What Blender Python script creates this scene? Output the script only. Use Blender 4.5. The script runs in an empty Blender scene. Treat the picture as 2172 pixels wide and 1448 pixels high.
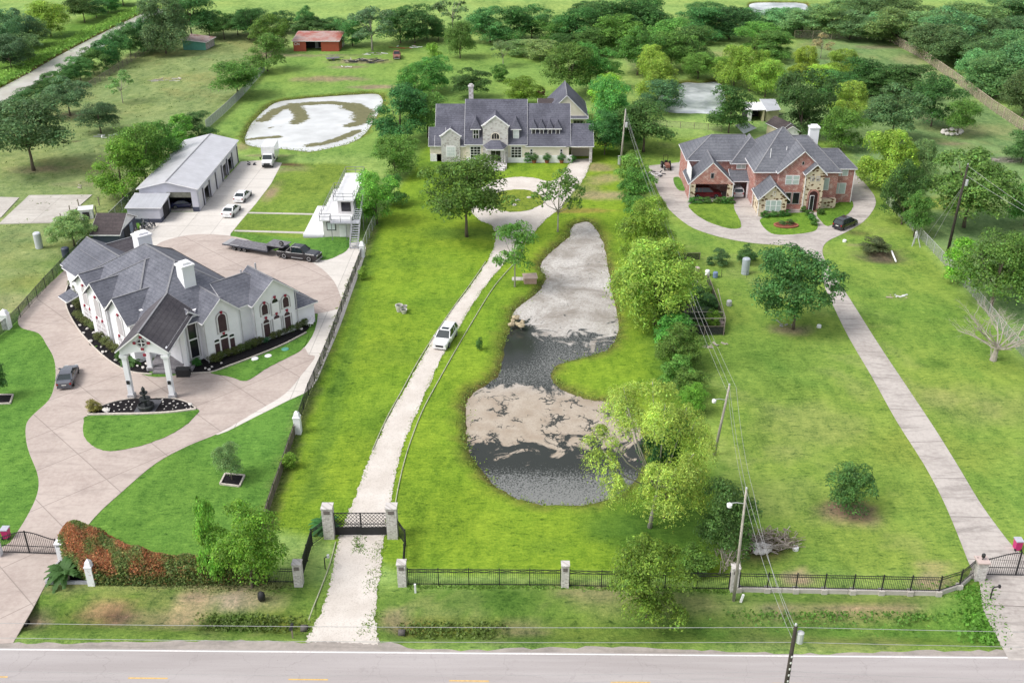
import bpy, bmesh, math, random
import numpy as np
from mathutils import Vector, Matrix
R = math.radians
# ------------------------------------------------------------------ camera
H, TH, FPX, PSI = 59.2, R(27.4), 2219.0, R(0.55)
SC = bpy.context.scene
COL = SC.collection
cam_d = bpy.data.cameras.new("camera"); cam = bpy.data.objects.new("camera", cam_d); COL.objects.link(cam)
cam_d.sensor_width = 36.0; cam_d.lens = 36.0 * FPX / 2172.0
cam_d.clip_start = 1.0; cam_d.clip_end = 9000.0
cam.location = (0, 0, H); cam.rotation_euler = (R(90) - TH, 0, PSI)
SC.camera = cam
# ------------------------------------------------------------------ sky and sun
SUN_EL, SUN_AZ = R(52), R(-112)          # azimuth clockwise from +Y: the light comes from the left
w = bpy.data.worlds.new("World"); SC.world = w; w.use_nodes = True
nt = w.node_tree; bg = nt.nodes["Background"]
sky = nt.nodes.new("ShaderNodeTexSky"); sky.sky_type = 'NISHITA'; sky.sun_disc = False
sky.sun_elevation = SUN_EL; sky.sun_rotation = SUN_AZ; sky.air_density = 1.0; sky.dust_density = 3.0; sky.ozone_density = 1.0
hs = nt.nodes.new("ShaderNodeHueSaturation"); hs.inputs["Saturation"].default_value = 0.30   # thin bright overcast
nt.links.new(sky.outputs[0], hs.inputs["Color"]); nt.links.new(hs.outputs[0], bg.inputs["Color"])
bg.inputs["Strength"].default_value = 0.15
sun_d = bpy.data.lights.new("sun", 'SUN'); sun_d.energy = 1.5; sun_d.angle = R(24); sun_d.color = (1.0, 0.96, 0.90)
sun = bpy.data.objects.new("sun", sun_d); COL.objects.link(sun)
sd = Vector((math.sin(SUN_AZ) * math.cos(SUN_EL), math.cos(SUN_AZ) * math.cos(SUN_EL), math.sin(SUN_EL)))
sun.rotation_euler = (-sd).to_track_quat('-Z', 'Y').to_euler(); sun.location = (0, 0, 200)
SC.view_settings.view_transform = 'Standard'; SC.view_settings.look = 'None'
SC.view_settings.exposure = 0.66; SC.view_settings.gamma = 1.0
SC.render.engine = 'CYCLES'
SC.cycles.max_bounces = 5; SC.cycles.diffuse_bounces = 3; SC.cycles.glossy_bounces = 2
SC.cycles.transmission_bounces = 3; SC.cycles.transparent_max_bounces = 6; SC.cycles.use_denoising = True
# ------------------------------------------------------------------ from a point of the photograph to the ground
def G(px, py, z=0.0):
    u = px - 1086.0; v = py - 724.0
    d = FPX * math.sin(TH) + v * math.cos(TH); fw = FPX * math.cos(TH) - v * math.sin(TH)
    t = (H - z) / d; r = u * t; y = fw * t
    c, s = math.cos(PSI), math.sin(PSI)
    return (r * c - y * s, r * s + y * c)
def PX(x, y, z=0.0):
    c, s = math.cos(PSI), math.sin(PSI)
    r = x * c + y * s; f = -x * s + y * c; h = z - H
    dep = f * math.cos(TH) - h * math.sin(TH); up = f * math.sin(TH) + h * math.cos(TH)
    return (1086 + FPX * r / dep, 724 - FPX * up / dep)
def HT(px, pb, pt):
    x, y = G(px, pb); lo, hi = 0.0, 45.0
    for _ in range(40):
        m = (lo + hi) / 2
        if PX(x, y, m)[1] > pt: lo = m
        else: hi = m
    return lo
def WID(px, py, wpx):                    # metres across for a width in photo pixels at a ground point
    return G(px + wpx / 2, py)[0] - G(px - wpx / 2, py)[0]
def GL(pts, z=0.0): return [G(a, b, z) for a, b in pts]
def smooth(pts, n=5, closed=True):       # Catmull-Rom through the points
    P = [Vector(p) for p in pts]; N = len(P); out = []
    rng = range(N) if closed else range(N - 1)
    for i in rng:
        if closed: p0, p1, p2, p3 = P[i - 1], P[i], P[(i + 1) % N], P[(i + 2) % N]
        else: p0, p1, p2, p3 = P[max(i - 1, 0)], P[i], P[i + 1], P[min(i + 2, N - 1)]
        for k in range(n):
            t = k / n
            out.append(0.5 * ((2 * p1) + (p2 - p0) * t + (2 * p0 - 5 * p1 + 4 * p2 - p3) * t * t + (3 * p1 - p0 - 3 * p2 + p3) * t ** 3))
    if not closed: out.append(P[-1])
    return [tuple(p) for p in out]
# ------------------------------------------------------------------ materials
MATS = {}
def ramp(nt, fac, stops, interp='LINEAR'):
    r = nt.nodes.new("ShaderNodeValToRGB"); cr = r.color_ramp; cr.interpolation = interp
    while len(cr.elements) < len(stops): cr.elements.new(0.5)
    for e, (p, c) in zip(cr.elements, stops):
        e.position = p; e.color = (*c, 1.0) if len(c) == 3 else c
    nt.links.new(fac, r.inputs[0]); return r.outputs[0]
def noise(nt, vec, scale, detail=3.0, rough=0.55, dist=0.0):
    n = nt.nodes.new("ShaderNodeTexNoise"); n.inputs["Scale"].default_value = scale
    n.inputs["Detail"].default_value = detail; n.inputs["Roughness"].default_value = rough; n.inputs["Distortion"].default_value = dist
    if vec is not None: nt.links.new(vec, n.inputs["Vector"])
    return n.outputs["Fac"]
def mixc(nt, fac, a, b, mode='MIX'):
    m = nt.nodes.new("ShaderNodeMix"); m.data_type = 'RGBA'; m.blend_type = mode; m.clamp_factor = True
    for sock, val in ((m.inputs[0], fac), (m.inputs[6], a), (m.inputs[7], b)):
        if isinstance(val, (int, float)): sock.default_value = val
        elif isinstance(val, tuple): sock.default_value = (*val, 1.0)
        else: nt.links.new(val, sock)
    return m.outputs[2]
def maths(nt, op, a, b=None, c=None):
    m = nt.nodes.new("ShaderNodeMath"); m.operation = op
    for i, v in enumerate((a, b, c)):
        if v is None: continue
        if isinstance(v, (int, float)): m.inputs[i].default_value = v
        else: nt.links.new(v, m.inputs[i])
    return m.outputs[0]
def geo_pos(nt):
    return nt.nodes.new("ShaderNodeNewGeometry").outputs["Position"]
def new_mat(name, rough=0.8, spec=0.3, metal=0.0):
    m = bpy.data.materials.new(name); m.use_nodes = True; MATS[name] = m
    b = m.node_tree.nodes["Principled BSDF"]
    b.inputs["Roughness"].default_value = rough; b.inputs["Metallic"].default_value = metal
    b.inputs["Specular IOR Level"].default_value = spec
    return m, m.node_tree, b
def bump(nt, b, h, strength=0.3, dist=0.1):
    n = nt.nodes.new("ShaderNodeBump"); n.inputs["Strength"].default_value = strength; n.inputs["Distance"].default_value = dist
    nt.links.new(h, n.inputs["Height"]); nt.links.new(n.outputs[0], b.inputs["Normal"])
def plain(name, c, rough=0.7, var=0.12, scale=3.0, spec=0.3, metal=0.0, dirt=None):
    m, nt, b = new_mat(name, rough, spec, metal)
    tc = nt.nodes.new("ShaderNodeTexCoord").outputs["Object"]
    n = noise(nt, tc, scale, 4.0, 0.6)
    lo = tuple(max(0.0, v * (1 - var)) for v in c); hi = tuple(min(1.0, v * (1 + var)) for v in c)
    col = ramp(nt, n, [(0.3, lo), (0.7, hi)])
    if dirt:
        n2 = noise(nt, tc, dirt[1], 5.0, 0.65)
        col = mixc(nt, ramp(nt, n2, [(dirt[2], (0, 0, 0)), (dirt[2] + 0.2, (1, 1, 1))]), col, dirt[0])
    nt.links.new(col, b.inputs["Base Color"]); return m
# ------------------------------------------------------------------ objects
def label(o, lab=None, cat=None, group=None, kind=None):
    if lab: o["label"] = lab
    if cat: o["category"] = cat
    if group: o["group"] = group
    if kind: o["kind"] = kind
    return o
def thing(name, lab, cat, loc=(0, 0, 0), rz=0.0, group=None):
    o = bpy.data.objects.new(name, None); COL.objects.link(o); o.empty_display_size = 0.3
    o.location = loc; o.rotation_euler = (0, 0, rz)
    return label(o, lab, cat, group)
def copy_tree(o, parent=None):
    c = o.copy(); COL.objects.link(c)
    if parent is not None: c.parent = parent
    for ch in o.children: copy_tree(ch, c)
    return c
class MB:
    def __init__(s): s.v = []; s.f = []; s.mi = []
    def add(s, vs, fs, m=0):
        o = len(s.v); s.v += [tuple(p) for p in vs]; s.f += [tuple(i + o for i in f) for f in fs]; s.mi += [m] * len(fs); return s
    def poly(s, pts, m=0): return s.add(pts, [tuple(range(len(pts)))], m)
    def box(s, x0, y0, z0, x1, y1, z1, m=0):
        return s.add([(x0, y0, z0), (x1, y0, z0), (x1, y1, z0), (x0, y1, z0), (x0, y0, z1), (x1, y0, z1), (x1, y1, z1), (x0, y1, z1)],
                     [(0, 3, 2, 1), (4, 5, 6, 7), (0, 1, 5, 4), (1, 2, 6, 5), (2, 3, 7, 6), (3, 0, 4, 7)], m)
    def obox(s, cx, cy, z0, sx, sy, h, ang=0.0, m=0, taper=1.0):
        c, n = math.cos(ang), math.sin(ang); vs = []
        for z, k in ((z0, 1.0), (z0 + h, taper)):
            for ux, uy in ((-1, -1), (1, -1), (1, 1), (-1, 1)):
                a, b = ux * sx / 2 * k, uy * sy / 2 * k; vs.append((cx + a * c - b * n, cy + a * n + b * c, z))
        return s.add(vs, [(0, 3, 2, 1), (4, 5, 6, 7), (0, 1, 5, 4), (1, 2, 6, 5), (2, 3, 7, 6), (3, 0, 4, 7)], m)
    def prism(s, pts, z0, z1, m=0):
        n = len(pts); vs = [(p[0], p[1], z0) for p in pts] + [(p[0], p[1], z1) for p in pts]
        fs = [tuple(range(n - 1, -1, -1)), tuple(range(n, 2 * n))] + [(i, (i + 1) % n, n + (i + 1) % n, n + i) for i in range(n)]
        return s.add(vs, fs, m)
    def beam(s, p, q, wd=0.1, ht=None, m=0):
        p, q = Vector(p), Vector(q); d = (q - p)
        if d.length < 1e-6: return s
        d.normalize(); up = Vector((0, 0, 1)) if abs(d.z) < 0.95 else Vector((0, 1, 0))
        a = d.cross(up).normalized() * (wd / 2); b = a.cross(d).normalized() * ((ht or wd) / 2)
        vs = [p - a - b, p + a - b, p + a + b, p - a + b, q - a - b, q + a - b, q + a + b, q - a + b]
        return s.add(vs, [(0, 1, 2, 3), (7, 6, 5, 4), (0, 4, 5, 1), (1, 5, 6, 2), (2, 6, 7, 3), (3, 7, 4, 0)], m)
    def tube(s, path, rad, n=6, m=0, cap=True):
        P = [Vector(p) for p in path]; N = len(P); rs = rad if isinstance(rad, (list, tuple)) else [rad] * N
        vs = []; prev = None
        for i in range(N):
            d = (P[min(i + 1, N - 1)] - P[max(i - 1, 0)])
            d = d.normalized() if d.length > 1e-9 else Vector((0, 0, 1))
            if prev is None:
                up = Vector((1, 0, 0)) if abs(d.x) < 0.8 else Vector((0, 1, 0)); a = d.cross(up).normalized()
            else:
                a = prev - d * prev.dot(d); a = a.normalized() if a.length > 1e-6 else d.orthogonal().normalized()
            prev = a; b = d.cross(a)
            for k in range(n):
                t = 2 * math.pi * k / n; vs.append(P[i] + (a * math.cos(t) + b * math.sin(t)) * rs[i])
        fs = [(i * n + k, i * n + (k + 1) % n, (i + 1) * n + (k + 1) % n, (i + 1) * n + k) for i in range(N - 1) for k in range(n)]
        if cap: fs += [tuple(range(n - 1, -1, -1)), tuple(range((N - 1) * n, N * n))]
        return s.add(vs, fs, m)
    def lathe(s, prof, cx=0, cy=0, n=12, m=0, sx=1.0, sy=1.0):
        vs = []
        for r, z in prof:
            for k in range(n):
                t = 2 * math.pi * k / n; vs.append((cx + r * math.cos(t) * sx, cy + r * math.sin(t) * sy, z))
        N = len(prof)
        fs = [(i * n + k, i * n + (k + 1) % n, (i + 1) * n + (k + 1) % n, (i + 1) * n + k) for i in range(N - 1) for k in range(n)]
        fs += [tuple(range(n - 1, -1, -1)), tuple(range((N - 1) * n, N * n))]
        return s.add(vs, fs, m)
    def lump(s, cx, cy, cz, rx, ry, rz, rnd, n=9, k=6, rough=0.12, m=0):      # a rounded irregular stone or bush core
        vs = []; ph = [rnd.uniform(0, 6.28) for _ in range(4)]
        for i in range(k + 1):
            a = math.pi * i / k
            for j in range(n):
                t = 2 * math.pi * j / n; q = 1 + rough * (math.sin(2 * t + ph[0] + 2 * a) + 0.6 * math.sin(3 * t + ph[1] - 3 * a) + rnd.uniform(-.4, .4))
                vs.append((cx + rx * q * math.sin(a) * math.cos(t), cy + ry * q * math.sin(a) * math.sin(t), cz + rz * q * math.cos(a)))
        fs = [(i * n + j, (i + 1) * n + j, (i + 1) * n + (j + 1) % n, i * n + (j + 1) % n) for i in range(k) for j in range(n)]
        return s.add(vs, fs, m)
    def build(s, name, mat, parent=None, smooth=False, recalc=True):
        me = bpy.data.meshes.new(name)
        ox, oy, oz = (0, 0, 0)
        if parent is not None:
            q = parent
            while q is not None: ox += q.location.x; oy += q.location.y; oz += q.location.z; q = q.parent
        me.from_pydata([(a - ox, b - oy, c - oz) for a, b, c in s.v], [], s.f)
        for mm in (mat if isinstance(mat, (list, tuple)) else [mat]): me.materials.append(mm)
        if isinstance(mat, (list, tuple)): me.polygons.foreach_set("material_index", s.mi)
        if recalc:
            bm = bmesh.new(); bm.from_mesh(me); bmesh.ops.recalc_face_normals(bm, faces=bm.faces[:]); bm.to_mesh(me); bm.free()
        if smooth: me.polygons.foreach_set("use_smooth", [True] * len(me.polygons))
        me.update()
        o = bpy.data.objects.new(name, me); COL.objects.link(o)
        if parent is not None: o.parent = parent
        return o
def rebase(o):                          # a thing that is one mesh: put its origin at its base
    me = o.data; c = [v.co for v in me.vertices]
    x = sum(p.x for p in c) / len(c); y = sum(p.y for p in c) / len(c); z = min(p.z for p in c)
    me.transform(Matrix.Translation((-x, -y, -z))); o.location = (x, y, z); return o
# ================================================================== GROUND
POND_MAIN = smooth(GL([(1230,468),(1213,476),(1208,496),(1184,516),(1163,534),(1150,550),(1148,568),(1158,582),(1154,597),(1138,615),(1106,640),(1092,652),(1085,670),(1083,690),(1074,715),(1065,755),(1058,785),(1038,806),(1005,826),(990,846),(988,880),(990,920),(993,945),(1010,975),(1030,1000),(1060,1030),(1100,1050),(1150,1062),(1210,1065),(1260,1060),(1312,1042),(1342,1020),(1360,990),(1366,950),(1358,900),(1335,862),(1300,848),(1250,841),(1215,829),(1185,815),(1170,796),(1175,776),(1195,763),(1240,752),(1280,740),(1300,725),(1311,700),(1311,670),(1305,640),(1298,610),(1291,570),(1285,530),(1275,500),(1263,480),(1250,466)]), 4)
POND_WEST = smooth(GL([(521,300),(521,280),(536,255),(560,231),(590,213),(640,206),(700,201),(760,197),(802,197),(812,215),(800,240),(780,272),(750,297),(700,311),(655,319),(600,313),(548,310)]), 5)
POND_EAST = smooth(GL([(1434,180),(1455,172),(1490,173),(1522,171),(1535,185),(1540,215),(1530,238),(1480,238),(1420,236),(1390,222),(1405,195)]), 4)
POND_FAR = smooth(GL([(1590,12),(1600,4),(1650,3),(1705,5),(1715,18),(1712,32),(1660,33),(1610,30)]), 4)
CANAL = GL([(-60,212),(0,183),(60,151),(120,116),(180,85),(230,60),(270,40),(330,12),(350,22),(300,50),(235,88),(160,130),(80,176),(0,226),(-60,262)])
WATERS = [(POND_MAIN, -0.40), (POND_WEST, -0.40), (POND_EAST, -0.40), (POND_FAR, -0.40), (CANAL, -0.50)]

WHITE_LOT = GL([(-400,1230),(-60,1236),(200,1238),(556,1238),(560,1118),(632,905),(660,830),(740,600),(775,520),(480,490),(430,300),(150,545),(0,705),(-300,900)])
BACK_COURT = GL([(470,520),(487,495),(600,345),(740,350),(700,470),(640,560),(540,540)])
MID_LOT = GL([(560,1120),(690,1140),(850,1215),(1550,1225),(1480,860),(1400,560),(1330,340),(1300,300),(910,300),(800,470),(740,640),(632,905)])
MID_BACK = GL([(440,290),(560,150),(620,110),(940,90),(1180,100),(1230,210),(1260,330),(900,340),(820,330),(520,330)])
EAST_LOT = GL([(1480,860),(1555,1225),(2050,1225),(2600,1300),(2700,1100),(2172,770),(1900,440),(1780,300),(1330,290),(1400,560)])
EAST_YARD = GL([(1600,300),(1700,80),(1880,85),(2200,290),(2500,520),(2250,800),(1900,440)])
VERGE = GL([(-500,1350),(-500,1235),(40,1240),(640,1240),(850,1240),(1550,1250),(2020,1262),(2070,1230),(2700,1300),(2700,1395)])
LAWN_FRONT_WEST = GL([(200,1100),(330,985),(520,900),(656,830),(630,905),(560,1115),(380,1175)])

def sdist(poly, X, Y):                   # signed distance to a polygon, negative inside
    d = np.full(X.shape, 1e18); ins = np.zeros(X.shape, bool)
    n = len(poly)
    for i in range(n):
        x0, y0 = poly[i][0], poly[i][1]; x1, y1 = poly[(i + 1) % n][0], poly[(i + 1) % n][1]
        ex, ey = x1 - x0, y1 - y0; L = ex * ex + ey * ey + 1e-12
        t = np.clip(((X - x0) * ex + (Y - y0) * ey) / L, 0, 1)
        d = np.minimum(d, (X - x0 - t * ex) ** 2 + (Y - y0 - t * ey) ** 2)
        c = (y0 > Y) != (y1 > Y)
        xi = x0 + (Y - y0) * ex / (ey if abs(ey) > 1e-12 else 1e-12)
        ins ^= c & (X < xi)
    d = np.sqrt(d); return np.where(ins, -d, d)
def ldist(line, X, Y):
    d = np.full(X.shape, 1e18)
    for (x0, y0), (x1, y1) in zip(line[:-1], line[1:]):
        ex, ey = x1 - x0, y1 - y0; L = ex * ex + ey * ey + 1e-12
        t = np.clip(((X - x0) * ex + (Y - y0) * ey) / L, 0, 1)
        d = np.minimum(d, (X - x0 - t * ex) ** 2 + (Y - y0 - t * ey) ** 2)
    return np.sqrt(d)
def sst(a, b, x):
    t = np.clip((x - a) / (b - a), 0, 1); return t * t * (3 - 2 * t)
_rs = np.random.RandomState(5)
_W = [(_rs.uniform(-1, 1, 2), _rs.uniform(0, 6.28)) for _ in range(48)]
def wob(X, Y, s):                        # cheap smooth pseudo noise, about -1..1
    o = np.zeros(X.shape)
    for k in range(12):
        (a, b), p = _W[k + (12 if s < 3 else 0)]
        f = (0.6 + 0.25 * k) * 2.2 / s
        o += np.sin((X * a + Y * b) * f + p + 0.7 * np.sin((X * b - Y * a) * f * 0.7 + p))
    return o / 4.5
# (colour, polygon, softness in metres)
C_FAR = (.205, .315, .085); C_PAST = (.190, .250, .095); C_LAWN = (.092, .205, .034); C_MID = (.156, .256, .022)
C_BACK = (.158, .265, .058); C_EAST = (.162, .255, .046); C_YARD = (.145, .235, .085); C_VERGE = (.115, .195, .036)
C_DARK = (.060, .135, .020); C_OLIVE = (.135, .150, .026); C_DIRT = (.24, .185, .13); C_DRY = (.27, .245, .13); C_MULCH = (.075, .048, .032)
PASTURE = GL([(-700,900),(0,705),(150,545),(275,440),(445,265),(560,150),(640,60),(420,40),(350,80),(0,240),(-700,480)])
CANALBANK = GL([(-400,330),(0,180),(120,112),(300,25),(270,0),(230,5),(120,62),(0,132),(-400,270)])
BLOBS = [  # px, py, rx m, ry m, colour, strength: ground patches, plus tree and bush shade painted in dark green
    (700,168,9,3.0,C_DIRT,.8),(795,185,6,2.0,C_DIRT,.9),(770,130,9,3.0,C_DIRT,.7),(640,118,14,2.5,C_DIRT,.7),(735,143,5,1.6,C_DIRT,.8),(560,120,3,6,C_DIRT,.5),
    (355,168,4.5,2.0,C_DRY,.6),(160,300,1.2,.8,C_MULCH,.8),(75,360,6,2.5,C_DIRT,.6),(150,245,3,2,C_DIRT,.6),
    (1275,415,6.0,2.2,C_DRY,.95),(1285,380,4.0,3.0,C_DRY,.8),(1270,355,3.5,3.0,C_DIRT,.7),(1240,400,3,3,C_DRY,.5),
    (1215,447,7,1.2,(.25,.17,.06),.7),(1210,440,2,2,C_OLIVE,.6),
    (1795,1080,3.0,1.9,C_MULCH,.95),(1795,1090,3.6,2.2,C_DIRT,.6),(1680,700,3.4,1.8,C_DIRT,.8),(1985,770,2.5,1.6,C_DARK,.6),
    (1625,1155,3.4,2.6,C_MULCH,.9),(1870,540,4.6,3.6,(.10,.085,.06),.98),(1815,520,2,1,C_DIRT,.5),
    (1820,495,2.5,1.2,C_MULCH,.6),(1905,628,2.2,1.4,C_DRY,.3),(2130,340,4.5,2.2,(.14,.13,.11),.85),(2020,305,4,1.6,C_DIRT,.6),
    (2070,275,10,5,C_DRY,.35),(1990,430,10,4,(.22,.27,.03),.6),(1970,250,6,2.5,C_DIRT,.5),(1880,100,9,2.5,C_DIRT,.6),(1930,130,5,6,C_DRY,.5),(2000,160,6,8,C_DRY,.4),
    (1560,120,8,8,C_DRY,.55),(1410,170,3,16,(.10,.14,.05),.9),(1350,130,3,16,(.11,.14,.06),.8),(1320,250,5,20,C_DARK,.5),
    (230,1285,2.6,1.3,(.23,.16,.09),.9),(245,1297,1.8,.8,C_MULCH,.9),(400,1280,2.2,2.2,C_DRY,.95),(420,1262,2.0,1.2,C_DIRT,.8),(395,1300,1.6,1.2,C_DRY,.9),(330,1300,4,1.2,C_DIRT,.45),
    (490,1268,2.4,1.2,(.32,.27,.2),.95),(470,1240,5,1.0,C_DIRT,.7),(300,1231,9,0.55,(.26,.18,.13),.85),(130,1243,3.5,.6,C_DRY,.7),
    (560,1275,2.2,1.0,C_DRY,.6),(455,1312,2.0,.9,C_MULCH,.9),(520,1312,4.5,1.2,C_DARK,.85),(590,1310,3,1.2,C_OLIVE,.7),(66,1305,1.6,1.0,(.22,.17,.12),.9),
    (840,1312,1.6,1.4,(.34,.25,.17),.75),(880,1320,1.6,.8,C_MULCH,.9),(960,1318,7,1.0,C_OLIVE,.7),(1010,1270,5,2,C_DARK,.55),(1160,1275,6,2,C_DARK,.35),
    (1360,1270,7,1.6,C_DRY,.3),(1280,1250,4,1.4,C_DIRT,.4),(1105,1320,3,.6,C_DIRT,.5),(1500,1280,5,1.5,C_DRY,.25),
    (1650,1288,2.2,.9,C_DIRT,.7),(1830,1290,4.5,.9,C_DIRT,.65),(1960,1280,4,1.3,C_DIRT,.45),(1750,1290,5,1,C_DIRT,.4),(1690,1228,1.7,1.0,(.33,.26,.19),.9),(1975,1235,1.7,1.0,(.33,.26,.19),.8),(1980,1200,2,1,C_DRY,.6),(1700,1210,1,.6,C_DRY,.7),
    (2050,1300,3.5,3.0,C_LAWN,.9),(1850,1325,16,1.2,C_LAWN,.8),(1700,1270,10,1.2,C_DARK,.6),
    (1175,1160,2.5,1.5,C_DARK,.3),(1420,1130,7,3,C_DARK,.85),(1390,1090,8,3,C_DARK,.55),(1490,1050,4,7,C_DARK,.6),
    (990,495,7,3.0,C_DARK,.65),(1090,600,3,1.5,C_DARK,.3),(890,270,10,10,C_DARK,.7),(860,330,6,6,C_DARK,.6),(930,350,11,2,C_DARK,.6),  # includes shade painted in under the large broad tree
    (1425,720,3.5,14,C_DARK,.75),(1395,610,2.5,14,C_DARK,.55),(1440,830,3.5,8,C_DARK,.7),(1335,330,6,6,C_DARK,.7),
    (1610,760,9,5,C_DARK,.4),(1660,830,6,4,C_DARK,.25),(1860,1030,3,2.5,C_DARK,.45),(1720,900,7,5,C_DRY,.22),(1640,1060,6,4,C_DRY,.15),  # includes shade painted in beside the round bush
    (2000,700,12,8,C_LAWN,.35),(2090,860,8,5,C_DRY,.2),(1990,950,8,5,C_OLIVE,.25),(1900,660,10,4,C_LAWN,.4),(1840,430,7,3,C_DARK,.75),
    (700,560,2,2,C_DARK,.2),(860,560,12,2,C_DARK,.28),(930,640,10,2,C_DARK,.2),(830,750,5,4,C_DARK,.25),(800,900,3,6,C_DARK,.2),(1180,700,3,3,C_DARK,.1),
    (605,350,4.2,1.4,(.11,.065,.04),.98),(600,360,6,2.4,C_DIRT,.5),(575,410,1.5,6,C_DIRT,.8),(560,330,6,1,C_DIRT,.7),(515,310,2,4,C_DIRT,.6),
    (60,600,9,4,C_OLIVE,.5),(90,560,8,2.5,C_DARK,.35),(40,640,6,3,C_DRY,.35),(200,390,9,2,C_DIRT,.35),(100,520,6,2,C_OLIVE,.3)]
DITCH_W = GL([(66,1306),(240,1304),(400,1306),(640,1316)]); DITCH_E = GL([(862,1326),(1200,1326),(1600,1324),(2088,1330)])
SWALE = GL([(800,470),(770,590),(748,700),(715,820),(690,930),(660,1050)])
FENCE_MID = GL([(560,1118),(632,905),(660,830),(740,600),(790,485)])
def ground_colour(X, Y):
    n = wob(X, Y, 7.0); n2 = wob(X, Y, 1.6); q = 0.45 * n + 0.25 * n2
    C = np.empty(X.shape + (3,)); C[...] = C_FAR
    def lay(mask, c): C[...] = C * (1 - mask[..., None]) + np.array(c) * mask[..., None]
    def area(poly, c, soft=0.8, jag=0.8, k=1.0): lay(sst(soft, -soft, sdist(poly, X, Y) + q * jag) * k, c)
    area(PASTURE, C_PAST, 3, 3); area(CANALBANK, (.10, .20, .030), 2, 2); area(EAST_YARD, C_YARD, 3, 3); area(MID_BACK, C_BACK, 3, 2)
    area(EAST_LOT, C_EAST, 1.5, 1); area(MID_LOT, C_MID, 0.8, .6); area(BACK_COURT, (.14, .22, .035), 1, 1)
    area(WHITE_LOT, C_LAWN, .6, .4); area(VERGE, C_VERGE, 1.2, 1.0)
    # patchy growth inside the lots
    east = sst(2, -2, sdist(EAST_LOT, X, Y)); lay(east * sst(.25, .9, n) * .35, C_LAWN); lay(east * sst(.3, 1.0, -n + .3 * n2) * .18, C_DRY)
    mid = sst(1, -1, sdist(MID_LOT, X, Y)); lay(mid * sst(.2, 1.0, n + .4 * n2) * .30, (.105, .215, .015))
    past = sst(2, -2, sdist(PASTURE, X, Y)); lay(past * sst(.1, .9, n2 + .3 * n) * .40, (.090, .155, .035)); lay(past * sst(.3, 1.0, -n) * .45, (.19, .20, .075))
    yard = sst(2, -2, sdist(EAST_YARD, X, Y)); lay(yard * sst(.2, .9, n) * .5, (.17, .20, .08))
    verge = sst(1, -1, sdist(VERGE, X, Y)); lay(verge * sst(.1, .9, n + .6 * n2) * .55, (.17, .19, .07)); lay(verge * sst(.2, 1.0, -n2) * .35, C_DARK)
    lay(sst(1.6, .2, ldist(SWALE, X, Y) + n2 * .5) * .55, C_DARK)
    lay(sst(1.1, .1, ldist(FENCE_MID, X, Y) + n2 * .3) * .7, (.15, .14, .07))
    for L in (DITCH_W, DITCH_E): lay(sst(1.7, .3, ldist(L, X, Y) + n2 * .4) * .55, (.075, .115, .022))
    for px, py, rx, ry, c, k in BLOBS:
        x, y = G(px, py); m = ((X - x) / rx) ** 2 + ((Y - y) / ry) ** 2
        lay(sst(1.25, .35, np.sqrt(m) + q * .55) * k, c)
    for poly, zz in WATERS:
        s = sdist(poly, X, Y); wd = 2.0 if poly is POND_MAIN else 1.5
        lay(sst(wd, .5, s + n2 * .55) * .85, (.130, .165, .026)); lay(sst(.75, -.1, s + n2 * .3), (.095, .092, .030))
    return C
def ground_z(X, Y):
    Z = np.zeros(X.shape)
    for L in (DITCH_W, DITCH_E):
        d = ldist(L, X, Y); Z = np.minimum(Z, -0.75 * sst(2.2, .5, d))
    Z -= 0.10 * sst(1.6, .2, ldist(SWALE, X, Y))
    for poly, zz in WATERS:
        Z = np.where(sdist(poly, X, Y) < 0.9, -1.8, Z)
    x, y = G(1870, 545); Z -= 0.5 * sst(1.0, .3, np.sqrt(((X - x) / 4.6) ** 2 + ((Y - y) / 3.4) ** 2))
    return Z
def axis(spans):
    out = []
    for a, b, st in spans: out += list(np.arange(a, b, st))
    return np.array(out + [spans[-1][1]])
gx = axis([(-3000, -600, 300), (-600, -260, 40), (-260, -110, 3), (-110, 112, .8), (112, 290, 3), (290, 610, 40), (610, 3010, 300)])
gy = axis([(-600, 20, 60), (20, 54, 3), (54, 216, .8), (216, 300, 1.5), (300, 480, 3), (480, 900, 40), (900, 5100, 300)])
GX, GY = np.meshgrid(gx, gy); NX, NY = len(gx), len(gy)
GC = ground_colour(GX, GY); GZ = ground_z(GX, GY)
def mesh_np(name, V, F, mat, col=None, parent=None, smooth=False):
    me = bpy.data.meshes.new(name); V = np.asarray(V, np.float32); F = np.asarray(F, np.int32); k = F.shape[1]
    me.vertices.add(len(V)); me.vertices.foreach_set("co", V.ravel())
    me.loops.add(F.size); me.loops.foreach_set("vertex_index", F.ravel())
    me.polygons.add(len(F)); me.polygons.foreach_set("loop_start", np.arange(0, F.size, k, dtype=np.int32)); me.polygons.foreach_set("loop_total", np.full(len(F), k, np.int32))
    if smooth: me.polygons.foreach_set("use_smooth", np.ones(len(F), bool))
    for m in (mat if isinstance(mat, (list, tuple)) else [mat]): me.materials.append(m)
    me.update(calc_edges=True)
    if col is not None:
        a = me.color_attributes.new("tint", 'FLOAT_COLOR', 'POINT'); a.data.foreach_set("color", np.asarray(col, np.float32).ravel())
    o = bpy.data.objects.new(name, me); COL.objects.link(o)
    if parent is not None: o.parent = parent
    return o
def rgba(C): return np.concatenate([C.reshape(-1, 3), np.ones((C.size // 3, 1))], 1)
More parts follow.
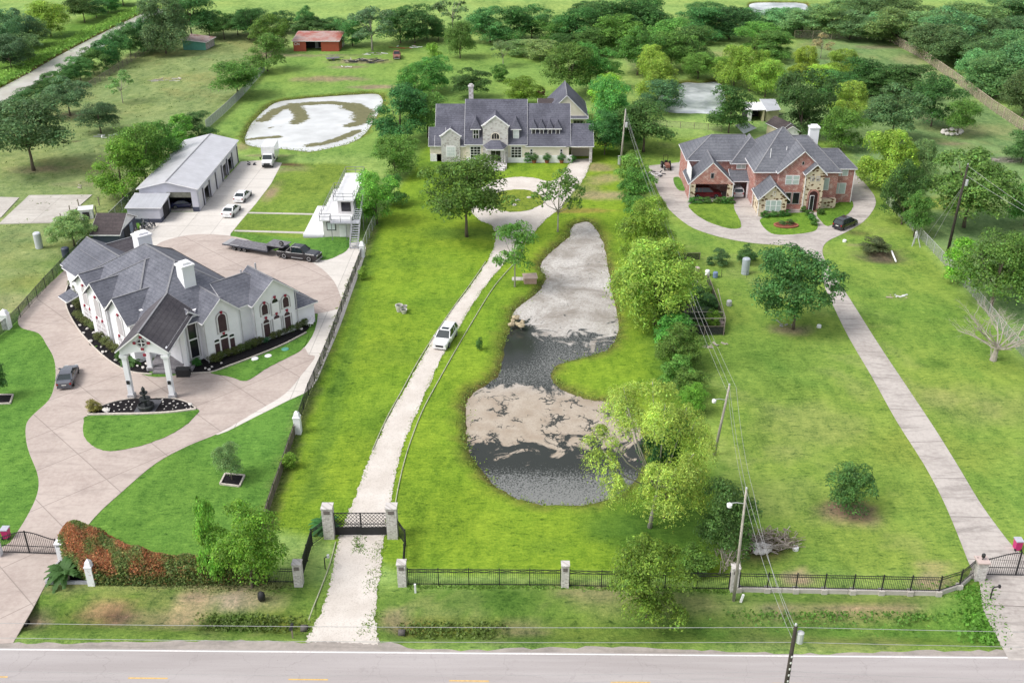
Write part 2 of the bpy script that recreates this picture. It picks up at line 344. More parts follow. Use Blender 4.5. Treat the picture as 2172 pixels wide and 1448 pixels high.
# grass: the colour of each lot comes with the mesh, the growth pattern from noise
mg, nt, b = new_mat("grass_ground", .95, .12)
at = nt.nodes.new("ShaderNodeAttribute"); at.attribute_name = "tint"; pos = geo_pos(nt)
mp = nt.nodes.new("ShaderNodeMapping"); mp.inputs["Scale"].default_value = (1, .55, 1); nt.links.new(pos, mp.inputs["Vector"])
n1 = noise(nt, mp.outputs[0], .16, 4, .6, .6); n2 = noise(nt, mp.outputs[0], .9, 4, .65, .3); n3 = noise(nt, pos, 4.5, 3, .7)
f = maths(nt, 'ADD', maths(nt, 'MULTIPLY_ADD', n1, .75, .12), maths(nt, 'MULTIPLY_ADD', n2, .75, maths(nt, 'MULTIPLY_ADD', n3, .8, -.65)))
ms_ = nt.nodes.new("ShaderNodeMapping"); ms_.inputs["Scale"].default_value = (.55, 1.5, 1); nt.links.new(pos, ms_.inputs["Vector"])
n4 = noise(nt, ms_.outputs[0], 1.9, 6, .80, .6)
col = mixc(nt, 1.0, at.outputs["Color"], ramp(nt, f, [(.30, (.42, .52, .48)), (.52, (.92, .95, .95)), (.78, (1.42, 1.30, 1.35))]), 'MULTIPLY')
col = mixc(nt, 1.0, col, ramp(nt, n4, [(.33, (.24, .34, .32)), (.43, (.82, .87, .86)), (.58, (1.06, 1.05, 1.04)), (.69, (1.50, 1.38, 1.6))]), 'MULTIPLY')
col = mixc(nt, ramp(nt, noise(nt, pos, .045, 2, .5), [(.42, (0, 0, 0)), (.62, (.30, .30, .30))]), col, mixc(nt, 1.0, col, (1.30, 1.02, .9), 'MULTIPLY'))
nt.links.new(col, b.inputs["Base Color"]); bump(nt, b, n3, .55, .18)
vid = np.arange(NX * NY).reshape(NY, NX)
quads = np.stack([vid[:-1, :-1], vid[:-1, 1:], vid[1:, 1:], vid[1:, :-1]], -1).reshape(-1, 4)
o = mesh_np("ground", np.stack([GX.ravel(), GY.ravel(), GZ.ravel()], 1), quads, mg, rgba(GC), smooth=True); label(o, kind="structure")

def offset(poly, d):                    # move each point of a closed outline along its normal (positive is outward)
    n = len(poly); A = sum(poly[i][0] * poly[(i + 1) % n][1] - poly[(i + 1) % n][0] * poly[i][1] for i in range(n))
    sg = 1 if A > 0 else -1; out = []
    for i in range(n):
        ax, ay = poly[i - 1][:2]; bx, by = poly[(i + 1) % n][:2]; tx, ty = bx - ax, by - ay; L = math.hypot(tx, ty) or 1
        out.append((poly[i][0] + sg * ty / L * d, poly[i][1] - sg * tx / L * d))
    return out
def bank(name, poly, wz):
    rnd = random.Random(len(poly)); n = len(poly); rings = []
    for d, z in ((2.9, -.02), (2.2, .035), (1.2, .02), (.45, -.12), (0, wz + .02), (-.9, wz - .45)):
        rings.append([(x + rnd.uniform(-.12, .12), y + rnd.uniform(-.12, .12), z + (rnd.uniform(-.05, .03) if -0.3 < d < 1 else 0)) for x, y in offset(poly, d)])
    V = np.array([p for r in rings for p in r]); F = []
    for k in range(len(rings) - 1):
        for i in range(n): F.append((k * n + i, k * n + (i + 1) % n, (k + 1) * n + (i + 1) % n, (k + 1) * n + i))
    C = ground_colour(V[:, 0], V[:, 1])
    ob = mesh_np(name, V, F, mg, rgba(C), smooth=True); return label(ob, kind="structure")
# ---- water
def water_mat(name, deep, film_glare, algae=None, lo=.5, hi=.6, scale=.35, rough=.04, fleck=0.0):  # pale tones also put the sky's reflection into the base colour
    m, nt, b = new_mat(name, rough, .5); pos = geo_pos(nt); b.inputs["IOR"].default_value = 1.33
    rip = noise(nt, pos, 3.0, 3, .6); col = deep; rg = rough
    base = mixc(nt, ramp(nt, noise(nt, pos, .12, 4, .6), [(.4, (0, 0, 0)), (.65, (1, 1, 1))]), deep, film_glare)
    if algae:
        mp = nt.nodes.new("ShaderNodeMapping"); mp.inputs["Scale"].default_value = (.7, 1.0, 1); nt.links.new(pos, mp.inputs["Vector"])
        at = nt.nodes.new("ShaderNodeAttribute"); at.attribute_name = "tint"
        cov = ramp(nt, maths(nt, 'ADD', at.outputs["Fac"], maths(nt, 'MULTIPLY_ADD', noise(nt, mp.outputs[0], scale, 9, .82, .9), 2.6, -1.32)), [(lo, (0, 0, 0)), (hi, (1, 1, 1))])
        base = mixc(nt, cov, base, mixc(nt, noise(nt, pos, 1.4, 5, .7), algae[0], algae[1]))
        rr = nt.nodes.new("ShaderNodeMix"); rr.data_type = 'FLOAT'; nt.links.new(cov, rr.inputs[0]); rr.inputs[2].default_value = rough; rr.inputs[3].default_value = .8; nt.links.new(rr.outputs[0], b.inputs["Roughness"])
    nt.links.new(base, b.inputs["Base Color"]); bump(nt, b, rip, .06, .05); return m
# main pond: brown algae mat with cracks over dark water
m, nt, b = new_mat("pond_water_main", .08, .5); b.inputs["IOR"].default_value = 1.33; pos = geo_pos(nt)
at = nt.nodes.new("ShaderNodeAttribute"); at.attribute_name = "tint"
sx = nt.nodes.new("ShaderNodeSeparateColor"); nt.links.new(at.outputs["Color"], sx.inputs[0])
nb = noise(nt, pos, .28, 8, .66, 1.2); nf = noise(nt, pos, 5.5, 4, .8)
cov = ramp(nt, maths(nt, 'ADD', sx.outputs[0], maths(nt, 'MULTIPLY_ADD', nb, 2.2, -1.1)), [(.44, (0, 0, 0)), (.56, (1, 1, 1))])
vor = nt.nodes.new("ShaderNodeTexVoronoi"); vor.feature = 'DISTANCE_TO_EDGE'; vor.inputs["Scale"].default_value = .55
mp = nt.nodes.new("ShaderNodeMix"); mp.data_type = 'VECTOR'; mp.inputs[0].default_value = .75
nv = nt.nodes.new("ShaderNodeTexNoise"); nv.inputs["Scale"].default_value = .9; nv.inputs["Detail"].default_value = 4; nt.links.new(pos, nv.inputs["Vector"])
ad = nt.nodes.new("ShaderNodeVectorMath"); ad.operation = 'MULTIPLY_ADD'; ad.inputs[1].default_value = (3.2, 3.2, 3.2); nt.links.new(nv.outputs["Color"], ad.inputs[0]); nt.links.new(pos, ad.inputs[2]); nt.links.new(ad.outputs[0], vor.inputs["Vector"])
crack = ramp(nt, maths(nt, 'ADD', vor.outputs["Distance"], maths(nt, 'MULTIPLY_ADD', noise(nt, pos, .45, 3, .6), .55, -.245)), [(.015, (0, 0, 0)), (.05, (1, 1, 1))])
cov = mixc(nt, sx.outputs[1], cov, mixc(nt, 1.0, cov, crack, 'MULTIPLY'))
fleck = ramp(nt, maths(nt, 'ADD', nf, maths(nt, 'MULTIPLY_ADD', sx.outputs[2], .8, -.40)), [(.52, (0, 0, 0)), (.66, (1, 1, 1))])
wat = mixc(nt, fleck, (.030, .034, .030), (.20, .205, .20))
alg = mixc(nt, ramp(nt, noise(nt, pos, .55, 5, .6), [(.35, (0, 0, 0)), (.65, (1, 1, 1))]), (.33, .265, .20), (.43, .37, .30))
aup = mixc(nt, ramp(nt, noise(nt, pos, .20, 6, .65, .8), [(.36, (0, 0, 0)), (.64, (1, 1, 1))]), (.25, .225, .20), (.56, .54, .52))
aup = mixc(nt, ramp(nt, noise(nt, pos, 2.6, 5, .85), [(.36, (.8, .8, .8)), (.50, (0, 0, 0))]), aup, (.17, .16, .145))
aup = mixc(nt, ramp(nt, noise(nt, pos, 1.9, 5, .85), [(.60, (0, 0, 0)), (.70, (.9, .9, .9))]), aup, (.68, .67, .66))  # pale specks: white glints painted into the mat colour
alg = mixc(nt, sx.outputs[1], aup, alg)
alg = mixc(nt, ramp(nt, noise(nt, pos, 6.0, 3, .7), [(.35, (.5, .5, .5)), (.6, (0, 0, 0))]), alg, (.26, .22, .18))
nt.links.new(mixc(nt, cov, wat, alg), b.inputs["Base Color"])
rr = nt.nodes.new("ShaderNodeMix"); rr.data_type = 'FLOAT'; nt.links.new(mixc(nt, 1.0, cov, fleck, 'ADD'), rr.inputs[0]); rr.inputs[2].default_value = .09; rr.inputs[3].default_value = .75; nt.links.new(rr.outputs[0], b.inputs["Roughness"])
bump(nt, b, noise(nt, pos, 4.0, 3, .6), .10, .06); M_PONDMAIN = m
M_PONDW = water_mat("pond_water_west", (.60, .61, .61), (.46, .465, .46), ((.075, .078, .035), (.21, .20, .10)), .50, .56, .85, .05)
M_WATER = water_mat("pond_water", (.22, .25, .25), (.62, .65, .66), None, .5, .6, .35, .03)
M_CANAL = water_mat("canal_water", (.50, .475, .43), (.60, .585, .55), None)  # pale base carries the white glare off the water
def water(name, poly, z, mat):
    P = offset(poly, .35); xs = [p[0] for p in P]; ys = [p[1] for p in P]; st = 1.0
    if mat not in (M_PONDMAIN, M_PONDW):
        return label(MB().poly([(x, y, z) for x, y in P]).build(name, mat, recalc=False), kind="structure")
    X, Y = np.meshgrid(np.arange(min(xs), max(xs) + st, st), np.arange(min(ys), max(ys) + st, st)); s = sdist(P, X, Y)
    gid = np.arange(X.size).reshape(X.shape)
    Q = np.stack([gid[:-1, :-1], gid[:-1, 1:], gid[1:, 1:], gid[1:, :-1]], -1).reshape(-1, 4)
    keep = (s.ravel()[Q] < .25).any(1); Q = Q[keep]; ids = np.unique(Q); mp_ = np.zeros(X.size, int); mp_[ids] = np.arange(len(ids)); Q = mp_[Q]
    x, y = X.ravel()[ids], Y.ravel()[ids]
    if mat is M_PONDW:
        d = np.full(x.shape, 99.0)
        for L_, wd_ in (([(556,252),(590,228),(640,217),(700,214),(755,219),(777,236),(768,256),(742,262)], 1.5), ([(620,219),(634,232),(640,247),(628,256)], 1.7), ([(655,305),(690,299),(722,290),(757,274)], 1.2), ([(528,292),(560,288),(592,286)], .9), ([(745,224),(772,232),(772,248)], 2.6), ([(570,268),(600,263)], .3)): d = np.minimum(d, ldist(GL(L_), x, y) / wd_)
        c_ = np.clip(1.25 - .75 * d, 0, 1); return label(mesh_np(name, np.stack([x, y, np.full(x.shape, z)], 1), Q, mat, np.stack([c_, c_, c_, np.ones(x.shape)], 1)), kind="structure")
    yy = [G(1200, r)[1] for r in (500, 640, 720, 830, 925, 1000)]
    cov = np.interp(y, [G(1200, r)[1] for r in (1040, 985, 950, 900, 860, 820, 790, 740, 700, 640, 560, 480)], [.02, .05, .40, .78, .92, .62, .10, .22, .62, .90, .80, .78])
    xw = x - np.interp(y, [G(1200, 1000)[1], G(1200, 700)[1]], [G(1180, 1000)[0], G(1130, 700)[0]])
    nearW = sst(2.5, -4.0, xw) * sst(G(0, 790)[1], G(0, 730)[1], y) * sst(G(0, 640)[1], G(0, 700)[1], y); cov = cov - .75 * nearW
    cov = np.where((y > G(0, 800)[1]) & (y < G(0, 740)[1]), np.minimum(cov, .15), cov)
    crk = np.interp(y, [G(0, 960)[1], G(0, 830)[1], G(0, 780)[1]], [1, .9, .0]); fl = np.interp(y, [G(0, r)[1] for r in (1060, 1000, 960, 930, 800, 760, 720, 640)], [.75, .62, .30, .25, .55, .62, .55, .5]) - .35 * nearW
    return label(mesh_np(name, np.stack([x, y, np.full(x.shape, z)], 1), Q, mat, np.stack([cov, crk, fl, np.ones(x.shape)], 1)), kind="structure")
for (poly, z), nm, mm in zip(WATERS, ("pond_water", "pond_water", "pond_water", "pond_water", "canal_water"), (M_PONDMAIN, M_PONDW, M_WATER, M_WATER, M_CANAL)):
    water(nm, poly, z, mm); bank("pond_bank" if nm == "pond_water" else "canal_bank", poly, z)
# ---- paved surfaces
def concrete(name, c1, c2, stain=.5, joints=0.0, rot=0.0, sc=.22):
    m, nt, b = new_mat(name, .85, .25); pos = geo_pos(nt)
    n1 = noise(nt, pos, sc, 5, .62, .5); n2 = noise(nt, pos, 2.2, 5, .7)
    col = ramp(nt, maths(nt, 'MULTIPLY_ADD', n2, .5, maths(nt, 'MULTIPLY', n1, .55)), [(.36, c2), (.60, c1)])
    mp = nt.nodes.new("ShaderNodeMapping"); mp.inputs["Scale"].default_value = (.09, .5, 1); nt.links.new(pos, mp.inputs["Vector"])
    st = ramp(nt, noise(nt, mp.outputs[0], 1.6, 6, .68, 1.0), [(.50, (0, 0, 0)), (.72, (stain, stain, stain))])
    col = mixc(nt, st, col, tuple(v * .52 for v in c2))
    if joints:
        br = nt.nodes.new("ShaderNodeTexBrick"); br.inputs["Scale"].default_value = 1.0; br.inputs["Mortar Size"].default_value = .05; br.inputs["Brick Width"].default_value = joints; br.inputs["Row Height"].default_value = joints; br.offset = 0.0
        br.inputs["Color1"].default_value = (0, 0, 0, 1); br.inputs["Color2"].default_value = (.22, .22, .22, 1); br.inputs["Mortar"].default_value = (1, 1, 1, 1)
        mr = nt.nodes.new("ShaderNodeMapping"); mr.inputs["Rotation"].default_value = (0, 0, rot); nt.links.new(pos, mr.inputs["Vector"]); nt.links.new(mr.outputs[0], br.inputs["Vector"])
        col = mixc(nt, mixc(nt, 1.0, br.outputs["Color"], (.55, .55, .55), 'MULTIPLY'), col, tuple(v * .45 for v in c2))
    nt.links.new(col, b.inputs["Base Color"]); bump(nt, b, n2, .15, .03); return m
M_CONC_PINK = concrete("old_concrete", (.47, .40, .36), (.36, .295, .265), .38, 6.3, .78)
M_CONC_NEW = concrete("new_concrete", (.62, .585, .545), (.52, .485, .445), .16, 4.6, .02)
M_CONC_EAST = concrete("weathered_concrete", (.47, .43, .40), (.32, .285, .265), .75, 0.0, 0)
M_SLAB = concrete("slab_concrete", (.52, .49, .45), (.40, .365, .33), .40, 5.5, 0)
def sheet(name, pts, z, mat, th=.10, kind="structure"):
    n = len(pts); A = sum(pts[i][0] * pts[(i + 1) % n][1] - pts[(i + 1) % n][0] * pts[i][1] for i in range(n))
    if A < 0: pts = pts[::-1]
    o = MB().prism(pts, z - th, z).build(name, mat, recalc=False)
    return label(o, kind=kind)
def ribbon_px(left, right, n=6):         # outline from the two sides of a lane, both listed near to far
    L = smooth(GL(left), n, False); Rr = smooth(GL(right), n, False); return L + Rr[::-1]
# white house: newer pale concrete below, the older pinkish loop and court above it
sheet("storage_forecourt", GL([(296,480),(340,462),(420,450),(462,398),(511,343),(560,340),(598,346),(575,390),(543,432),(512,468),(489,496),(487,520),(640,560),(420,560),(300,520)]), .030, M_CONC_NEW)
sheet("side_driveway", smooth(GL([(640,545),(690,552),(735,530),(742,515),(775,518),(768,560),(745,625),(722,690),(690,765),(662,822),(610,850),(540,885),(462,922),(450,900),(560,835),(640,745),(668,700),(672,655),(640,640)]), 3), .034, M_CONC_NEW)
front = GL([(-40,1440),(-60,1372),(36,1364),(72,1290),(100,1235),(128,1190),(200,1098)])
front = GL([(-60,1368),(28,1363),(70,1290),(98,1237)]) + smooth(GL([(128,1190),(200,1098),(260,1042),(330,983),(400,945),(465,918),(545,872),(605,835),(640,795),(668,758),(655,752),(640,735),(600,757),(545,783),(525,806),(490,800),(455,792),(400,792),(330,800),(270,782),(215,752),(183,720),(160,690),(142,655),(138,625),(146,600),(160,575),(150,560),(140,570),(108,600),(70,635),(44,664),(38,682),(47,696),(82,707),(98,730),(113,757),(118,785),(116,815),(104,848),(70,880),(56,900),(55,930),(62,960),(78,1000),(82,1030),(74,1062),(50,1108),(22,1150)]), 4, False) + GL([(-30,1180),(-200,1290)])
sheet("front_driveway", front, .040, M_CONC_PINK)
sheet("rear_court", smooth(GL([(330,530),(370,505),(440,497),(520,507),(590,535),(660,556),(703,590),(722,628),(722,650),(690,662),(650,665),(610,650),(500,640),(400,600)]), 4), .044, M_CONC_PINK)
# gravel drive of the middle house with ragged edges
mgv, nt, b = new_mat("gravel", .95, .15); pos = geo_pos(nt)
n1 = noise(nt, pos, .35, 4, .6); n2 = noise(nt, pos, 7.0, 3, .8)
nt.links.new(mixc(nt, ramp(nt, n2, [(.33, (.45, .45, .45)), (.5, (0, 0, 0))]), ramp(nt, n1, [(.35, (.52, .47, .425)), (.65, (.625, .58, .535))]), (.30, .26, .22)), b.inputs["Base Color"]); bump(nt, b, n2, .5, .06)
def ragged(pts, amp=.22, step=.35, seed=1):
    rnd = random.Random(seed); out = []; n = len(pts)
    for i in range(n):
        a, c = Vector(pts[i][:2]), Vector(pts[(i + 1) % n][:2]); L = (c - a).length; k = max(1, int(L / step)); nv = Vector((c.y - a.y, a.x - c.x)) / max(L, 1e-6)
        for j in range(k): p = a.lerp(c, j / k) + nv * rnd.gauss(0, amp * .6); out.append((p.x, p.y))
    return out
gl = [(648,1361),(664,1330),(690,1270),(707,1200),(718,1150),(727,1120),(745,1075),(770,1010),(800,940),(832,870),(862,820),(890,770),(915,725),(938,690),(960,655),(985,625),(1010,590),(1030,560),(1043,535),(1051,512),(1050,492),(1043,478),(1015,466),(998,440),(1006,410),(1035,390),(1080,377),(1130,377),(1165,385),(1190,374),(1205,352),(1213,340)]
gr = [(802,1366),(797,1330),(797,1290),(806,1200),(814,1150),(820,1115),(830,1060),(845,980),(870,905),(895,850),(915,805),(945,745),(970,700),(1000,650),(1030,605),(1060,570),(1085,540),(1110,515),(1132,495),(1157,466),(1190,442),(1196,430),(1216,408),(1236,383),(1250,352),(1255,336)]
GRAVEL = smooth(GL(gl), 4, False) + smooth(GL(gr), 4, False)[::-1]
sheet("gravel_drive", ragged(ragged(GRAVEL, .12, 1.3, 3), .10, .16, 5), .035, mgv)
def lawn(name, px, z, c, soft=True, amp=.05):
    pts = ragged(smooth(GL(px), 5) if soft else GL(px), amp, .6, len(px)); n = len(pts)
    V = np.array([(x, y, z - .12) for x, y in pts] + [(x, y, z) for x, y in pts]); me = MB().prism(pts, z - .12, z)
    o = me.build(name, mg, recalc=True); a = o.data.color_attributes.new("tint", 'FLOAT_COLOR', 'POINT')
    a.data.foreach_set("color", [q for _ in o.data.vertices for q in (*c, 1.0)]); return label(o, kind="structure")
lawn("island_lawn", [(1060,408),(1090,403),(1125,405),(1150,418),(1150,432),(1130,444),(1095,450),(1060,446),(1040,432),(1042,416)], .075, (.16,.22,.03), True, .15)
lawn("oval_lawn", [(178,900),(190,882),(300,877),(414,868),(412,885),(385,908),(340,932),(290,948),(235,957),(200,948),(178,925)], .085, C_LAWN)
# east driveway
el = [(2140,1400),(2112,1345),(2085,1290),(2076,1228),(2058,1200),(2030,1130),(2000,1060),(1960,985),(1900,890),(1850,800),(1800,715),(1768,650),(1750,610),(1746,590),(1735,560),(1715,541),(1690,528),(1660,521),(1600,516),(1550,508),(1500,495),(1460,478),(1420,445),(1400,415),(1385,380),(1375,352)]
er = [(2330,1400),(2290,1340),(2260,1290),(2240,1240),(2190,1190),(2150,1160),(2110,1110),(2075,1060),(2030,985),(1980,905),(1920,815),(1860,725),(1800,630),(1766,580),(1748,548),(1745,527),(1757,511),(1790,495),(1832,470),(1855,440),(1856,420),(1842,398),(1818,372),(1790,340),(1740,340),(1640,345),(1470,330),(1440,345)]
sheet("concrete_drive", smooth(GL(el), 4, False) + smooth(GL(er), 4, False)[::-1], .040, M_CONC_EAST)
M_JOINT = plain("joint", (.17, .15, .14), .9)
jm = MB(); LL, RR = smooth(GL(el), 8, False), smooth(GL(er), 8, False)
acc = 0
for i in range(1, len(LL)):
    acc += (Vector(LL[i]) - Vector(LL[i - 1])).length
    if acc > 6.0 and LL[i][1] < G(0, 560)[1] and LL[i][1] > G(0, 1330)[1]:
        acc = 0; q = min(RR, key=lambda p: abs(p[1] - LL[i][1] + .2)); jm.beam((*LL[i], .041), (*q, .041), .07, .006)
label(jm.build("drive_joints", M_JOINT), kind="structure")
lawn("carport_lawn", [(1462,434),(1500,430),(1550,428),(1558,446),(1572,476),(1566,485),(1540,484),(1500,470),(1472,452)], .085, (.135,.225,.03))
lawn("entry_lawn", [(1613,466),(1640,458),(1690,452),(1722,456),(1734,482),(1722,492),(1680,498),(1642,497),(1622,485)], .085, (.11,.215,.025))
lawn("porch_lawn", [(1732,452),(1760,438),(1795,425),(1809,430),(1806,446),(1786,465),(1757,480),(1742,470)], .085, (.10,.20,.025))
lawn("garage_lawn", [(1428,380),(1438,376),(1446,384),(1454,403),(1444,405),(1434,398)], .085, C_LAWN, True)
lawn("corner_lawn", [(446,790),(500,780),(560,757),(640,722),(655,712),(640,742),(600,764),(560,785),(523,808),(490,800)], .085, C_LAWN)
lawn("tower_lawn", [(642,512),(700,503),(735,503),(742,515),(735,532),(710,546),(685,552),(660,540)], .085, C_LAWN)
# road
mr, nt, b = new_mat("road_asphalt", .9, .2); pos = geo_pos(nt)
mp = nt.nodes.new("ShaderNodeMapping"); mp.inputs["Scale"].default_value = (.06, 1, 1); nt.links.new(pos, mp.inputs["Vector"])
n1 = noise(nt, mp.outputs[0], .9, 4, .6); n2 = noise(nt, pos, 9, 3, .8); n3 = noise(nt, pos, .7, 5, .7)
c = mixc(nt, ramp(nt, n2, [(.28, (.6, .6, .6)), (.40, (0, 0, 0))]), ramp(nt, n1, [(.35, (.335, .305, .30)), (.65, (.395, .365, .36))]), (.17, .15, .15))
c = mixc(nt, ramp(nt, n3, [(.60, (0, 0, 0)), (.72, (.35, .35, .35))]), c, (.26, .235, .23))
vr = nt.nodes.new("ShaderNodeTexVoronoi"); vr.feature = 'DISTANCE_TO_EDGE'; vr.inputs["Scale"].default_value = .16; wv_ = nt.nodes.new("ShaderNodeVectorMath"); wv_.operation = 'MULTIPLY_ADD'; wv_.inputs[1].default_value = (1.6, 1.6, 0); nzc = nt.nodes.new("ShaderNodeTexNoise"); nzc.inputs["Scale"].default_value = 1.1; nzc.inputs["Detail"].default_value = 5; nt.links.new(pos, nzc.inputs["Vector"]); nt.links.new(nzc.outputs["Color"], wv_.inputs[0]); nt.links.new(pos, wv_.inputs[2]); nt.links.new(wv_.outputs[0], vr.inputs["Vector"])
c = mixc(nt, ramp(nt, vr.outputs["Distance"], [(.002, (.22, .22, .22)), (.007, (0, 0, 0))]), c, (.17, .155, .15))
nt.links.new(c, b.inputs["Base Color"]); bump(nt, b, n2, .2, .02)
sh = concrete("road_shoulder", (.36, .32, .29), (.25, .225, .205), .5, 0, 0, .5)
def rline(y0, y1, x0=-400.0, x1=2600.0): return G(x0, y0)[0], G(0, y0 + 0)[1]
yl = G(0, 1377)[1]; yr = G(2172, 1395)[1]; slope = (yr - yl) / (G(2172, 1395)[0] - G(0, 1377)[0]); xl = G(0, 1377)[0]
def ry(x, d=0.0): return yl + slope * (x - xl) + d
X0, X1 = -160.0, 160.0
rnd = random.Random(8); edge = [(x, ry(x, .55 + .25 * math.sin(x * .21) + rnd.uniform(-.16, .16))) for x in np.arange(X0, X1 + .1, .7)]
def arc(x0, x1, d): return [(x, e + d) if x0 < x < x1 else (x, e) for x, e in edge]
apx = [G(620, 1370)[0], G(860, 1380)[0]]
edge = [(x, e + .75 * sst(apx[0] - 1, apx[0] + 3, np.array(x)) * sst(apx[1] + 1.2, apx[1] - 1.5, np.array(x)) + .4 * sst(G(640,1370)[0], G(600,1370)[0], np.array(x))) for x, e in edge]
sheet("road_shoulder", [(x, float(e)) for x, e in edge] + [(X1, ry(X1, -.4)), (X0, ry(X0, -.4))], .022, sh)
sheet("road", [(X0, ry(X0, .18)), (X1, ry(X1, .18)), (X1, ry(X1, -7.6)), (X0, ry(X0, -7.6))], .030, mr)
M_LINEW = plain("road_paint_white", (.72, .70, .69), .8, .15, 6); M_LINEY = plain("road_paint_yellow", (.62, .40, .12), .8, .2, 5)
lm = MB(); lm.prism([(X0, ry(X0, .06)), (X0, ry(X0, -.06)), (X1, ry(X1, -.06)), (X1, ry(X1, .06))], .02, .0345)
label(lm.build("edge_line", M_LINEW), kind="structure")
xd = G(272, 1437.5); dy = xd[1] - ry(xd[0]); lm = MB()
for k in range(-12, 14):
    x = xd[0] + k * 12.19; lm.prism([(x, ry(x, dy - .06)), (x + 3.0, ry(x + 3.0, dy - .06)), (x + 3.0, ry(x + 3.0, dy + .06)), (x, ry(x, dy + .06))], .02, .0345)
label(lm.build("centre_dashes", M_LINEY), kind="structure")
# slabs in the pasture and small pads
sheet("concrete_slab", GL([(-3,476),(62,415),(196,414),(128,473)]), .10, M_SLAB, .25)
sheet("concrete_slab", GL([(-90,446),(-30,418),(41,420),(2,462),(-60,470)]), .10, M_SLAB, .25)
sheet("storage_apron", GL([(352,463),(360,450),(425,450),(414,464)]), .060, M_CONC_NEW)
sheet("garden_path", GL([(526,450),(665,453),(664,456),(526,453)]), .03, M_SLAB); sheet("garden_path", GL([(497,488),(648,492),(647,496),(497,491)]), .03, M_SLAB)
sheet("entry_walk", GL([(1720,452),(1732,450),(1746,470),(1760,486),(1742,492),(1733,474)]), .045, M_CONC_EAST)
# ================================================================== BUILDINGS: materials
def shingle(name, c1, c2, course=.34):
    m, nt, b = new_mat(name, .9, .2); pos = geo_pos(nt)
    n1 = noise(nt, pos, .35, 4, .6); n2 = noise(nt, pos, 3.2, 4, .75)
    sep = nt.nodes.new("ShaderNodeSeparateXYZ"); nt.links.new(pos, sep.inputs[0])
    wv = maths(nt, 'FRACT', maths(nt, 'DIVIDE', sep.outputs[2], course))
    f = maths(nt, 'ADD', maths(nt, 'MULTIPLY', n1, .45), maths(nt, 'MULTIPLY', n2, .60))
    col = ramp(nt, f, [(.38, c2), (.64, c1)]); col = mixc(nt, ramp(nt, noise(nt, pos, .13, 5, .7, .6), [(.48, (0, 0, 0)), (.66, (.55, .55, .55))]), col, tuple(v * .80 for v in c2))
    col = mixc(nt, ramp(nt, wv, [(0, (.42, .42, .42)), (.28, (0, 0, 0)), (1, (.0, .0, .0))]), col, tuple(v * .45 for v in c2))
    nt.links.new(col, b.inputs["Base Color"]); bump(nt, b, n2, .35, .05); return m
M_SH_WHITE = shingle("shingles_white_house", (.185, .19, .222), (.092, .096, .118), .26)
M_SH_PORCH = shingle("shingles_porch", (.125, .115, .125), (.066, .060, .070))
M_SH_MID = shingle("shingles_middle_house", (.148, .150, .185), (.070, .071, .092), .30)
M_SH_BRICK = shingle("shingles_brick_house", (.172, .178, .20), (.090, .094, .112), .36)
M_SH_BROWN = shingle("shingles_shed", (.095, .078, .078), (.050, .042, .045))
M_STUCCO = plain("white_stucco", (.80, .80, .83), .85, .05, .8, .2, 0.0, ((.62, .62, .63), .5, .66))
M_CREAM = plain("cream_stucco", (.70, .635, .55), .85, .06, .8, .2)
M_TRIM = plain("white_trim", (.80, .79, .81), .6, .05, 2)
M_GREYTRIM = plain("grey_surround", (.42, .41, .42), .8, .08, 3)
M_GLASS_DARK = plain("dark_glass", (.016, .016, .022), .12, .3, .8, .5)
M_GLASS_PLUM = plain("plum_screen", (.050, .024, .032), .45, .25, 2, .4)
M_GLASS_PALE = plain("pale_blind", (.42, .50, .48), .35, .10, 2, .4)
M_GLASS_WHITE = plain("white_blind", (.62, .66, .68), .3, .06, 2, .4)
M_SHADE = plain("beige_shade", (.44, .41, .43), .7, .08, 1)
M_RED = plain("red_keystone", (.28, .028, .05), .7, .1, 4)
M_DARKMETAL = plain("dark_metal", (.028, .028, .032), .5, .2, 3, .4)
M_IRON = plain("black_iron", (.020, .020, .022), .55, .2, 3, .4)
def stone_wall(name, c, dark, sc, lo, hi, mortar=None):
    m, nt, b = new_mat(name, .9, .2); pos = geo_pos(nt); sep = nt.nodes.new("ShaderNodeSeparateXYZ"); nt.links.new(pos, sep.inputs[0])
    cm = nt.nodes.new("ShaderNodeCombineXYZ"); nt.links.new(maths(nt, 'ADD', sep.outputs[0], sep.outputs[1]), cm.inputs[0]); nt.links.new(maths(nt, 'MULTIPLY', sep.outputs[2], 1.5), cm.inputs[1])
    v = nt.nodes.new("ShaderNodeTexVoronoi"); v.inputs["Scale"].default_value = sc; nt.links.new(cm.outputs[0], v.inputs["Vector"])
    n = noise(nt, pos, 1.5, 4, .7); sp = nt.nodes.new("ShaderNodeSeparateColor"); nt.links.new(v.outputs["Color"], sp.inputs[0])
    base = ramp(nt, n, [(.3, tuple(q * .86 for q in c)), (.7, tuple(min(1, q * 1.12) for q in c))])
    pick = maths(nt, 'MULTIPLY', maths(nt, 'GREATER_THAN', sp.outputs[0], lo), maths(nt, 'LESS_THAN', v.outputs["Distance"], hi))
    base = mixc(nt, pick, base, dark)
    if mortar: base = mixc(nt, maths(nt, 'GREATER_THAN', v.outputs["Distance"], .52), base, mortar)
    nt.links.new(base, b.inputs["Base Color"]); bump(nt, b, v.outputs["Distance"], .25, .05); return m
M_STONE = stone_wall("cream_stone", (.62, .53, .40), (.13, .075, .04), 1.7, .42, .46)
M_GREYBRICK = stone_wall("grey_white_brick", (.52, .49, .49), (.38, .345, .34), 2.2, .66, .6, (.58, .56, .56))
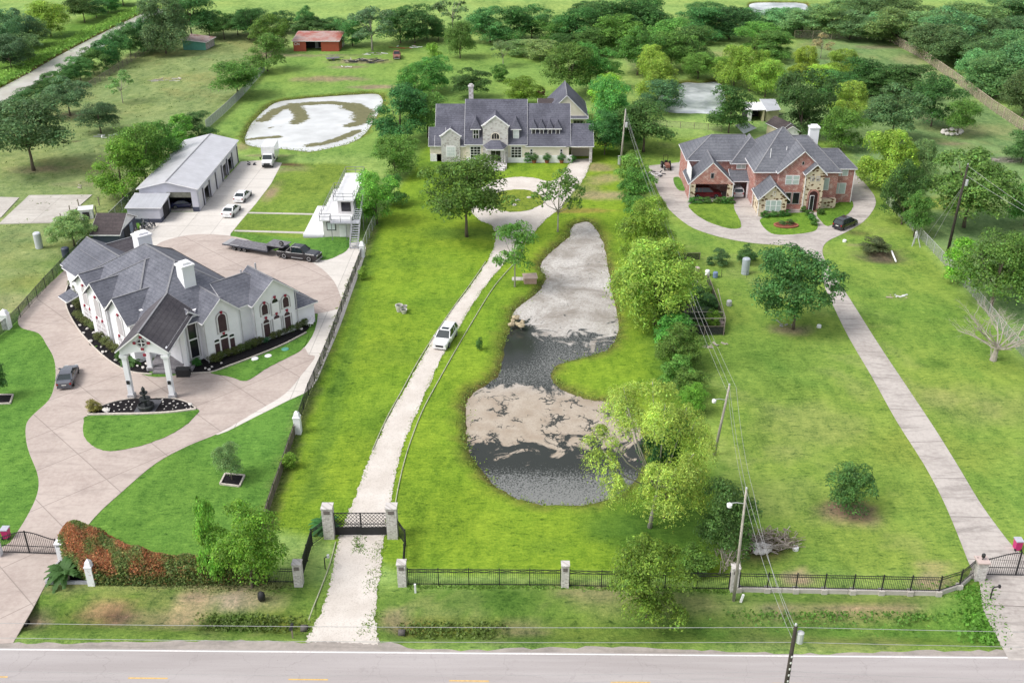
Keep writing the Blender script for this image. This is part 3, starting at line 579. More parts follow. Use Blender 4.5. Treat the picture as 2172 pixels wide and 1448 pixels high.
def brick_wall(name, c1, c2, c3):
    m, nt, b = new_mat(name, .9, .2); pos = geo_pos(nt); sep = nt.nodes.new("ShaderNodeSeparateXYZ"); nt.links.new(pos, sep.inputs[0])
    cm = nt.nodes.new("ShaderNodeCombineXYZ"); nt.links.new(maths(nt, 'ADD', sep.outputs[0], sep.outputs[1]), cm.inputs[0]); nt.links.new(sep.outputs[2], cm.inputs[1])
    br = nt.nodes.new("ShaderNodeTexBrick"); br.inputs["Scale"].default_value = 1.0; br.inputs["Brick Width"].default_value = .42; br.inputs["Row Height"].default_value = .16; br.inputs["Mortar Size"].default_value = .018
    br.inputs["Color1"].default_value = (*c1, 1); br.inputs["Color2"].default_value = (*c2, 1); br.inputs["Mortar"].default_value = (.50, .40, .36, 1); nt.links.new(cm.outputs[0], br.inputs["Vector"])
    n = noise(nt, cm.outputs[0], 1.3, 5, .7); col = mixc(nt, ramp(nt, n, [(.50, (0, 0, 0)), (.62, (.75, .75, .75))]), br.outputs["Color"], c3)
    n2 = noise(nt, cm.outputs[0], .5, 3, .6); col = mixc(nt, ramp(nt, n2, [(.45, (0, 0, 0)), (.65, (.5, .5, .5))]), col, c1)
    nt.links.new(col, b.inputs["Base Color"]); return m
M_BRICK = brick_wall("red_brick", (.40, .15, .12), (.25, .08, .07), (.60, .45, .41))
# ================================================================== BUILDINGS: helpers
class House:
    """walls, roof and trim of one building, gathered as volumes in its own frame (u along the front, w going back)"""
    def __init__(s, frame): s.fr = frame; s.walls = []; s.roofs = {}; s.trim = MB(); s.ridge = MB()
    def W(s, k): s.walls.append((k, MB())); return s.walls[-1][1]
    def block(s, u0, u1, w0, w1, z0, z1, k):
        mb = s.W(k); mb.prism([s.fr(u0, w0), s.fr(u1, w0), s.fr(u1, w1), s.fr(u0, w1)], z0, z1); return mb
    def plane_roof(s, polys, mat, th=.16, trim=.16, cap=True):
        """closed roof of the given planes; outer edges get a fascia, shared edges a ridge cap"""
        P = [[(*s.fr(u, w), z) for u, w, z in p] for p in polys]; mb = s.roofs.setdefault(mat, MB()); cnt = {}
        key = lambda q: (round(q[0], 2), round(q[1], 2), round(q[2], 2))
        for p in P:
            mb.poly(p); mb.poly([(x, y, z - th) for x, y, z in reversed(p)])
            for i in range(len(p)):
                a, c = p[i], p[(i + 1) % len(p)]; cnt.setdefault(frozenset((key(a), key(c))), []).append((a, c))
        for e in cnt.values():
            a, c = e[0]
            if len(e) == 1:
                mb.poly([a, c, (c[0], c[1], c[2] - th), (a[0], a[1], a[2] - th)])
                if trim: s.trim.beam((a[0], a[1], a[2] - th * .62), (c[0], c[1], c[2] - th * .62), .07, trim * .8)
            elif cap and min(a[2], c[2]) > -9: s.ridge.beam((a[0], a[1], a[2] + .015), (c[0], c[1], c[2] + .015), .20, .05)
    def wing(s, u0, u1, w0, w1, ez, rz, axis, wall, roof, e0='gable', e1='gable', over=.4, z0=0.0, cap=True, wallk0=None, hip=None):
        """axis 'u': ridge runs along u; e0/e1 are the ends at the low and high side of the ridge axis"""
        sw = (lambda a, c, z: (a, c, z)) if axis == 'u' else (lambda a, c, z: (c, a, z))
        (s0, s1), (t0, t1) = ((u0, u1), (w0, w1)) if axis == 'u' else ((w0, w1), (u0, u1))
        half = (t1 - t0) / 2; tm = (t0 + t1) / 2; sl = (rz - ez) / half; lo = ez - sl * over
        h0 = (hip or half) if e0 == 'hip' else 0; h1 = (hip or half) if e1 == 'hip' else 0
        S0 = s0 - (over if e0 else 0); S1 = s1 + (over if e1 else 0)
        r0 = s0 + h0 if e0 == 'hip' else S0; r1 = s1 - h1 if e1 == 'hip' else S1
        T0, T1 = t0 - over, t1 + over
        pl = [[sw(S0, T0, lo), sw(S1, T0, lo), sw(r1, tm, rz), sw(r0, tm, rz)], [sw(S1, T1, lo), sw(S0, T1, lo), sw(r0, tm, rz), sw(r1, tm, rz)]]
        if e0 == 'hip': pl.append([sw(S0, T1, lo), sw(S0, T0, lo), sw(r0, tm, rz)])
        if e1 == 'hip': pl.append([sw(S1, T0, lo), sw(S1, T1, lo), sw(r1, tm, rz)])
        s.plane_roof(pl, roof, cap=cap)
        if wall:
            bm_ = s.block(u0, u1, w0, w1, z0, ez - .10, wall)
            for e, q, dq in ((e0, s0, .25), (e1, s1, -.25)):
                if e == 'gable':
                    pts = [sw(q, t0, ez - .10), sw(q, t1, ez - .10), sw(q, tm, rz - .20)]; pt2 = [sw(q + dq, a[1] if axis == 'u' else a[0], a[2]) for a in pts]
                    mb = s.W(wallk0) if wallk0 else bm_; A = [(*s.fr(a, c), z) for a, c, z in pts]; B = [(*s.fr(a, c), z) for a, c, z in pt2]
                    mb.add(A + B, [(0, 1, 2), (5, 4, 3), (0, 3, 4, 1), (1, 4, 5, 2), (2, 5, 3, 0)])
    def finish(s, root, wallmats, trimmat=None, names=None):
        out = {}
        for k, mb in s.walls: out[k] = mb.build("pier" if k in 'pt' else "plinth" if k == 'n' else "floor" if k == 'f' else "wall", wallmats[k], root)
        for m, mb in s.roofs.items():
            o = mb.build("roof", m, root); out.setdefault('roof', o)
        if s.trim.f: s.trim.build("fascia", trimmat or M_TRIM, root)
        if s.ridge.f: s.ridge.build("ridge_cap", M_RIDGE, out['roof'])
        return out
M_RIDGE = plain("ridge_cap", (.21, .21, .225), .9, .15, 3)
def window(root, fr, u, w, z, wd, ht, nrm, glass, frame=None, arch=0.0, bars=(1, 1), fw=.12, along='u', out=.05, name="window", surround=None, key=None, lab=None):
    """a window centred at u on the plane w (along 'u') or at w on the plane u (along 'w'); nrm -1/+1 is the outward side"""
    def q(a, d, zz):
        return (*(fr(u + a, w + d * nrm) if along == 'u' else fr(u + d * nrm, w + a)), zz)
    frame = frame or M_TRIM
    def outline(hw, zb, zt, ar):
        pts = [(-hw, zb), (hw, zb)]
        if ar > 0:
            for k in range(0, 9): t = math.pi * k / 8; pts.append((hw * math.cos(t), zt - ar + ar * math.sin(t)))
        else: pts += [(hw, zt), (-hw, zt)]
        return pts
    def slab(mb, pts, d0, d1):
        n = len(pts); vs = [q(a, d0, b_) for a, b_ in pts] + [q(a, d1, b_) for a, b_ in pts]
        mb.add(vs, [tuple(range(n)), tuple(range(2 * n - 1, n - 1, -1))] + [(i, (i + 1) % n, n + (i + 1) % n, n + i) for i in range(n)])
    par = root
    mb = MB(); base = 0.0
    if surround: slab(mb, outline(wd / 2 + .28, z - .18, z + ht + .28, arch and arch + .22), -.02, .05); mb.build("surround", surround, root); base = .05
    mb = MB(); slab(mb, outline(wd / 2 + fw, z - fw, z + ht + fw, arch and arch + fw * .8), -.02, base + out); f = mb.build(name, frame, par)
    if lab: f["label"] = lab
    mb = MB(); slab(mb, outline(wd / 2, z, z + ht, arch), base + out - .01, base + out + .012)
    mb.build("pane", glass, f)
    mb = MB(); any_ = False; d0, d1 = base + out + .012, base + out + .035
    for i in range(1, bars[0]): a = -wd / 2 + wd * i / bars[0]; slab(mb, [(a - .03, z), (a + .03, z), (a + .03, z + ht - (arch * .3)), (a - .03, z + ht - arch * .3)], d0, d1); any_ = True
    for i in range(1, bars[1]): zz = z + ht * i / bars[1]; slab(mb, [(-wd / 2, zz - .03), (wd / 2, zz - .03), (wd / 2, zz + .03), (-wd / 2, zz + .03)], d0, d1 + .003); any_ = True
    if any_: mb.build("muntin", frame, f)
    if key:
        mb = MB(); a = wd / 2; slab(mb, [(-.11, z + ht + fw * .6), (.11, z + ht + fw * .6), (.17, z + ht + .36), (-.17, z + ht + .36)], base + .01, base + .16); mb.build("keystone", key, f)
    return f
# ================================================================== WHITE HOUSE (turned 45 degrees, porch towards the road)
S2 = 2 ** -.5
def AB(a, b): return ((a - b) * S2, (a + b) * S2)
wh = thing("white_house", "large white stucco house with grey roofs and columned porch beside the curved driveway", "house", (*AB(52, 113), 0))
h = House(AB); rt = M_SH_WHITE; EZ = 5.7
h.wing(45.5, 58.5, 103.9, 124.6, EZ, 10.3, 'w', None, rt, 'hip', 'hip', .45, hip=6.6); h.block(46.0, 58.3, 108.8, 124.4, 0, EZ - .1, 'w')                    # main hipped block
h.wing(45.5, 51.5, 108.9, 121.1, EZ, 9.55, 'u', 'w', rt, 'hip', None, .40, hip=4.9)                     # hipped wing to the left
for c, hw, u0, rz in ((121.6, 2.5, 45.0, 7.35), (117.5, 2.4, 44.55, 7.55), (110.9, 2.5, 44.25, 7.8)):
    h.wing(u0, 50.5, c - hw, c + hw, EZ, rz, 'u', 'w', rt, 'gable', None, .45, cap=True)
h.wing(54.2, 62.2, 103.5, 110.1, EZ, 7.8, 'u', 'w', rt, None, 'hip', .4)                       # right block
h.wing(50.6, 55.2, 102.7, 108.5, EZ, 7.8, 'w', 'w', rt, 'gable', None, .4)
h.wing(57.2, 63.0, 102.65, 108.0, EZ, 8.0, 'w', 'w', rt, 'gable', None, .4)
h.wing(47.9, 51.0, 103.95, 109.0, EZ, 6.8, 'w', 'w', rt, 'gable', None, .25)              # entry bay
h.block(63.0, 65.9, 103.0, 108.0, 0, 2.9, 'w')
h.plane_roof([[(62.9, 102.6, 2.9), (66.3, 102.6, 2.9), (62.9, 105.3, 5.0)], [(66.3, 102.6, 2.9), (66.3, 108.4, 2.9), (62.9, 108.4, 5.0), (62.9, 105.3, 5.0)]], rt)
h.wing(48.2, 55.8, 123.6, 135.6, 3.6, 6.1, 'w', 'w', rt, None, 'gable', .45)                    # low wing far left
h.wing(47.9, 53.0, 128.5, 134.4, 3.55, 5.0, 'w', 'w', rt, None, 'gable', .45)
h.wing(52.0, 57.6, 132.2, 136.6, 3.5, 5.0, 'u', 'w', M_SH_PORCH, None, 'gable', .4)             # back wing
h.plane_roof([[(58.5, 107.0, 4.2), (61.7, 107.0, 3.0), (61.7, 131.5, 3.0), (58.5, 131.5, 4.2)]], M_SH_BROWN, .2)   # rear veranda
h.block(61.2, 61.5, 110.0, 110.3, 0, 2.9, 'w'); h.block(61.2, 61.5, 131.0, 131.3, 0, 2.9, 'w')
h.plane_roof([[(45.6, 125.6, 2.9), (43.9, 125.6, 2.4), (43.9, 128.2, 2.4), (45.6, 128.2, 2.9)]], rt, .15)
# porch roof, axis aligned
XF = lambda u, w: (u, w)
hp = House(XF)
hp.wing(-43.55, -38.5, 99.95, 109.8, 6.42, 8.45, 'w', None, M_SH_PORCH, 'gable', None, .40, cap=True)
p = h.finish(wh, {'w': M_STUCCO})
hp.finish(wh, {})
pm = MB(); c = [(-43.6, 99.95), (-38.4, 99.95)]                                                # pediment with a shallow arch under it
arch = [(-43.6 + 5.2 * k / 12, 5.4 + .55 * math.sin(math.pi * k / 12)) for k in range(13)]
front_ = arch + [(-38.4, 6.35), (-41.0, 8.25), (-43.6, 6.35)]
n = len(front_); pm.add([(x, 99.9, z) for x, z in front_] + [(x, 100.35, z) for x, z in front_], [tuple(range(n - 1, -1, -1)), tuple(range(n, 2 * n))] + [(i, (i + 1) % n, n + (i + 1) % n, n + i) for i in range(n)])
for x in (-43.6, -38.75): pm.box(x, 100.36, 5.5, x + .35, 109.5, 6.35)
pm.build("pediment", M_STUCCO, wh)
for x, y in ((-43.3, 100.25), (-38.75, 100.25), (-43.2, 106.6), (-39.0, 106.9)):
    cm = MB(); cm.box(x - .26, y - .26, .5, x + .26, y + .26, 5.05); cl = cm.build("column", M_STUCCO, wh)
    cm = MB(); cm.box(x - .38, y - .38, 0, x + .38, y + .38, .5); cm.build("column_base", M_GREYTRIM, cl)
    cm = MB(); cm.box(x - .34, y - .34, 5.05, x + .34, y + .34, 5.2); cm.box(x - .42, y - .42, 5.2, x + .42, y + .42, 5.5); cm.build("capital", M_STUCCO, cl)
    if y < 103:
        cm = MB(); cm.box(x - .16, y - .42, 1.9, x + .16, y - .26, 2.3); cm.build("wall_lamp", M_IRON, wh)
# round window in the pediment
def disc(cx, y0, cz, r0, r1, th, n=20):
    mb = MB(); vs = []
    for y in (y0, y0 - th):
        for rr in (r0, r1):
            for k in range(n): t = 2 * math.pi * k / n; vs.append((cx + rr * math.cos(t), y, cz + rr * math.sin(t)))
    fs = []
    for k in range(n):
        k2 = (k + 1) % n; fs += [(k, k2, n + k2, n + k), (2 * n + k, 3 * n + k, 3 * n + k2, 2 * n + k2), (n + k, n + k2, 3 * n + k2, 3 * n + k)]
        if r0 > 0: fs.append((k, 2 * n + k, 2 * n + k2, k2))
    mb.add(vs, fs); return mb
fo = disc(-41.0, 99.89, 7.05, .42, .58, .08).build("round_window", M_GREYTRIM, wh); disc(-41.0, 99.89, 7.05, .001, .42, .03).build("pane", M_GLASS_DARK, fo)
cm = MB(); cm.box(-41.42, 99.82, 7.01, -40.58, 99.85, 7.09); cm.box(-41.04, 99.815, 6.63, -40.96, 99.847, 7.47); cm.build("muntin", M_TRIM, fo)
for dx, dz in ((0, .72), (0, -.72), (.78, 0), (-.78, 0), (.12, -1.45)): MB().box(-41.0 + dx - .15, 99.76, 7.05 + dz - .14, -41.0 + dx + .15, 99.89, 7.05 + dz + .14).build("keystone", M_RED, wh)
st = MB(); st.box(-43.4, 106.2, .02, -38.2, 110.0, .40); st.box(-42.7, 105.6, .02, -38.5, 106.3, .22); st.build("porch_floor", plain("grey_pavers", (.20, .19, .205), .85, .3, 2.5), wh)
# entry glazing inside the porch, seen through the columns
MB().prism([(-44.6, 109.6), (-38.0, 109.6), (-38.0, 113), (-44.6, 113)], 0, 6.3).build('wall', M_STUCCO, wh)
window(wh, XF, -40.6, 109.6, .45, 2.8, 4.2, -1, M_GLASS_DARK, M_TRIM, 0, (3, 4), .14, name="entry_door")
# windows on the right front (plane w = const, outward -w)
f = lambda u, z, wd, ht, ar, gl=M_GLASS_PLUM, w=102.7, key=M_RED: window(wh, AB, u, w, z, wd, ht, -1, gl, M_TRIM, ar, (1, 1), .10, surround=M_GREYTRIM, key=key)
f(52.9, 3.35, 1.05, 2.3, .5)
for du, ww, hh in ((-1.0, .62, 1.55), (0, .95, 1.85), (1.0, .62, 1.55)): window(wh, AB, 52.9 + du, 102.7, .55, ww, hh, -1, M_GLASS_PLUM, M_TRIM, 0, (1, 1), .12)
for du, ww, zz in ((-1.0, .62, 2.32), (0, .95, 2.62), (1.0, .62, 2.32)): window(wh, AB, 52.9 + du, 102.7, zz, ww, .30, -1, M_GLASS_DARK, M_TRIM, .1, (1, 1), .10, key=M_RED if du == 0 else None)
for u, lo in ((58.65, 3.5), (60.15, 3.75), (61.65, 3.5)):
    mid = abs(u - 60.15) < .1
    if mid:
        f(u, 3.3, .82, 1.25, 0, M_TRIM, 102.65, None); window(wh, AB, u, 102.6, 4.75, .82, .52, -1, M_GLASS_DARK, M_TRIM, .4, (1, 1), .1, key=M_RED)
        f(u, .7, .82, 1.7, 0, M_TRIM, 102.65, None); window(wh, AB, u, 102.6, 2.6, .82, .45, -1, M_GLASS_PLUM, M_TRIM, .38, (1, 1), .1, key=M_RED)
    else:
        f(u, 3.65, .82, 1.35, .42, M_GLASS_PLUM, 102.65)
        f(u, .6, .82, 1.75, 0, M_GLASS_PLUM, 102.65, None); window(wh, AB, u, 102.6, 2.5, .82, .48, -1, M_GLASS_PLUM, M_TRIM, .4, (1, 1), .1, key=M_RED)
for z, ht in ((.75, 2.2), (3.15, 1.85)): window(wh, AB, 49.6, 103.95, z, 1.0, ht, -1, M_GLASS_DARK, M_TRIM, 0, (1, 1), .1, surround=M_GREYTRIM, key=M_RED if z > 2 else None)
# windows on the left front (plane u = const, outward -u)
for c, u0 in ((121.9, 45.0), (117.5, 44.55), (110.9, 44.25)):
    window(wh, AB, u0, c, 3.0, 1.25, 2.4, -1, M_SHADE, M_TRIM, .45, (1, 1), .12, 'w', surround=M_GREYTRIM, key=M_RED)
    for dc in (-.75, .75): window(wh, AB, u0, c + dc, .5, 1.1, 1.9, -1, M_SHADE, M_TRIM, 0, (2, 3), .12, 'w', key=M_RED)
window(wh, AB, 48.2, 126.6, .8, .9, 1.9, -1, M_SHADE, M_TRIM, 0, (1, 1), .1, 'w'); window(wh, AB, 47.9, 131.0, .9, 1.2, 1.6, -1, M_SHADE, M_TRIM, 0, (1, 1), .1, 'w')
def chimney(root, fr, u, w, z0, z1, su, sw_, mat, cap=True):
    mb = MB(); q = lambda a, b_: fr(u + a, w + b_)
    mb.prism([q(-su, -sw_), q(su, -sw_), q(su, sw_), q(-su, sw_)], z0, z1); c = mb.build("chimney", mat, root); cap = M_TRIM if cap is True else cap
    mb = MB(); e = .12; mb.prism([q(-su - e, -sw_ - e), q(su + e, -sw_ - e), q(su + e, sw_ + e), q(-su - e, sw_ + e)], z1, z1 + .22)
    mb.prism([q(-su * .7, -sw_ * .7), q(su * .7, -sw_ * .7), q(su * .7, sw_ * .7), q(-su * .7, sw_ * .7)], z1 + .22, z1 + .5); mb.build("chimney_cap", cap, c); return c
chimney(wh, AB, 51.9, 107.9, 7.0, 10.5, .75, .75, M_STUCCO)
chimney(wh, AB, 56.0, 127.6, 0, 7.6, .95, .85, M_STUCCO)
for u, w in ((58.9, 107.6), (60.1, 107.9), (61.3, 108.2)): MB().tube([(*AB(u, w), 6.6), (*AB(u, w), 7.9)], .12, 7).build("vent_pipe", M_GREYTRIM, p['roof'])
for u, w in ((50.5, 102.55), (55.3, 102.55), (57.1, 102.5), (63.1, 102.5), (44.15, 113.6), (44.4, 115.0)): MB().beam((*AB(u, w), .1), (*AB(u, w), 5.5), .09).build("downspout", M_GREYTRIM, wh)
# ================================================================== MIDDLE HOUSE (cream, steep dark roofs) and the garage behind it
mh = thing("cream_house", "wide cream house with steep dark roofs and grey brick gables behind the circle drive", "house", (-2, 185.4, 0))
XF = lambda u, w: (u, w)
hm = House(XF); rt = M_SH_MID; Y0 = 185.4
hm.wing(-10.15, .7, Y0, 198.9, 3.75, 10.0, 'u', 'c', rt, 'gable', 'gable', .3, cap=False)
hm.wing(-15.6, -10.1, Y0 + .6, 198.3, 3.3, 9.1, 'u', 'c', rt, 'gable', None, .3, cap=False)
hm.wing(-16.8, -14.0, Y0 + .65, 191.0, 3.25, 5.75, 'u', 'c', rt, 'gable', None, .25, cap=False)
hm.wing(.7, 8.6, Y0 + .02, 198.2, 3.45, 9.3, 'u', 'c', rt, None, 'gable', .3, cap=False)
hm.plane_roof([[(8.0, Y0 - .28, 3.2), (13.1, Y0 - .28, 3.2), (13.1, 189.3, 6.25), (8.0, 189.3, 6.25)], [(8.0, 189.3, 6.25), (13.1, 189.3, 6.25), (13.1, 193.0, 3.2), (8.0, 193.0, 3.2)]], rt, cap=False)
hm.block(9.2, 12.8, Y0 + 4.2, 192.6, 0, 4.2, 'c'); hm.block(12.35, 12.85, Y0 + .1, Y0 + .6, 0, 3.1, 'b')
hm.block(9.2, 12.7, Y0 + .15, Y0 + .45, 2.75, 3.15, 'c')

def brick_gable(x0, x1, y, ez, az, k):
    m = (x0 + x1) / 2; pts = [(x0, 0), (x1, 0), (x1, ez - .5), (x1 + .22, ez), (x1 - .25, ez + .05), (m, az), (x0 + .25, ez + .05), (x0 - .22, ez), (x0, ez - .5)]; n = len(pts)
    hm.W(k).add([(a, y, z) for a, z in pts] + [(a, y + .55, z) for a, z in pts], [tuple(range(n)), tuple(range(2 * n - 1, n - 1, -1))] + [(i, (i + 1) % n, n + (i + 1) % n, n + i) for i in range(n)])
    for s in (1, -1): hm.trim.beam((m, y - .02, az + .06), (m + s * (x1 - m + .0), y - .02, ez + .06 + .1), .30, .16); hm.trim.beam((m + s * (x1 - m - .05), y - .02, ez + .08), (m + s * (x1 - m + .30), y - .02, ez + .08), .30, .16)
brick_gable(-14.7, -11.25, Y0 + .25, 4.8, 6.15, 'b'); brick_gable(-7.05, -2.5, Y0 - .4, 6.9, 8.7, 'b')
hm.wing(-14.5, -11.45, Y0 + .6, 190.5, 4.6, 5.95, 'w', None, rt, None, None, .0, cap=False); hm.wing(-6.85, -2.7, Y0, 192.5, 6.7, 8.45, 'w', None, rt, None, None, .0, cap=False)
hm.block(-6.8, -2.75, Y0 + .15, 190, 3.6, 6.7, 'c'); hm.block(-14.45, -11.5, Y0 + .8, 188, 3.2, 4.6, 'c')
hm.block(.72, 9.2, Y0 - .05, Y0 + .3, 0, 1.4, 'p'); hm.block(-10.1, -7.1, Y0 - .06, Y0 + .3, 0, 1.0, 'p'); hm.block(-2.5, .7, Y0 - .06, Y0 + .3, 0, 1.0, 'p'); hm.block(-16.8, -14.75, Y0 + .6, Y0 + .9, 0, 1.4, 'p')
mp_ = hm.finish(mh, {'c': M_CREAM, 'b': M_GREYBRICK, 'p': M_TRIM})
def dormer(x, y, z0, wd, ht, rise, glass, bars):
    mb = MB(); mb.box(x - wd / 2, y, z0, x + wd / 2, y + 2.6, z0 + ht); d = mb.build("dormer", M_SH_MID, mh)
    o = .24; b0 = z0 + ht; mb = MB(); X0_, X1_, ya, yc = x - wd / 2 - o, x + wd / 2 + o, y - o, y + 3.0
    mb.add([(X0_, ya, b0), (X1_, ya, b0), (X1_, yc, b0), (X0_, yc, b0), (x, y + wd * .62, b0 + rise), (x, yc, b0 + rise)], [(0, 1, 4), (1, 2, 5, 4), (3, 0, 4, 5), (0, 3, 2, 1), (2, 3, 5)]); mb.build("dormer_roof", M_SH_MID, d)
    mb = MB(); mb.box(X0_, ya - .02, b0 - .12, X1_, ya + .08, b0 + .03); mb.build("fascia", M_TRIM, d)
    window(d, XF, x, y, z0 + .12, wd * .62, ht - .3, -1, glass, M_TRIM, 0, bars, .09)
for x, g in ((-8.35, M_GLASS_DARK), (-1.05, M_GLASS_WHITE)): dormer(x, 186.1, 4.15, 1.45, 1.9, 1.75, g, (2, 2))
for x in (2.15, 3.62, 5.10, 6.55): dormer(x, 187.1, 4.75, .95, 1.15, 1.25, M_GLASS_DARK, (1, 1))
chimney(mh, XF, -9.6, 196.5, 6.0, 11.2, .42, .42, M_GREYBRICK, M_GREYBRICK)
window(mh, XF, -12.95, Y0 + .25, 1.2, 1.35, 1.6, -1, M_GLASS_WHITE, M_TRIM, 0, (4, 3), .22)
window(mh, XF, -8.45, Y0, 1.0, 1.75, 1.95, -1, M_GLASS_DARK, M_TRIM, 0, (3, 4), .14); window(mh, XF, -1.0, Y0, 1.0, 1.75, 1.95, -1, M_GLASS_DARK, M_TRIM, 0, (3, 4), .14)
window(mh, XF, -4.78, Y0 - .4, 4.55, 1.35, 1.05, -1, M_GLASS_DARK, M_CREAM, .55, (3, 1), .16)
for x in (1.75, 7.2): window(mh, XF, x, Y0 + .02, 1.55, .34, .95, -1, M_GLASS_DARK, M_TRIM, 0, (1, 2), .08)
window(mh, XF, -4.75, Y0 - .4, .5, 1.7, 2.35, -1, M_GLASS_DARK, M_GREYBRICK, 0, (2, 1), .2, name="front_door")
gd = MB(); gd.box(9.5, Y0 + 4.14, .0, 12.5, Y0 + 4.2, 2.5)
for k in range(1, 4): gd.box(9.5, Y0 + 4.12, .62 * k, 12.5, Y0 + 4.14, .62 * k + .04)
gd.build("garage_door", plain("beige_door", (.50, .43, .36), .6, .05), mh)
po = MB(); po.add([(-7.0, 184.9, 3.35), (-6.3, 182.6, 3.35), (-3.3, 182.6, 3.35), (-2.6, 184.9, 3.35), (-5.6, 184.95, 4.3), (-4.0, 184.95, 4.3)], [(0, 1, 4), (1, 2, 5, 4), (2, 3, 5), (0, 4, 5, 3), (3, 2, 1, 0)]); po = po.build("portico_roof", rt, mh)
pb = MB(); pb.box(-6.4, 182.65, 3.1, -3.2, 184.9, 3.34); pb.build("fascia", M_TRIM, po)
for x in (-6.55, -6.1, -3.55, -3.1): MB().box(x - .14, 183.3, .5, x + .14, 183.6, 3.1).build("column", M_GREYBRICK, mh)
stt = MB(); stt.box(-6.9, 181.6, 0, -2.7, 185.0, .5); stt.box(-6.6, 181.0, 0, -3.0, 181.6, .34); stt.box(-6.6, 180.4, 0, -3.0, 181.0, .17); stt.build("porch_steps", M_GREYBRICK, mh)
# garage with a steep roof behind
ga = thing("rear_garage", "cream outbuilding with steep grey gable roof behind the right end of the cream house", "garage", (9, 206, 0)); hg = House(XF)
hg.wing(4.75, 13.0, 206, 217.3, 3.25, 7.3, 'w', 'c', rt, 'gable', 'gable', .25); hg.wing(3.4, 6.5, 209.5, 213.5, 4.1, 5.2, 'u', 'c', M_SH_BROWN, 'gable', None, .2, cap=False)
hg.plane_roof([[(8.0, 205.2, 2.75), (13.2, 205.2, 2.75), (13.2, 206.0, 3.15), (8.0, 206.0, 3.15)]], rt, .1); hg.finish(ga, {'c': M_CREAM})
window(ga, XF, 11.3, 206, .9, 1.9, 1.2, -1, M_GLASS_DARK, M_GREYTRIM, 0, (3, 1), .1)
# ================================================================== BRICK HOUSE
bh = thing("brick_house", "large red brick house with cream stone gables and grey hipped roofs", "house", (41, 168, 0)); hb = House(XF); rt = M_SH_BRICK
hb.wing(27.9, 38.0, 170.0, 178.6, 5.75, 8.6, 'u', 'b', rt, 'hip', None, .35, cap=True)
hb.wing(35.2, 42.0, 169.3, 174.4, 5.55, 8.7, 'w', 'b', rt, 'hip', None, .35)
hb.wing(37.75, 48.0, 162.5, 175.6, 6.3, 11.4, 'u', 'b', rt, 'hip', 'hip', .40, hip=5.0)
hb.wing(42.0, 51.1, 162.6, 173.5, 6.25, 10.3, 'u', 'b', rt, None, 'hip', .38, hip=4.3)
hb.wing(41.25, 48.35, 161.3, 168.5, 6.55, 9.85, 'w', 'b', rt, 'gable', None, .38)
hb.wing(45.25, 48.15, 160.0, 164.0, 6.65, 8.05, 'w', 's', rt, 'gable', None, .32)
hb.wing(37.8, 42.1, 158.0, 163.0, 3.25, 5.35, 'w', 's', rt, 'gable', None, .36)
hb.wing(47.0, 54.2, 164.6, 171.6, 6.1, 8.1, 'u', 'b', rt, None, 'hip', .35, hip=2.1)
hb.block(48.15, 51.0, 161.7, 162.6, 0, 1.6, 's')
# open garage at the left: side and back walls, stone piers, gable above
hb.wing(27.75, 34.65, 164.7, 171.5, 3.4, 6.75, 'w', None, rt, None, None, .36)
hb.block(27.75, 27.98, 164.95, 170.0, 0, 3.3, 'b'); hb.block(27.98, 38, 171.0, 171.3, 0, 3.3, 'b')
hb.block(27.7, 28.6, 164.7, 165.3, 0, 3.05, 's'); hb.block(33.9, 34.7, 164.7, 165.3, 0, 3.05, 's')
hb.W('b').add([(27.7, 164.7, 3.05), (34.7, 164.7, 3.05), (34.7, 164.7, 3.35), (31.2, 164.7, 6.6), (27.7, 164.7, 3.35), (27.7, 164.98, 3.05), (34.7, 164.98, 3.05), (34.7, 164.98, 3.35), (31.2, 164.98, 6.6), (27.7, 164.98, 3.35)],
              [(4, 3, 2, 1, 0), (5, 6, 7, 8, 9), (0, 1, 6, 5), (1, 2, 7, 6), (2, 3, 8, 7), (3, 4, 9, 8), (4, 0, 5, 9)])
hb.plane_roof([[(34.7, 166.6, 2.95), (37.9, 166.6, 2.95), (37.9, 169.6, 4.1), (34.7, 169.6, 4.1)]], rt)
hb.block(37.45, 37.72, 166.7, 166.95, 0, 2.8, 't'); hb.block(37.76, 38.2, 162.9, 171, 0, 6.2, 'b')
hb.finish(bh, {'b': M_BRICK, 's': M_STONE, 't': M_TRIM})
MB().box(27.79, 165.2, 3.4, 27.85, 169.9, 5.6).build("siding_panel", M_TRIM, bh)
window(bh, XF, 31.2, 164.7, 4.1, .45, .8, -1, M_GLASS_DARK, M_GREYTRIM, 0, (1, 1), .08)
window(bh, XF, 36.75, 169.3, 4.25, 1.4, 1.05, -1, M_GLASS_PALE, M_TRIM, 0, (2, 1), .12)
for x, g, wd in ((39.15, M_GLASS_PALE, .62), (40.0, M_GLASS_PALE, .75), (40.85, M_GLASS_PALE, .62)): window(bh, XF, x, 158.0, .95, wd, 1.7, -1, g, M_TRIM, 0, (1, 2), .08)
window(bh, XF, 39.95, 158.0, 3.5, .3, .6, -1, M_STONE, M_TRIM, 0, (1, 1), .06)
for x in (42.85, 44.0): window(bh, XF, x, 161.3, 4.3, .9, 1.35, -1, M_GLASS_PALE, M_TRIM, 0, (1, 2), .10)
for x in (43.0, 44.35): window(bh, XF, x, 161.3, 1.0, 1.0, 1.8, -1, M_GLASS_DARK, M_GREYTRIM, 0, (1, 1), .10)
window(bh, XF, 44.8, 161.3, 7.5, .28, .5, -1, M_GLASS_DARK, M_GREYTRIM, .13, (1, 1), .06)
for x in (46.2, 47.15): window(bh, XF, x, 160.0, 5.3, .4, .62, -1, M_STONE, M_GREYTRIM, 0, (2, 2), .10)
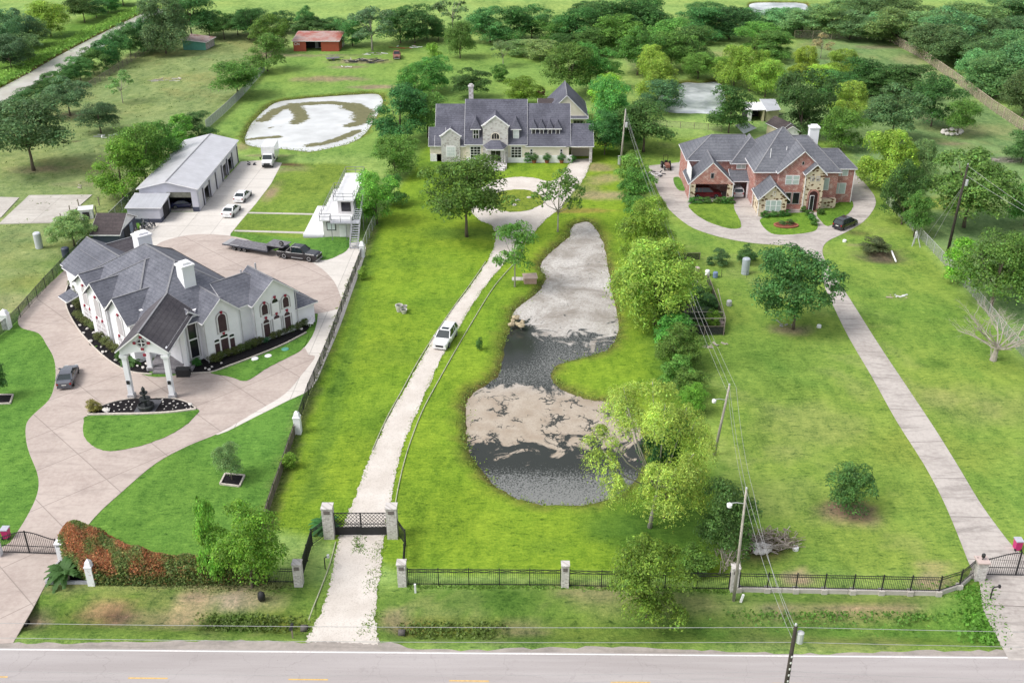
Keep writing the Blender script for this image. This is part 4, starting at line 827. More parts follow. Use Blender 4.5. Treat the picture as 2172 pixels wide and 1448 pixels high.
window(bh, XF, 46.75, 160.0, .25, 1.35, 3.3, -1, plain("entry_recess", (.045, .018, .018), .9, .3, 1.5), M_BRICK, .65, (1, 1), .28, name="entry_arch")
window(bh, XF, 46.55, 159.9, .3, .55, 2.5, -1, M_GLASS_DARK, M_TRIM, 0, (1, 1), .06, name="front_door")
window(bh, XF, 49.2, 162.6, 2.9, 1.0, 1.9, -1, M_GLASS_PALE, M_TRIM, 0, (1, 1), .08)
for x in (51.6, 52.75): window(bh, XF, x, 164.6, 4.65, .85, 1.2, -1, M_GLASS_PALE, M_TRIM, 0, (1, 2), .08); window(bh, XF, x - .1, 164.6, 1.6, .95, 1.7, -1, M_GLASS_PALE, M_TRIM, 0, (1, 1), .08)
chimney(bh, XF, 48.4, 170.5, 7.0, 10.9, .75, .6, M_STUCCO)
for x, y in ((43.0, 165.5), (40.2, 164.3)): MB().tube([(x, y, 7.0), (x, y, 9.2)], .06, 6).build("vent_pipe", M_TRIM, bh)
for x, y in ((27.65, 164.6), (34.75, 164.6), (37.66, 158.0), (37.62, 162.4), (45.15, 159.95), (54.25, 164.5)): MB().beam((x, y, .05), (x, y, 3.2 if x < 38 else 6.0), .10).build("downspout", M_TRIM, bh)
# ================================================================== OUTBUILDINGS
def metal(name, c, rough=.45, rib=.9, ax='y', metalness=.0, dirt=None, depth=.35):
    m, nt, b = new_mat(name, rough, .5, metalness); pos = geo_pos(nt); sep = nt.nodes.new("ShaderNodeSeparateXYZ"); nt.links.new(pos, sep.inputs[0])
    k = maths(nt, 'FRACT', maths(nt, 'DIVIDE', sep.outputs['xyz'.index(ax)], rib)); n = noise(nt, pos, .6, 4, .6)
    col = ramp(nt, n, [(.3, tuple(v * .88 for v in c)), (.7, tuple(min(1, v * 1.08) for v in c))])
    col = mixc(nt, ramp(nt, k, [(0, (depth,) * 3), (.12, (0, 0, 0)), (1, (0, 0, 0))]), col, tuple(v * .6 for v in c))
    if dirt:
        n2 = noise(nt, pos, dirt[1], 5, .7); col = mixc(nt, ramp(nt, n2, [(dirt[2], (0, 0, 0)), (dirt[2] + .12, (1, 1, 1))]), col, dirt[0])
    nt.links.new(col, b.inputs["Base Color"]); bump(nt, b, k, .12, .03); return m
M_MROOF = metal("metal_roof", (.50, .50, .53), .35, 1.0, 'y', .0); M_MROOF2 = metal("metal_roof_grey", (.42, .43, .46), .4, .8, 'x', .0)
M_MWALL = metal("metal_siding_lilac", (.50, .50, .57), .5, .3, 'z', 0, None, .5); M_NAVY = metal("navy_skirting", (.050, .058, .095), .5, .4, 'z')
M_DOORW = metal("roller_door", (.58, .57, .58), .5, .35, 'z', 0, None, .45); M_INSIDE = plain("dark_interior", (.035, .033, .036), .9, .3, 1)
sb = thing("storage_building", "long metal storage building with six bays of roller doors beside the pale forecourt", "storage building", (-56.6, 172, 0)); hs_ = House(XF)
y0, y1, x0, x1 = 159.2, 185.6, -61.25, -52.0
hs_.plane_roof([[(x0 - .3, y0 - .35, 3.95), ((x0 + x1) / 2, y0 - .35, 5.15), ((x0 + x1) / 2, y1 + .3, 5.15), (x0 - .3, y1 + .3, 3.95)], [((x0 + x1) / 2, y0 - .35, 5.15), (x1 + .3, y0 - .35, 3.95), (x1 + .3, y1 + .3, 3.95), ((x0 + x1) / 2, y1 + .3, 5.15)]], M_MROOF, .12)
hs_.block(x0, x0 + .2, y0, y1, 0, 3.85, 'm'); hs_.block(x0, x1, y1 - .2, y1, 0, 3.85, 'm')
# front wall around the big door, side wall piers and header
hs_.block(x0 + .2, -56.9, y0, y0 + .2, .8, 3.85, 'm'); hs_.block(-53.0, x1, y0, y0 + .2, .8, 3.85, 'm'); hs_.block(-56.9, -53.0, y0, y0 + .2, 3.3, 3.85, 'm')
hs_.block(x0 + .2, -56.9, y0 - .02, y0 + .22, 0, .8, 'n'); hs_.block(-53.0, x1, y0 - .02, y0 + .22, 0, .8, 'n')
xm = (x0 + x1) / 2; hs_.W('m').add([(x0, y0, 3.85), (x1, y0, 3.85), (xm, y0, 4.95), (x0, y0 + .2, 3.85), (x1, y0 + .2, 3.85), (xm, y0 + .2, 4.95)], [(0, 1, 2), (5, 4, 3), (0, 3, 4, 1), (1, 4, 5, 2), (2, 5, 3, 0)])
hs_.block(x1 - .2, x1, y0 + .2, y1 - .2, 3.0, 3.85, 'm'); px_ = [y0 + .2] + [162.6, 166.6, 170.5, 174.4, 178.0, 181.7] + [y1 - .2]
for k, yy in enumerate(px_): a = yy if k == 0 else yy - .45; hs_.block(x1 - .22, x1 + .03, a, min(yy + .45, y1 - .2), 0, 3.0, 'p')
hs_.block(x0 + .2, x1 - .25, y0 + .2, y1 - .2, -.05, .05, 'f')
hs_.finish(sb, {'m': M_MWALL, 'n': M_NAVY, 'p': M_MWALL, 'f': M_SLAB})
for k in range(7):
    a, c = px_[k] + .45, px_[k + 1] - .45
    if k in (0, 2, 3, 6): MB().box(x1 - .14, a, 0, x1 - .06, c, 3.0).build("roller_door", M_DOORW, sb)
    else: MB().box(x1 - .14, a, 2.4, x1 - .06, c, 3.0).build("roller_door", M_DOORW, sb)
    MB().box(x1 - .02, c - .02, 0, x1 + .05, c + .38, 2.98).build("door_jamb", M_DARKMETAL, sb)
MB().box(-56.9, y0 + .05, 2.4, -53.0, y0 + .15, 3.3).build("roller_door", plain("weathered_door", (.17, .17, .14), .7, .3, 2), sb)
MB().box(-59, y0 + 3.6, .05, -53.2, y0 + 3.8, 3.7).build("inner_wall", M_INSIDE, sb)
ln = House(XF); ln.plane_roof([[(-61.9, 153.9, 2.6), (-56.3, 153.9, 2.6), (-56.3, y0 - .05, 3.2), (-61.9, y0 - .05, 3.2)]], M_MROOF2, .12)
ln.block(-61.7, -56.6, 154.1, y0 - .05, .7, 2.55, 'm'); ln.block(-61.72, -56.58, 154.08, y0 - .05, 0, .7, 'n'); la = ln.finish(sb, {'m': M_MWALL, 'n': M_NAVY})
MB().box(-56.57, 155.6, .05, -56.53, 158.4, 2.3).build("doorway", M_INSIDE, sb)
# navy shed
ns = thing("garden_shed", "navy garden shed with brown shingle roof and white gable beside the storage building", "shed", (-61.2, 147.5, 0)); hn = House(XF)
hn.wing(-63.4, -59.5, 143.9, 151.3, 2.3, 4.1, 'u', 'n', M_SH_BROWN, 'gable', 'gable', .3, wallk0='w', cap=False); o_ = hn.finish(ns, {'n': M_NAVY, 'w': M_TRIM})
MB().box(-59.48, 146.0, .02, -59.44, 148.2, 2.0).build("doorway", M_INSIDE, ns); MB().box(-59.46, 148.3, .02, -59.38, 149.5, 2.0).build("door", plain("blue_grey_door", (.22, .26, .33), .6, .1), ns)
# viewing tower of two stacked white cabins
vt = thing("cabin_tower", "white two storey cabin with roof terraces and grey outside stairs behind the pickup", "cabin", (-28, 152, 0))
M_CAB = plain("cabin_paint", (.62, .60, .60), .6, .06, 1.5); M_DECK = plain("white_deck", (.66, .66, .67), .6, .07, .8); M_RAIL = plain("grey_rail", (.19, .195, .21), .5, .1, 2); M_STEP = plain("stair_grey", (.36, .37, .40), .6, .1, 2)
MB().box(-30.05, 148.4, 0, -26.0, 161.8, 2.75).build("wall", M_CAB, vt); MB().box(-28.0, 150.7, 2.9, -25.6, 163.0, 5.1).build("wall", M_CAB, vt)
MB().box(-30.5, 147.9, 2.75, -25.7, 162.2, 2.9).build("roof_terrace", M_DECK, vt); MB().box(-28.6, 150.2, 5.1, -25.4, 163.3, 5.25).build("roof_terrace", M_DECK, vt)
MB().box(-28.7, 146.9, 2.72, -24.3, 147.9, 2.88).build("balcony", M_STEP, vt); MB().box(-33.2, 148.3, .05, -30.06, 161.0, .42).build("deck", M_DECK, vt); MB().box(-33.1, 148.05, 0, -30.1, 148.29, .20).build("deck_step", M_STEP, vt)
window(vt, XF, -28.8, 148.4, 1.25, 1.15, 1.1, -1, M_GLASS_WHITE, M_IRON, 0, (1, 1), .12); window(vt, XF, -26.75, 150.7, 3.45, 1.2, 1.2, -1, M_GLASS_DARK, M_IRON, 0, (1, 1), .12); MB().box(-27.6, 148.36, .05, -26.6, 148.39, 2.0).build("door", M_TRIM, vt)
def railing(root, pts, h=1.05, step=1.9):
    mb = MB()
    for a, c in zip(pts[:-1], pts[1:]):
        a, c = Vector(a), Vector(c)
        for z in (h, h * .5): mb.beam(a + Vector((0, 0, z)), c + Vector((0, 0, z)), .06)
        k = max(1, round((c - a).length / step))
        for i in range(k + 1): p = a.lerp(c, i / k); mb.beam(p, p + Vector((0, 0, h)), .06)
    return mb.build("railing", M_RAIL, root, recalc=False)
railing(vt, [(-28.65, 147.95, 2.88), (-30.4, 147.95, 2.88), (-30.4, 162.1, 2.88), (-28.7, 162.1, 2.88)]); railing(vt, [(-28.65, 147.9, 2.88), (-28.65, 146.95, 2.88), (-25.5, 146.95, 2.88)]); railing(vt, [(-25.5, 151.9, 5.25), (-25.5, 150.3, 5.25), (-28.5, 150.3, 5.25), (-28.5, 163.2, 5.25), (-25.5, 163.2, 5.25), (-25.5, 157.5, 5.25)])
for x in (-28.5, -26.3): MB().beam((x, 147.0, 0), (x, 147.0, 2.72), .09).build("post", M_RAIL, vt)
def stairs(root, x0, x1, ya, za, yb, zb, n):
    mb = MB(); st = MB()
    for i in range(n): f = (i + .5) / n; y, z = ya + (yb - ya) * f, za + (zb - za) * f; mb.box(x0 + .06, y - .14, z - .03, x1 - .06, y + .14, z + .03)
    for x in (x0, x1): st.beam((x, ya, za), (x, yb, zb), .07, .24); st.beam((x, ya, za + 1.0), (x, yb, zb + 1.0), .05); [st.beam((x, ya + (yb - ya) * k / 4, za + (zb - za) * k / 4), (x, ya + (yb - ya) * k / 4, za + (zb - za) * k / 4 + 1.0), .05) for k in range(5)]
    s_ = st.build("stair_stringer", M_STEP, root, recalc=False); o = mb.build("treads", M_STEP, s_, recalc=False); return o
stairs(vt, -25.4, -24.2, 143.7, 0.02, 147.4, 2.8, 11); stairs(vt, -25.35, -24.3, 148.0, 2.85, 154.5, 5.2, 14)
MB().box(-25.35, 147.4, 2.74, -24.3, 148.3, 2.87).build("landing", M_STEP, vt)
for y in (151.0, 154.5): MB().beam((-24.3, y, 0), (-24.3, y, 3.9 if y < 153 else 5.1), .09).build("post", M_RAIL, vt)
# far sheds
M_REDW = metal("red_corrugated", (.33, .065, .035), .6, .5, 'x', 0, ((.22, .05, .03), .5, .6)); M_REDR = metal("rusty_red_roof", (.40, .27, .24), .55, .8, 'x', 0, ((.33, .085, .06), .13, .50))
rb = thing("red_barn", "orange red corrugated barn with open middle bay and rusty roof behind the west pond", "barn", (-54.3, 284, 0)); h = House(XF)
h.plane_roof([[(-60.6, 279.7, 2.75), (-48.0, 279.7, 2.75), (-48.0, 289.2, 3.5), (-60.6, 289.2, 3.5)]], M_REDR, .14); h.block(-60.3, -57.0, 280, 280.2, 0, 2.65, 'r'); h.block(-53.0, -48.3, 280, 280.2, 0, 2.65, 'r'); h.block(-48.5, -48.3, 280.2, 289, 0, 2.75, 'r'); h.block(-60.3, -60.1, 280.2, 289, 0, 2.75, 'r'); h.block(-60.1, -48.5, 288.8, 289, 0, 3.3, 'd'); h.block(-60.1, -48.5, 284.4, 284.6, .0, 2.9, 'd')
h.finish(rb, {'r': M_REDW, 'd': M_INSIDE}); MB().box(-48.28, 285.2, .05, -48.24, 286.4, 2.6).build("side_panel", M_TRIM, rb); MB().box(-48.28, 287.2, .05, -48.24, 288.4, 2.6).build("side_panel", M_TRIM, rb); MB().box(-55.3, 283.9, 0, -54.5, 284.3, 2.1).build("grey_door", M_STEP, rb)
# the painted letters CN on the barn front
def letters(root, txt, x, y, z, size, mat):
    cu = bpy.data.curves.new("sign_text", 'FONT'); cu.body = txt; cu.size = size; cu.extrude = .01; ob = bpy.data.objects.new("sign_text", cu); COL.objects.link(ob)
    dg = bpy.context.evaluated_depsgraph_get(); me = bpy.data.meshes.new_from_object(ob.evaluated_get(dg)); bpy.data.objects.remove(ob); me.materials.clear(); me.materials.append(mat)
    me.transform(Matrix.Rotation(math.pi / 2, 4, 'X')); o = bpy.data.objects.new("lettering", me); COL.objects.link(o); o.parent = root; o.location = Vector((x, y, z)) - root.location; return o
letters(rb, "CN", -60.1, 279.97, 1.6, 1.0, M_TRIM)
M_TEAL = plain("teal_panels", (.12, .33, .27), .7, .12, .8); M_RUST = metal("rusty_tin_roof", (.34, .27, .26), .6, .7, 'x', 0, ((.20, .10, .08), .5, .5))
ts = thing("teal_shed", "small teal shed with rusty tin roof under the tall tree", "shed", (-87, 284, 0)); h = House(XF)
h.plane_roof([[(-90.3, 280.8, 2.9), (-83.5, 280.7, 2.15), (-82.6, 287.6, 2.2), (-89.4, 288.0, 2.95)]], M_RUST, .14); h.W('t').prism([(-89.9, 281.3), (-83.9, 281.0), (-83.1, 287.2), (-89.1, 287.5)], 0, 2.05); h.W('t').add([(-89.9, 281.3, 2.05), (-83.9, 281.0, 2.05), (-89.9, 281.3, 2.75), (-89.9, 281.5, 2.05), (-83.9, 281.2, 2.05), (-89.9, 281.5, 2.75)], [(0, 1, 2), (5, 4, 3), (0, 3, 4, 1), (1, 4, 5, 2), (2, 5, 3, 0)])
h.finish(ts, {'t': M_TEAL}); MB().prism([(-83.86, 281.3), (-83.80, 281.3), (-83.08, 286.9), (-83.14, 286.9)], .1, 2.0).build("side_planks", plain("grey_planks", (.40, .36, .37), .8, .4, 2), ts)
# sheds behind the brick house
M_YEL = plain("cream_boards", (.50, .45, .30), .8, .1, 2)
ws = thing("open_shed", "white roofed open shed with a cluttered front under the trees behind the brick house", "shed", (49, 214, 0)); h = House(XF)
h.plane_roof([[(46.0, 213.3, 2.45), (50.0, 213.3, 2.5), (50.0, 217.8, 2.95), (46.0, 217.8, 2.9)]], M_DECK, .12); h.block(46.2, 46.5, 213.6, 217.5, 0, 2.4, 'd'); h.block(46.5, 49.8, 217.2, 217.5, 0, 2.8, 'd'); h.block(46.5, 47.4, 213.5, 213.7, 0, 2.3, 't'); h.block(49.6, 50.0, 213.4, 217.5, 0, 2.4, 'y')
h.plane_roof([[(50.05, 212.0, 2.6), (53.2, 213.5, 2.5), (53.4, 220.0, 3.0), (50.05, 219.5, 3.1)]], M_MROOF2, .12); h.block(50.3, 53.0, 213.8, 218, 0, 2.4, 'y'); h.finish(ws, {'d': M_INSIDE, 't': M_TRIM, 'y': M_YEL})
br_ = thing("brown_roofed_shed", "cream shed with a brown roof and white gable end behind the brick house", "shed", (51.3, 203, 0)); h = House(lambda u, w: (51.2 + u * .94 - w * .34, 202.8 + u * .34 + w * .94))
h.wing(-1.7, 1.7, -2.6, 2.6, 2.3, 3.4, 'w', 'y', M_SH_BROWN, 'gable', 'gable', .25, cap=False); h.finish(br_, {'y': M_YEL}); h = House(XF); h.wing(51.0, 53.7, 199.2, 202.2, 2.3, 3.15, 'w', 't', M_SH_BROWN, 'gable', 'gable', .2, cap=False); h.finish(br_, {'t': M_DECK})
tp = MB(); tp.add([(42.4, 205.0, 1.6), (45.5, 206.0, 1.7), (47.2, 206.8, .5), (43.9, 203.0, .4), (44.0, 205.5, 2.0)], [(0, 3, 4), (3, 2, 4), (2, 1, 4), (1, 0, 4), (0, 1, 2, 3)]); label(rebase(tp.build("tarpaulin", plain("white_tarp", (.55, .57, .62), .6, .12, 1.5))), "pale tarpaulin tent draped over a stack behind the brick house", "tarpaulin")
# ================================================================== TREES
ml, nt, b = new_mat("foliage", .62, .35)
at = nt.nodes.new("ShaderNodeAttribute"); at.attribute_name = "tint"; oi = nt.nodes.new("ShaderNodeObjectInfo")
col = mixc(nt, 1.0, oi.outputs["Color"], at.outputs["Color"], 'MULTIPLY')
hsv = nt.nodes.new("ShaderNodeHueSaturation"); nt.links.new(col, hsv.inputs["Color"])
nt.links.new(maths(nt, 'MULTIPLY_ADD', oi.outputs["Random"], .04, .48), hsv.inputs["Hue"]); nt.links.new(maths(nt, 'MULTIPLY_ADD', oi.outputs["Random"], .30, .86), hsv.inputs["Value"])
nt.links.new(hsv.outputs[0], b.inputs["Base Color"])
tr = nt.nodes.new("ShaderNodeBsdfTranslucent"); nt.links.new(hsv.outputs[0], tr.inputs["Color"]); ms = nt.nodes.new("ShaderNodeMixShader"); ms.inputs[0].default_value = .42
out = nt.nodes["Material Output"]; nt.links.new(b.outputs[0], ms.inputs[1]); nt.links.new(tr.outputs[0], ms.inputs[2]); nt.links.new(ms.outputs[0], out.inputs["Surface"]); M_LEAF = ml
M_BARK = plain("bark_brown", (.13, .105, .08), .95, .35, 4); M_BARKPALE = plain("bark_pale", (.36, .33, .29), .9, .3, 4); M_DEAD = plain("dead_wood", (.36, .32, .28), .9, .2, 3)
def leaf_cloud(name, pts, nrm, size, tint, asp=1.7, rs=None):
    """one small folded leaf spray per point"""
    n = len(pts); nrm = nrm / np.maximum(np.linalg.norm(nrm, axis=1, keepdims=True), 1e-6)
    r = rs.normal(size=(n, 3)); a = np.cross(nrm, r); a /= np.maximum(np.linalg.norm(a, axis=1, keepdims=True), 1e-6); c = np.cross(nrm, a)
    s = size[:, None]; fold = nrm * s * .22
    V = np.stack([pts - a * s * asp * .5, pts - c * s * .5 - fold, pts + a * s * asp * .5, pts + c * s * .5 - fold], 1).reshape(-1, 3)
    return V, np.arange(n * 4).reshape(n, 4), np.repeat(np.concatenate([tint, np.ones((n, 1))], 1), 4, 0)
def tint_of(rs, n, spread=.28, warm=.10):
    k = np.exp(rs.normal(0, spread, n)); h = rs.normal(0, warm, n); return np.stack([k * (1 + h), k, k * (1 - h * .6)], 1)
PROTO = {}
def make_proto(key, seed, z0=.25, lobes=16, lr=(.15, .25), n=4200, leaf=.034, shape='round', droop=0.0, trunk=True, bark=None, tr_r=.020, gap=0.0, limb=6, lean=0.0, inner=.25, vis=.30):
    rs = np.random.RandomState(seed); rnd = random.Random(seed); C = []
    for i in range(lobes):
        for _ in range(60):
            t = rnd.random(); z = z0 + (1 - z0) * (.10 + .84 * t)
            f = (z - z0) / (1 - z0)
            if shape == 'round': rad = .5 * math.sqrt(max(0, 1 - (2 * f - .88) ** 2 / 1.25))
            elif shape == 'column': rad = .40 * (1 - .35 * f)
            elif shape == 'cone': rad = .5 * (1.02 - f) ** .8
            elif shape == 'spread': rad = .5 * math.sqrt(max(0, 1 - (2 * f - .70) ** 2 / 1.75))
            else: rad = .5
            r = rnd.uniform(*lr); q = max(0, rad - r * .8) * math.sqrt(rnd.uniform(.15, 1)); a = rnd.uniform(0, 6.283)
            p = (q * math.cos(a), q * math.sin(a), min(z, 1 - r * .75))
            if all((p[0] - c[0]) ** 2 + (p[1] - c[1]) ** 2 + ((p[2] - c[2]) * .9) ** 2 > (.62 * min(r, c[3])) ** 2 for c in C): break
        C.append((*p, r))
    tot = sum(c[3] ** 2 for c in C); P = []; N = []; S = []
    for x, y, z, r in C:
        k = int(n * r * r / tot); d = rs.normal(size=(k, 3)); d /= np.linalg.norm(d, axis=1, keepdims=True); d[:, 2] = np.where(d[:, 2] < -.35, -d[:, 2], d[:, 2])
        rr = r * (1 - np.abs(rs.normal(0, inner, k)).clip(0, .85))
        nb_ = rs.randint(7, 11); bd = rs.normal(size=(nb_, 3)); bd[:, 2] = np.abs(bd[:, 2]) * .9 - .25; bd /= np.linalg.norm(bd, axis=1, keepdims=True); w_ = rs.randint(0, nb_, k); sub = rs.uniform(.34, .52, nb_)[w_]
        q_ = bd[w_] * .70 + d * (sub * (1 - np.abs(rs.normal(0, inner * .8, k)).clip(0, .8)))[:, None]; use = rs.uniform(size=k) < .84
        rr = np.where(use, r * np.linalg.norm(q_, axis=1), rr); dn = d.copy(); d = np.where(use[:, None], q_ / np.maximum(np.linalg.norm(q_, axis=1, keepdims=True), 1e-6), d)
        if gap: keep = (np.sin(d[:, 0] * 7 + x * 40) * np.sin(d[:, 1] * 7 + y * 40) * np.sin(d[:, 2] * 6 + 1)) < (1 - gap) * .45; d, rr, dn = d[keep], rr[keep], dn[keep]
        p = np.array([x, y, z]) + d * rr[:, None] * np.array([1, 1, .82]); P.append(p); N.append(dn * .9 + np.array([0, 0, .65]) + rs.normal(0, .42, d.shape))
        if droop:
            m = len(d) // 2; q = p[:m].copy(); q[:, 2] -= rs.uniform(.02, droop, m) * (1 + 0 * q[:, 2]); q[:, :2] += d[:m, :2] * .03; P.append(q); N.append(d[:m] + rs.normal(0, .3, (m, 3)))
    P = np.concatenate(P); N = np.concatenate(N)
    for ax in (0, 1):
        lo_, hi_ = np.percentile(P[:, ax], (.8, 99.2)); P[:, ax] = (P[:, ax] - (lo_ + hi_) / 2) / (hi_ - lo_); C = [tuple((v - (lo_ + hi_) / 2) / (hi_ - lo_) if i == ax else v for i, v in enumerate(c)) for c in C]
    hi_ = np.percentile(P[:, 2], 99.3); kz = (1 - z0) / (hi_ - z0); P[:, 2] = z0 + (P[:, 2] - z0) * kz; C = [(a_, b_, z0 + (c_ - z0) * kz, d_) for a_, b_, c_, d_ in C]
    P[:, 2] = np.maximum(P[:, 2], z0 * .55 + .01); S = leaf * rs.uniform(.6, 1.35, len(P))
    T = tint_of(rs, len(P)) * (.82 + .30 * np.sin(P[:, 0] * 11 + seed) * np.sin(P[:, 1] * 10) * np.sin(P[:, 2] * 9 + 2))[:, None]
    V, F, tc = leaf_cloud(key, P, N, S, T, 1.8 if not droop else 2.8, rs)
    root = bpy.data.objects.new("tree", None); cr = mesh_np("crown", V, F, M_LEAF, tc, root); COL.objects.link(root)
    if trunk:
        mb = MB(); top = z0 + .35 * (1 - z0); hub = (lean * .3, 0, z0 * .9)
        mb.tube([(0, 0, 0), (lean * .1, .004, z0 * .4), hub, (lean * .6, .01, top), (lean * .7, .012, top + .2 * (1 - z0))], [tr_r * 1.35, tr_r, tr_r * .85, tr_r * .5, tr_r * .2], 6)
        for c in sorted(C, key=lambda c: -c[3])[:limb]:
            s = rnd.uniform(.5, 1.0); st = (hub[0] + (lean * .3) * (s - .5), 0, z0 * .7 + (top - z0 * .7) * s * .7)
            md = (st[0] * .45 + c[0] * .55, c[1] * .55, st[2] * .45 + c[2] * .55 - .02); mb.tube([st, md, (c[0], c[1], c[2] + c[3] * vis)], [tr_r * .5, tr_r * .34, tr_r * .12], 5)
        mb.build("trunk", bark or M_BARK, root, smooth=True)
    PROTO[key] = root
    return root
KINDS = {'oak': [], 'dense': [], 'tall': [], 'willow': [], 'bush': [], 'globe': [], 'airy': [], 'column': [], 'bigwillow': []}
for i in range(4): make_proto(f'oak{i}', 11 + i, .22, 17, (.15, .24), 13500, .0195, 'round', limb=6); KINDS['oak'].append(f'oak{i}')
for i in range(3): make_proto(f'dense{i}', 31 + i, .06, 18, (.16, .25), 12500, .0200, 'round', limb=4); KINDS['dense'].append(f'dense{i}')
for i in range(2): make_proto(f'tall{i}', 51 + i, .30, 14, (.13, .20), 7000, .022, 'cone' if i == 0 else 'round', bark=M_BARKPALE, gap=.25, limb=8); KINDS['tall'].append(f'tall{i}')
for i in range(2): make_proto(f'willow{i}', 61 + i, .10, 17, (.14, .22), 14000, .0145, 'round', droop=.17, bark=M_BARK, limb=6); KINDS['willow'].append(f'willow{i}')
for i in range(3): make_proto(f'bush{i}', 71 + i, .02, 13, (.17, .27), 6000, .030, 'spread', trunk=False); KINDS['bush'].append(f'bush{i}')
make_proto('globe0', 81, .03, 16, (.22, .30), 6500, .026, 'round', trunk=False, inner=.12); KINDS['globe'].append('globe0')
for i in range(2): make_proto(f'airy{i}', 91 + i, .26, 11, (.11, .18), 2800, .028, 'spread', bark=M_BARKPALE, gap=.45, limb=10, tr_r=.016, vis=.6); KINDS['airy'].append(f'airy{i}')
make_proto('column0', 97, .06, 14, (.16, .26), 4200, .034, 'column', limb=3); KINDS['column'].append('column0')
make_proto('bigwillow0', 104, .26, 34, (.075, .13), 36000, .0068, 'spread', droop=.085, bark=M_BARKPALE, limb=22, tr_r=.015, gap=.35, vis=.8, lean=-.1); KINDS['bigwillow'].append('bigwillow0')
TR = random.Random(77); used = set()
DK, MD, BR, YG, GG, LT, TAN = (.098, .235, .062), (.160, .335, .066), (.240, .450, .060), (.345, .510, .085), (.150, .275, .125), (.260, .380, .135), (.46, .40, .22)
def tree(kind, px, pb, pt, wpx, colr, lab, group=None, name="broadleaf_tree", cat="tree", hmin=.5, flat=1.0):
    key = TR.choice(KINDS[kind]); src = PROTO[key]; x, y = G(px, pb); wd = max(.3, WID(px, pb, wpx)); ht = max(hmin, HT(px, pb, pt))
    if key not in used: used.add(key); o = src
    else: o = copy_tree(src)
    o.name = name; o.location = (x, y, 0 if y > 45 else 0); o.rotation_euler = (0, 0, TR.uniform(0, 6.28)); o.scale = (wd, wd * flat, ht)
    label(o, lab, cat, group)
    for c in o.children:
        if c.name.startswith("crown"): v = TR.uniform(.85, 1.22) if not group else TR.uniform(.80, 1.45); c.color = (colr[0] * v * TR.uniform(.90, 1.04), colr[1] * v, colr[2] * v * TR.uniform(.8, 1.1), 1)
    return o
K = lambda c, k: tuple(v * k for v in c)
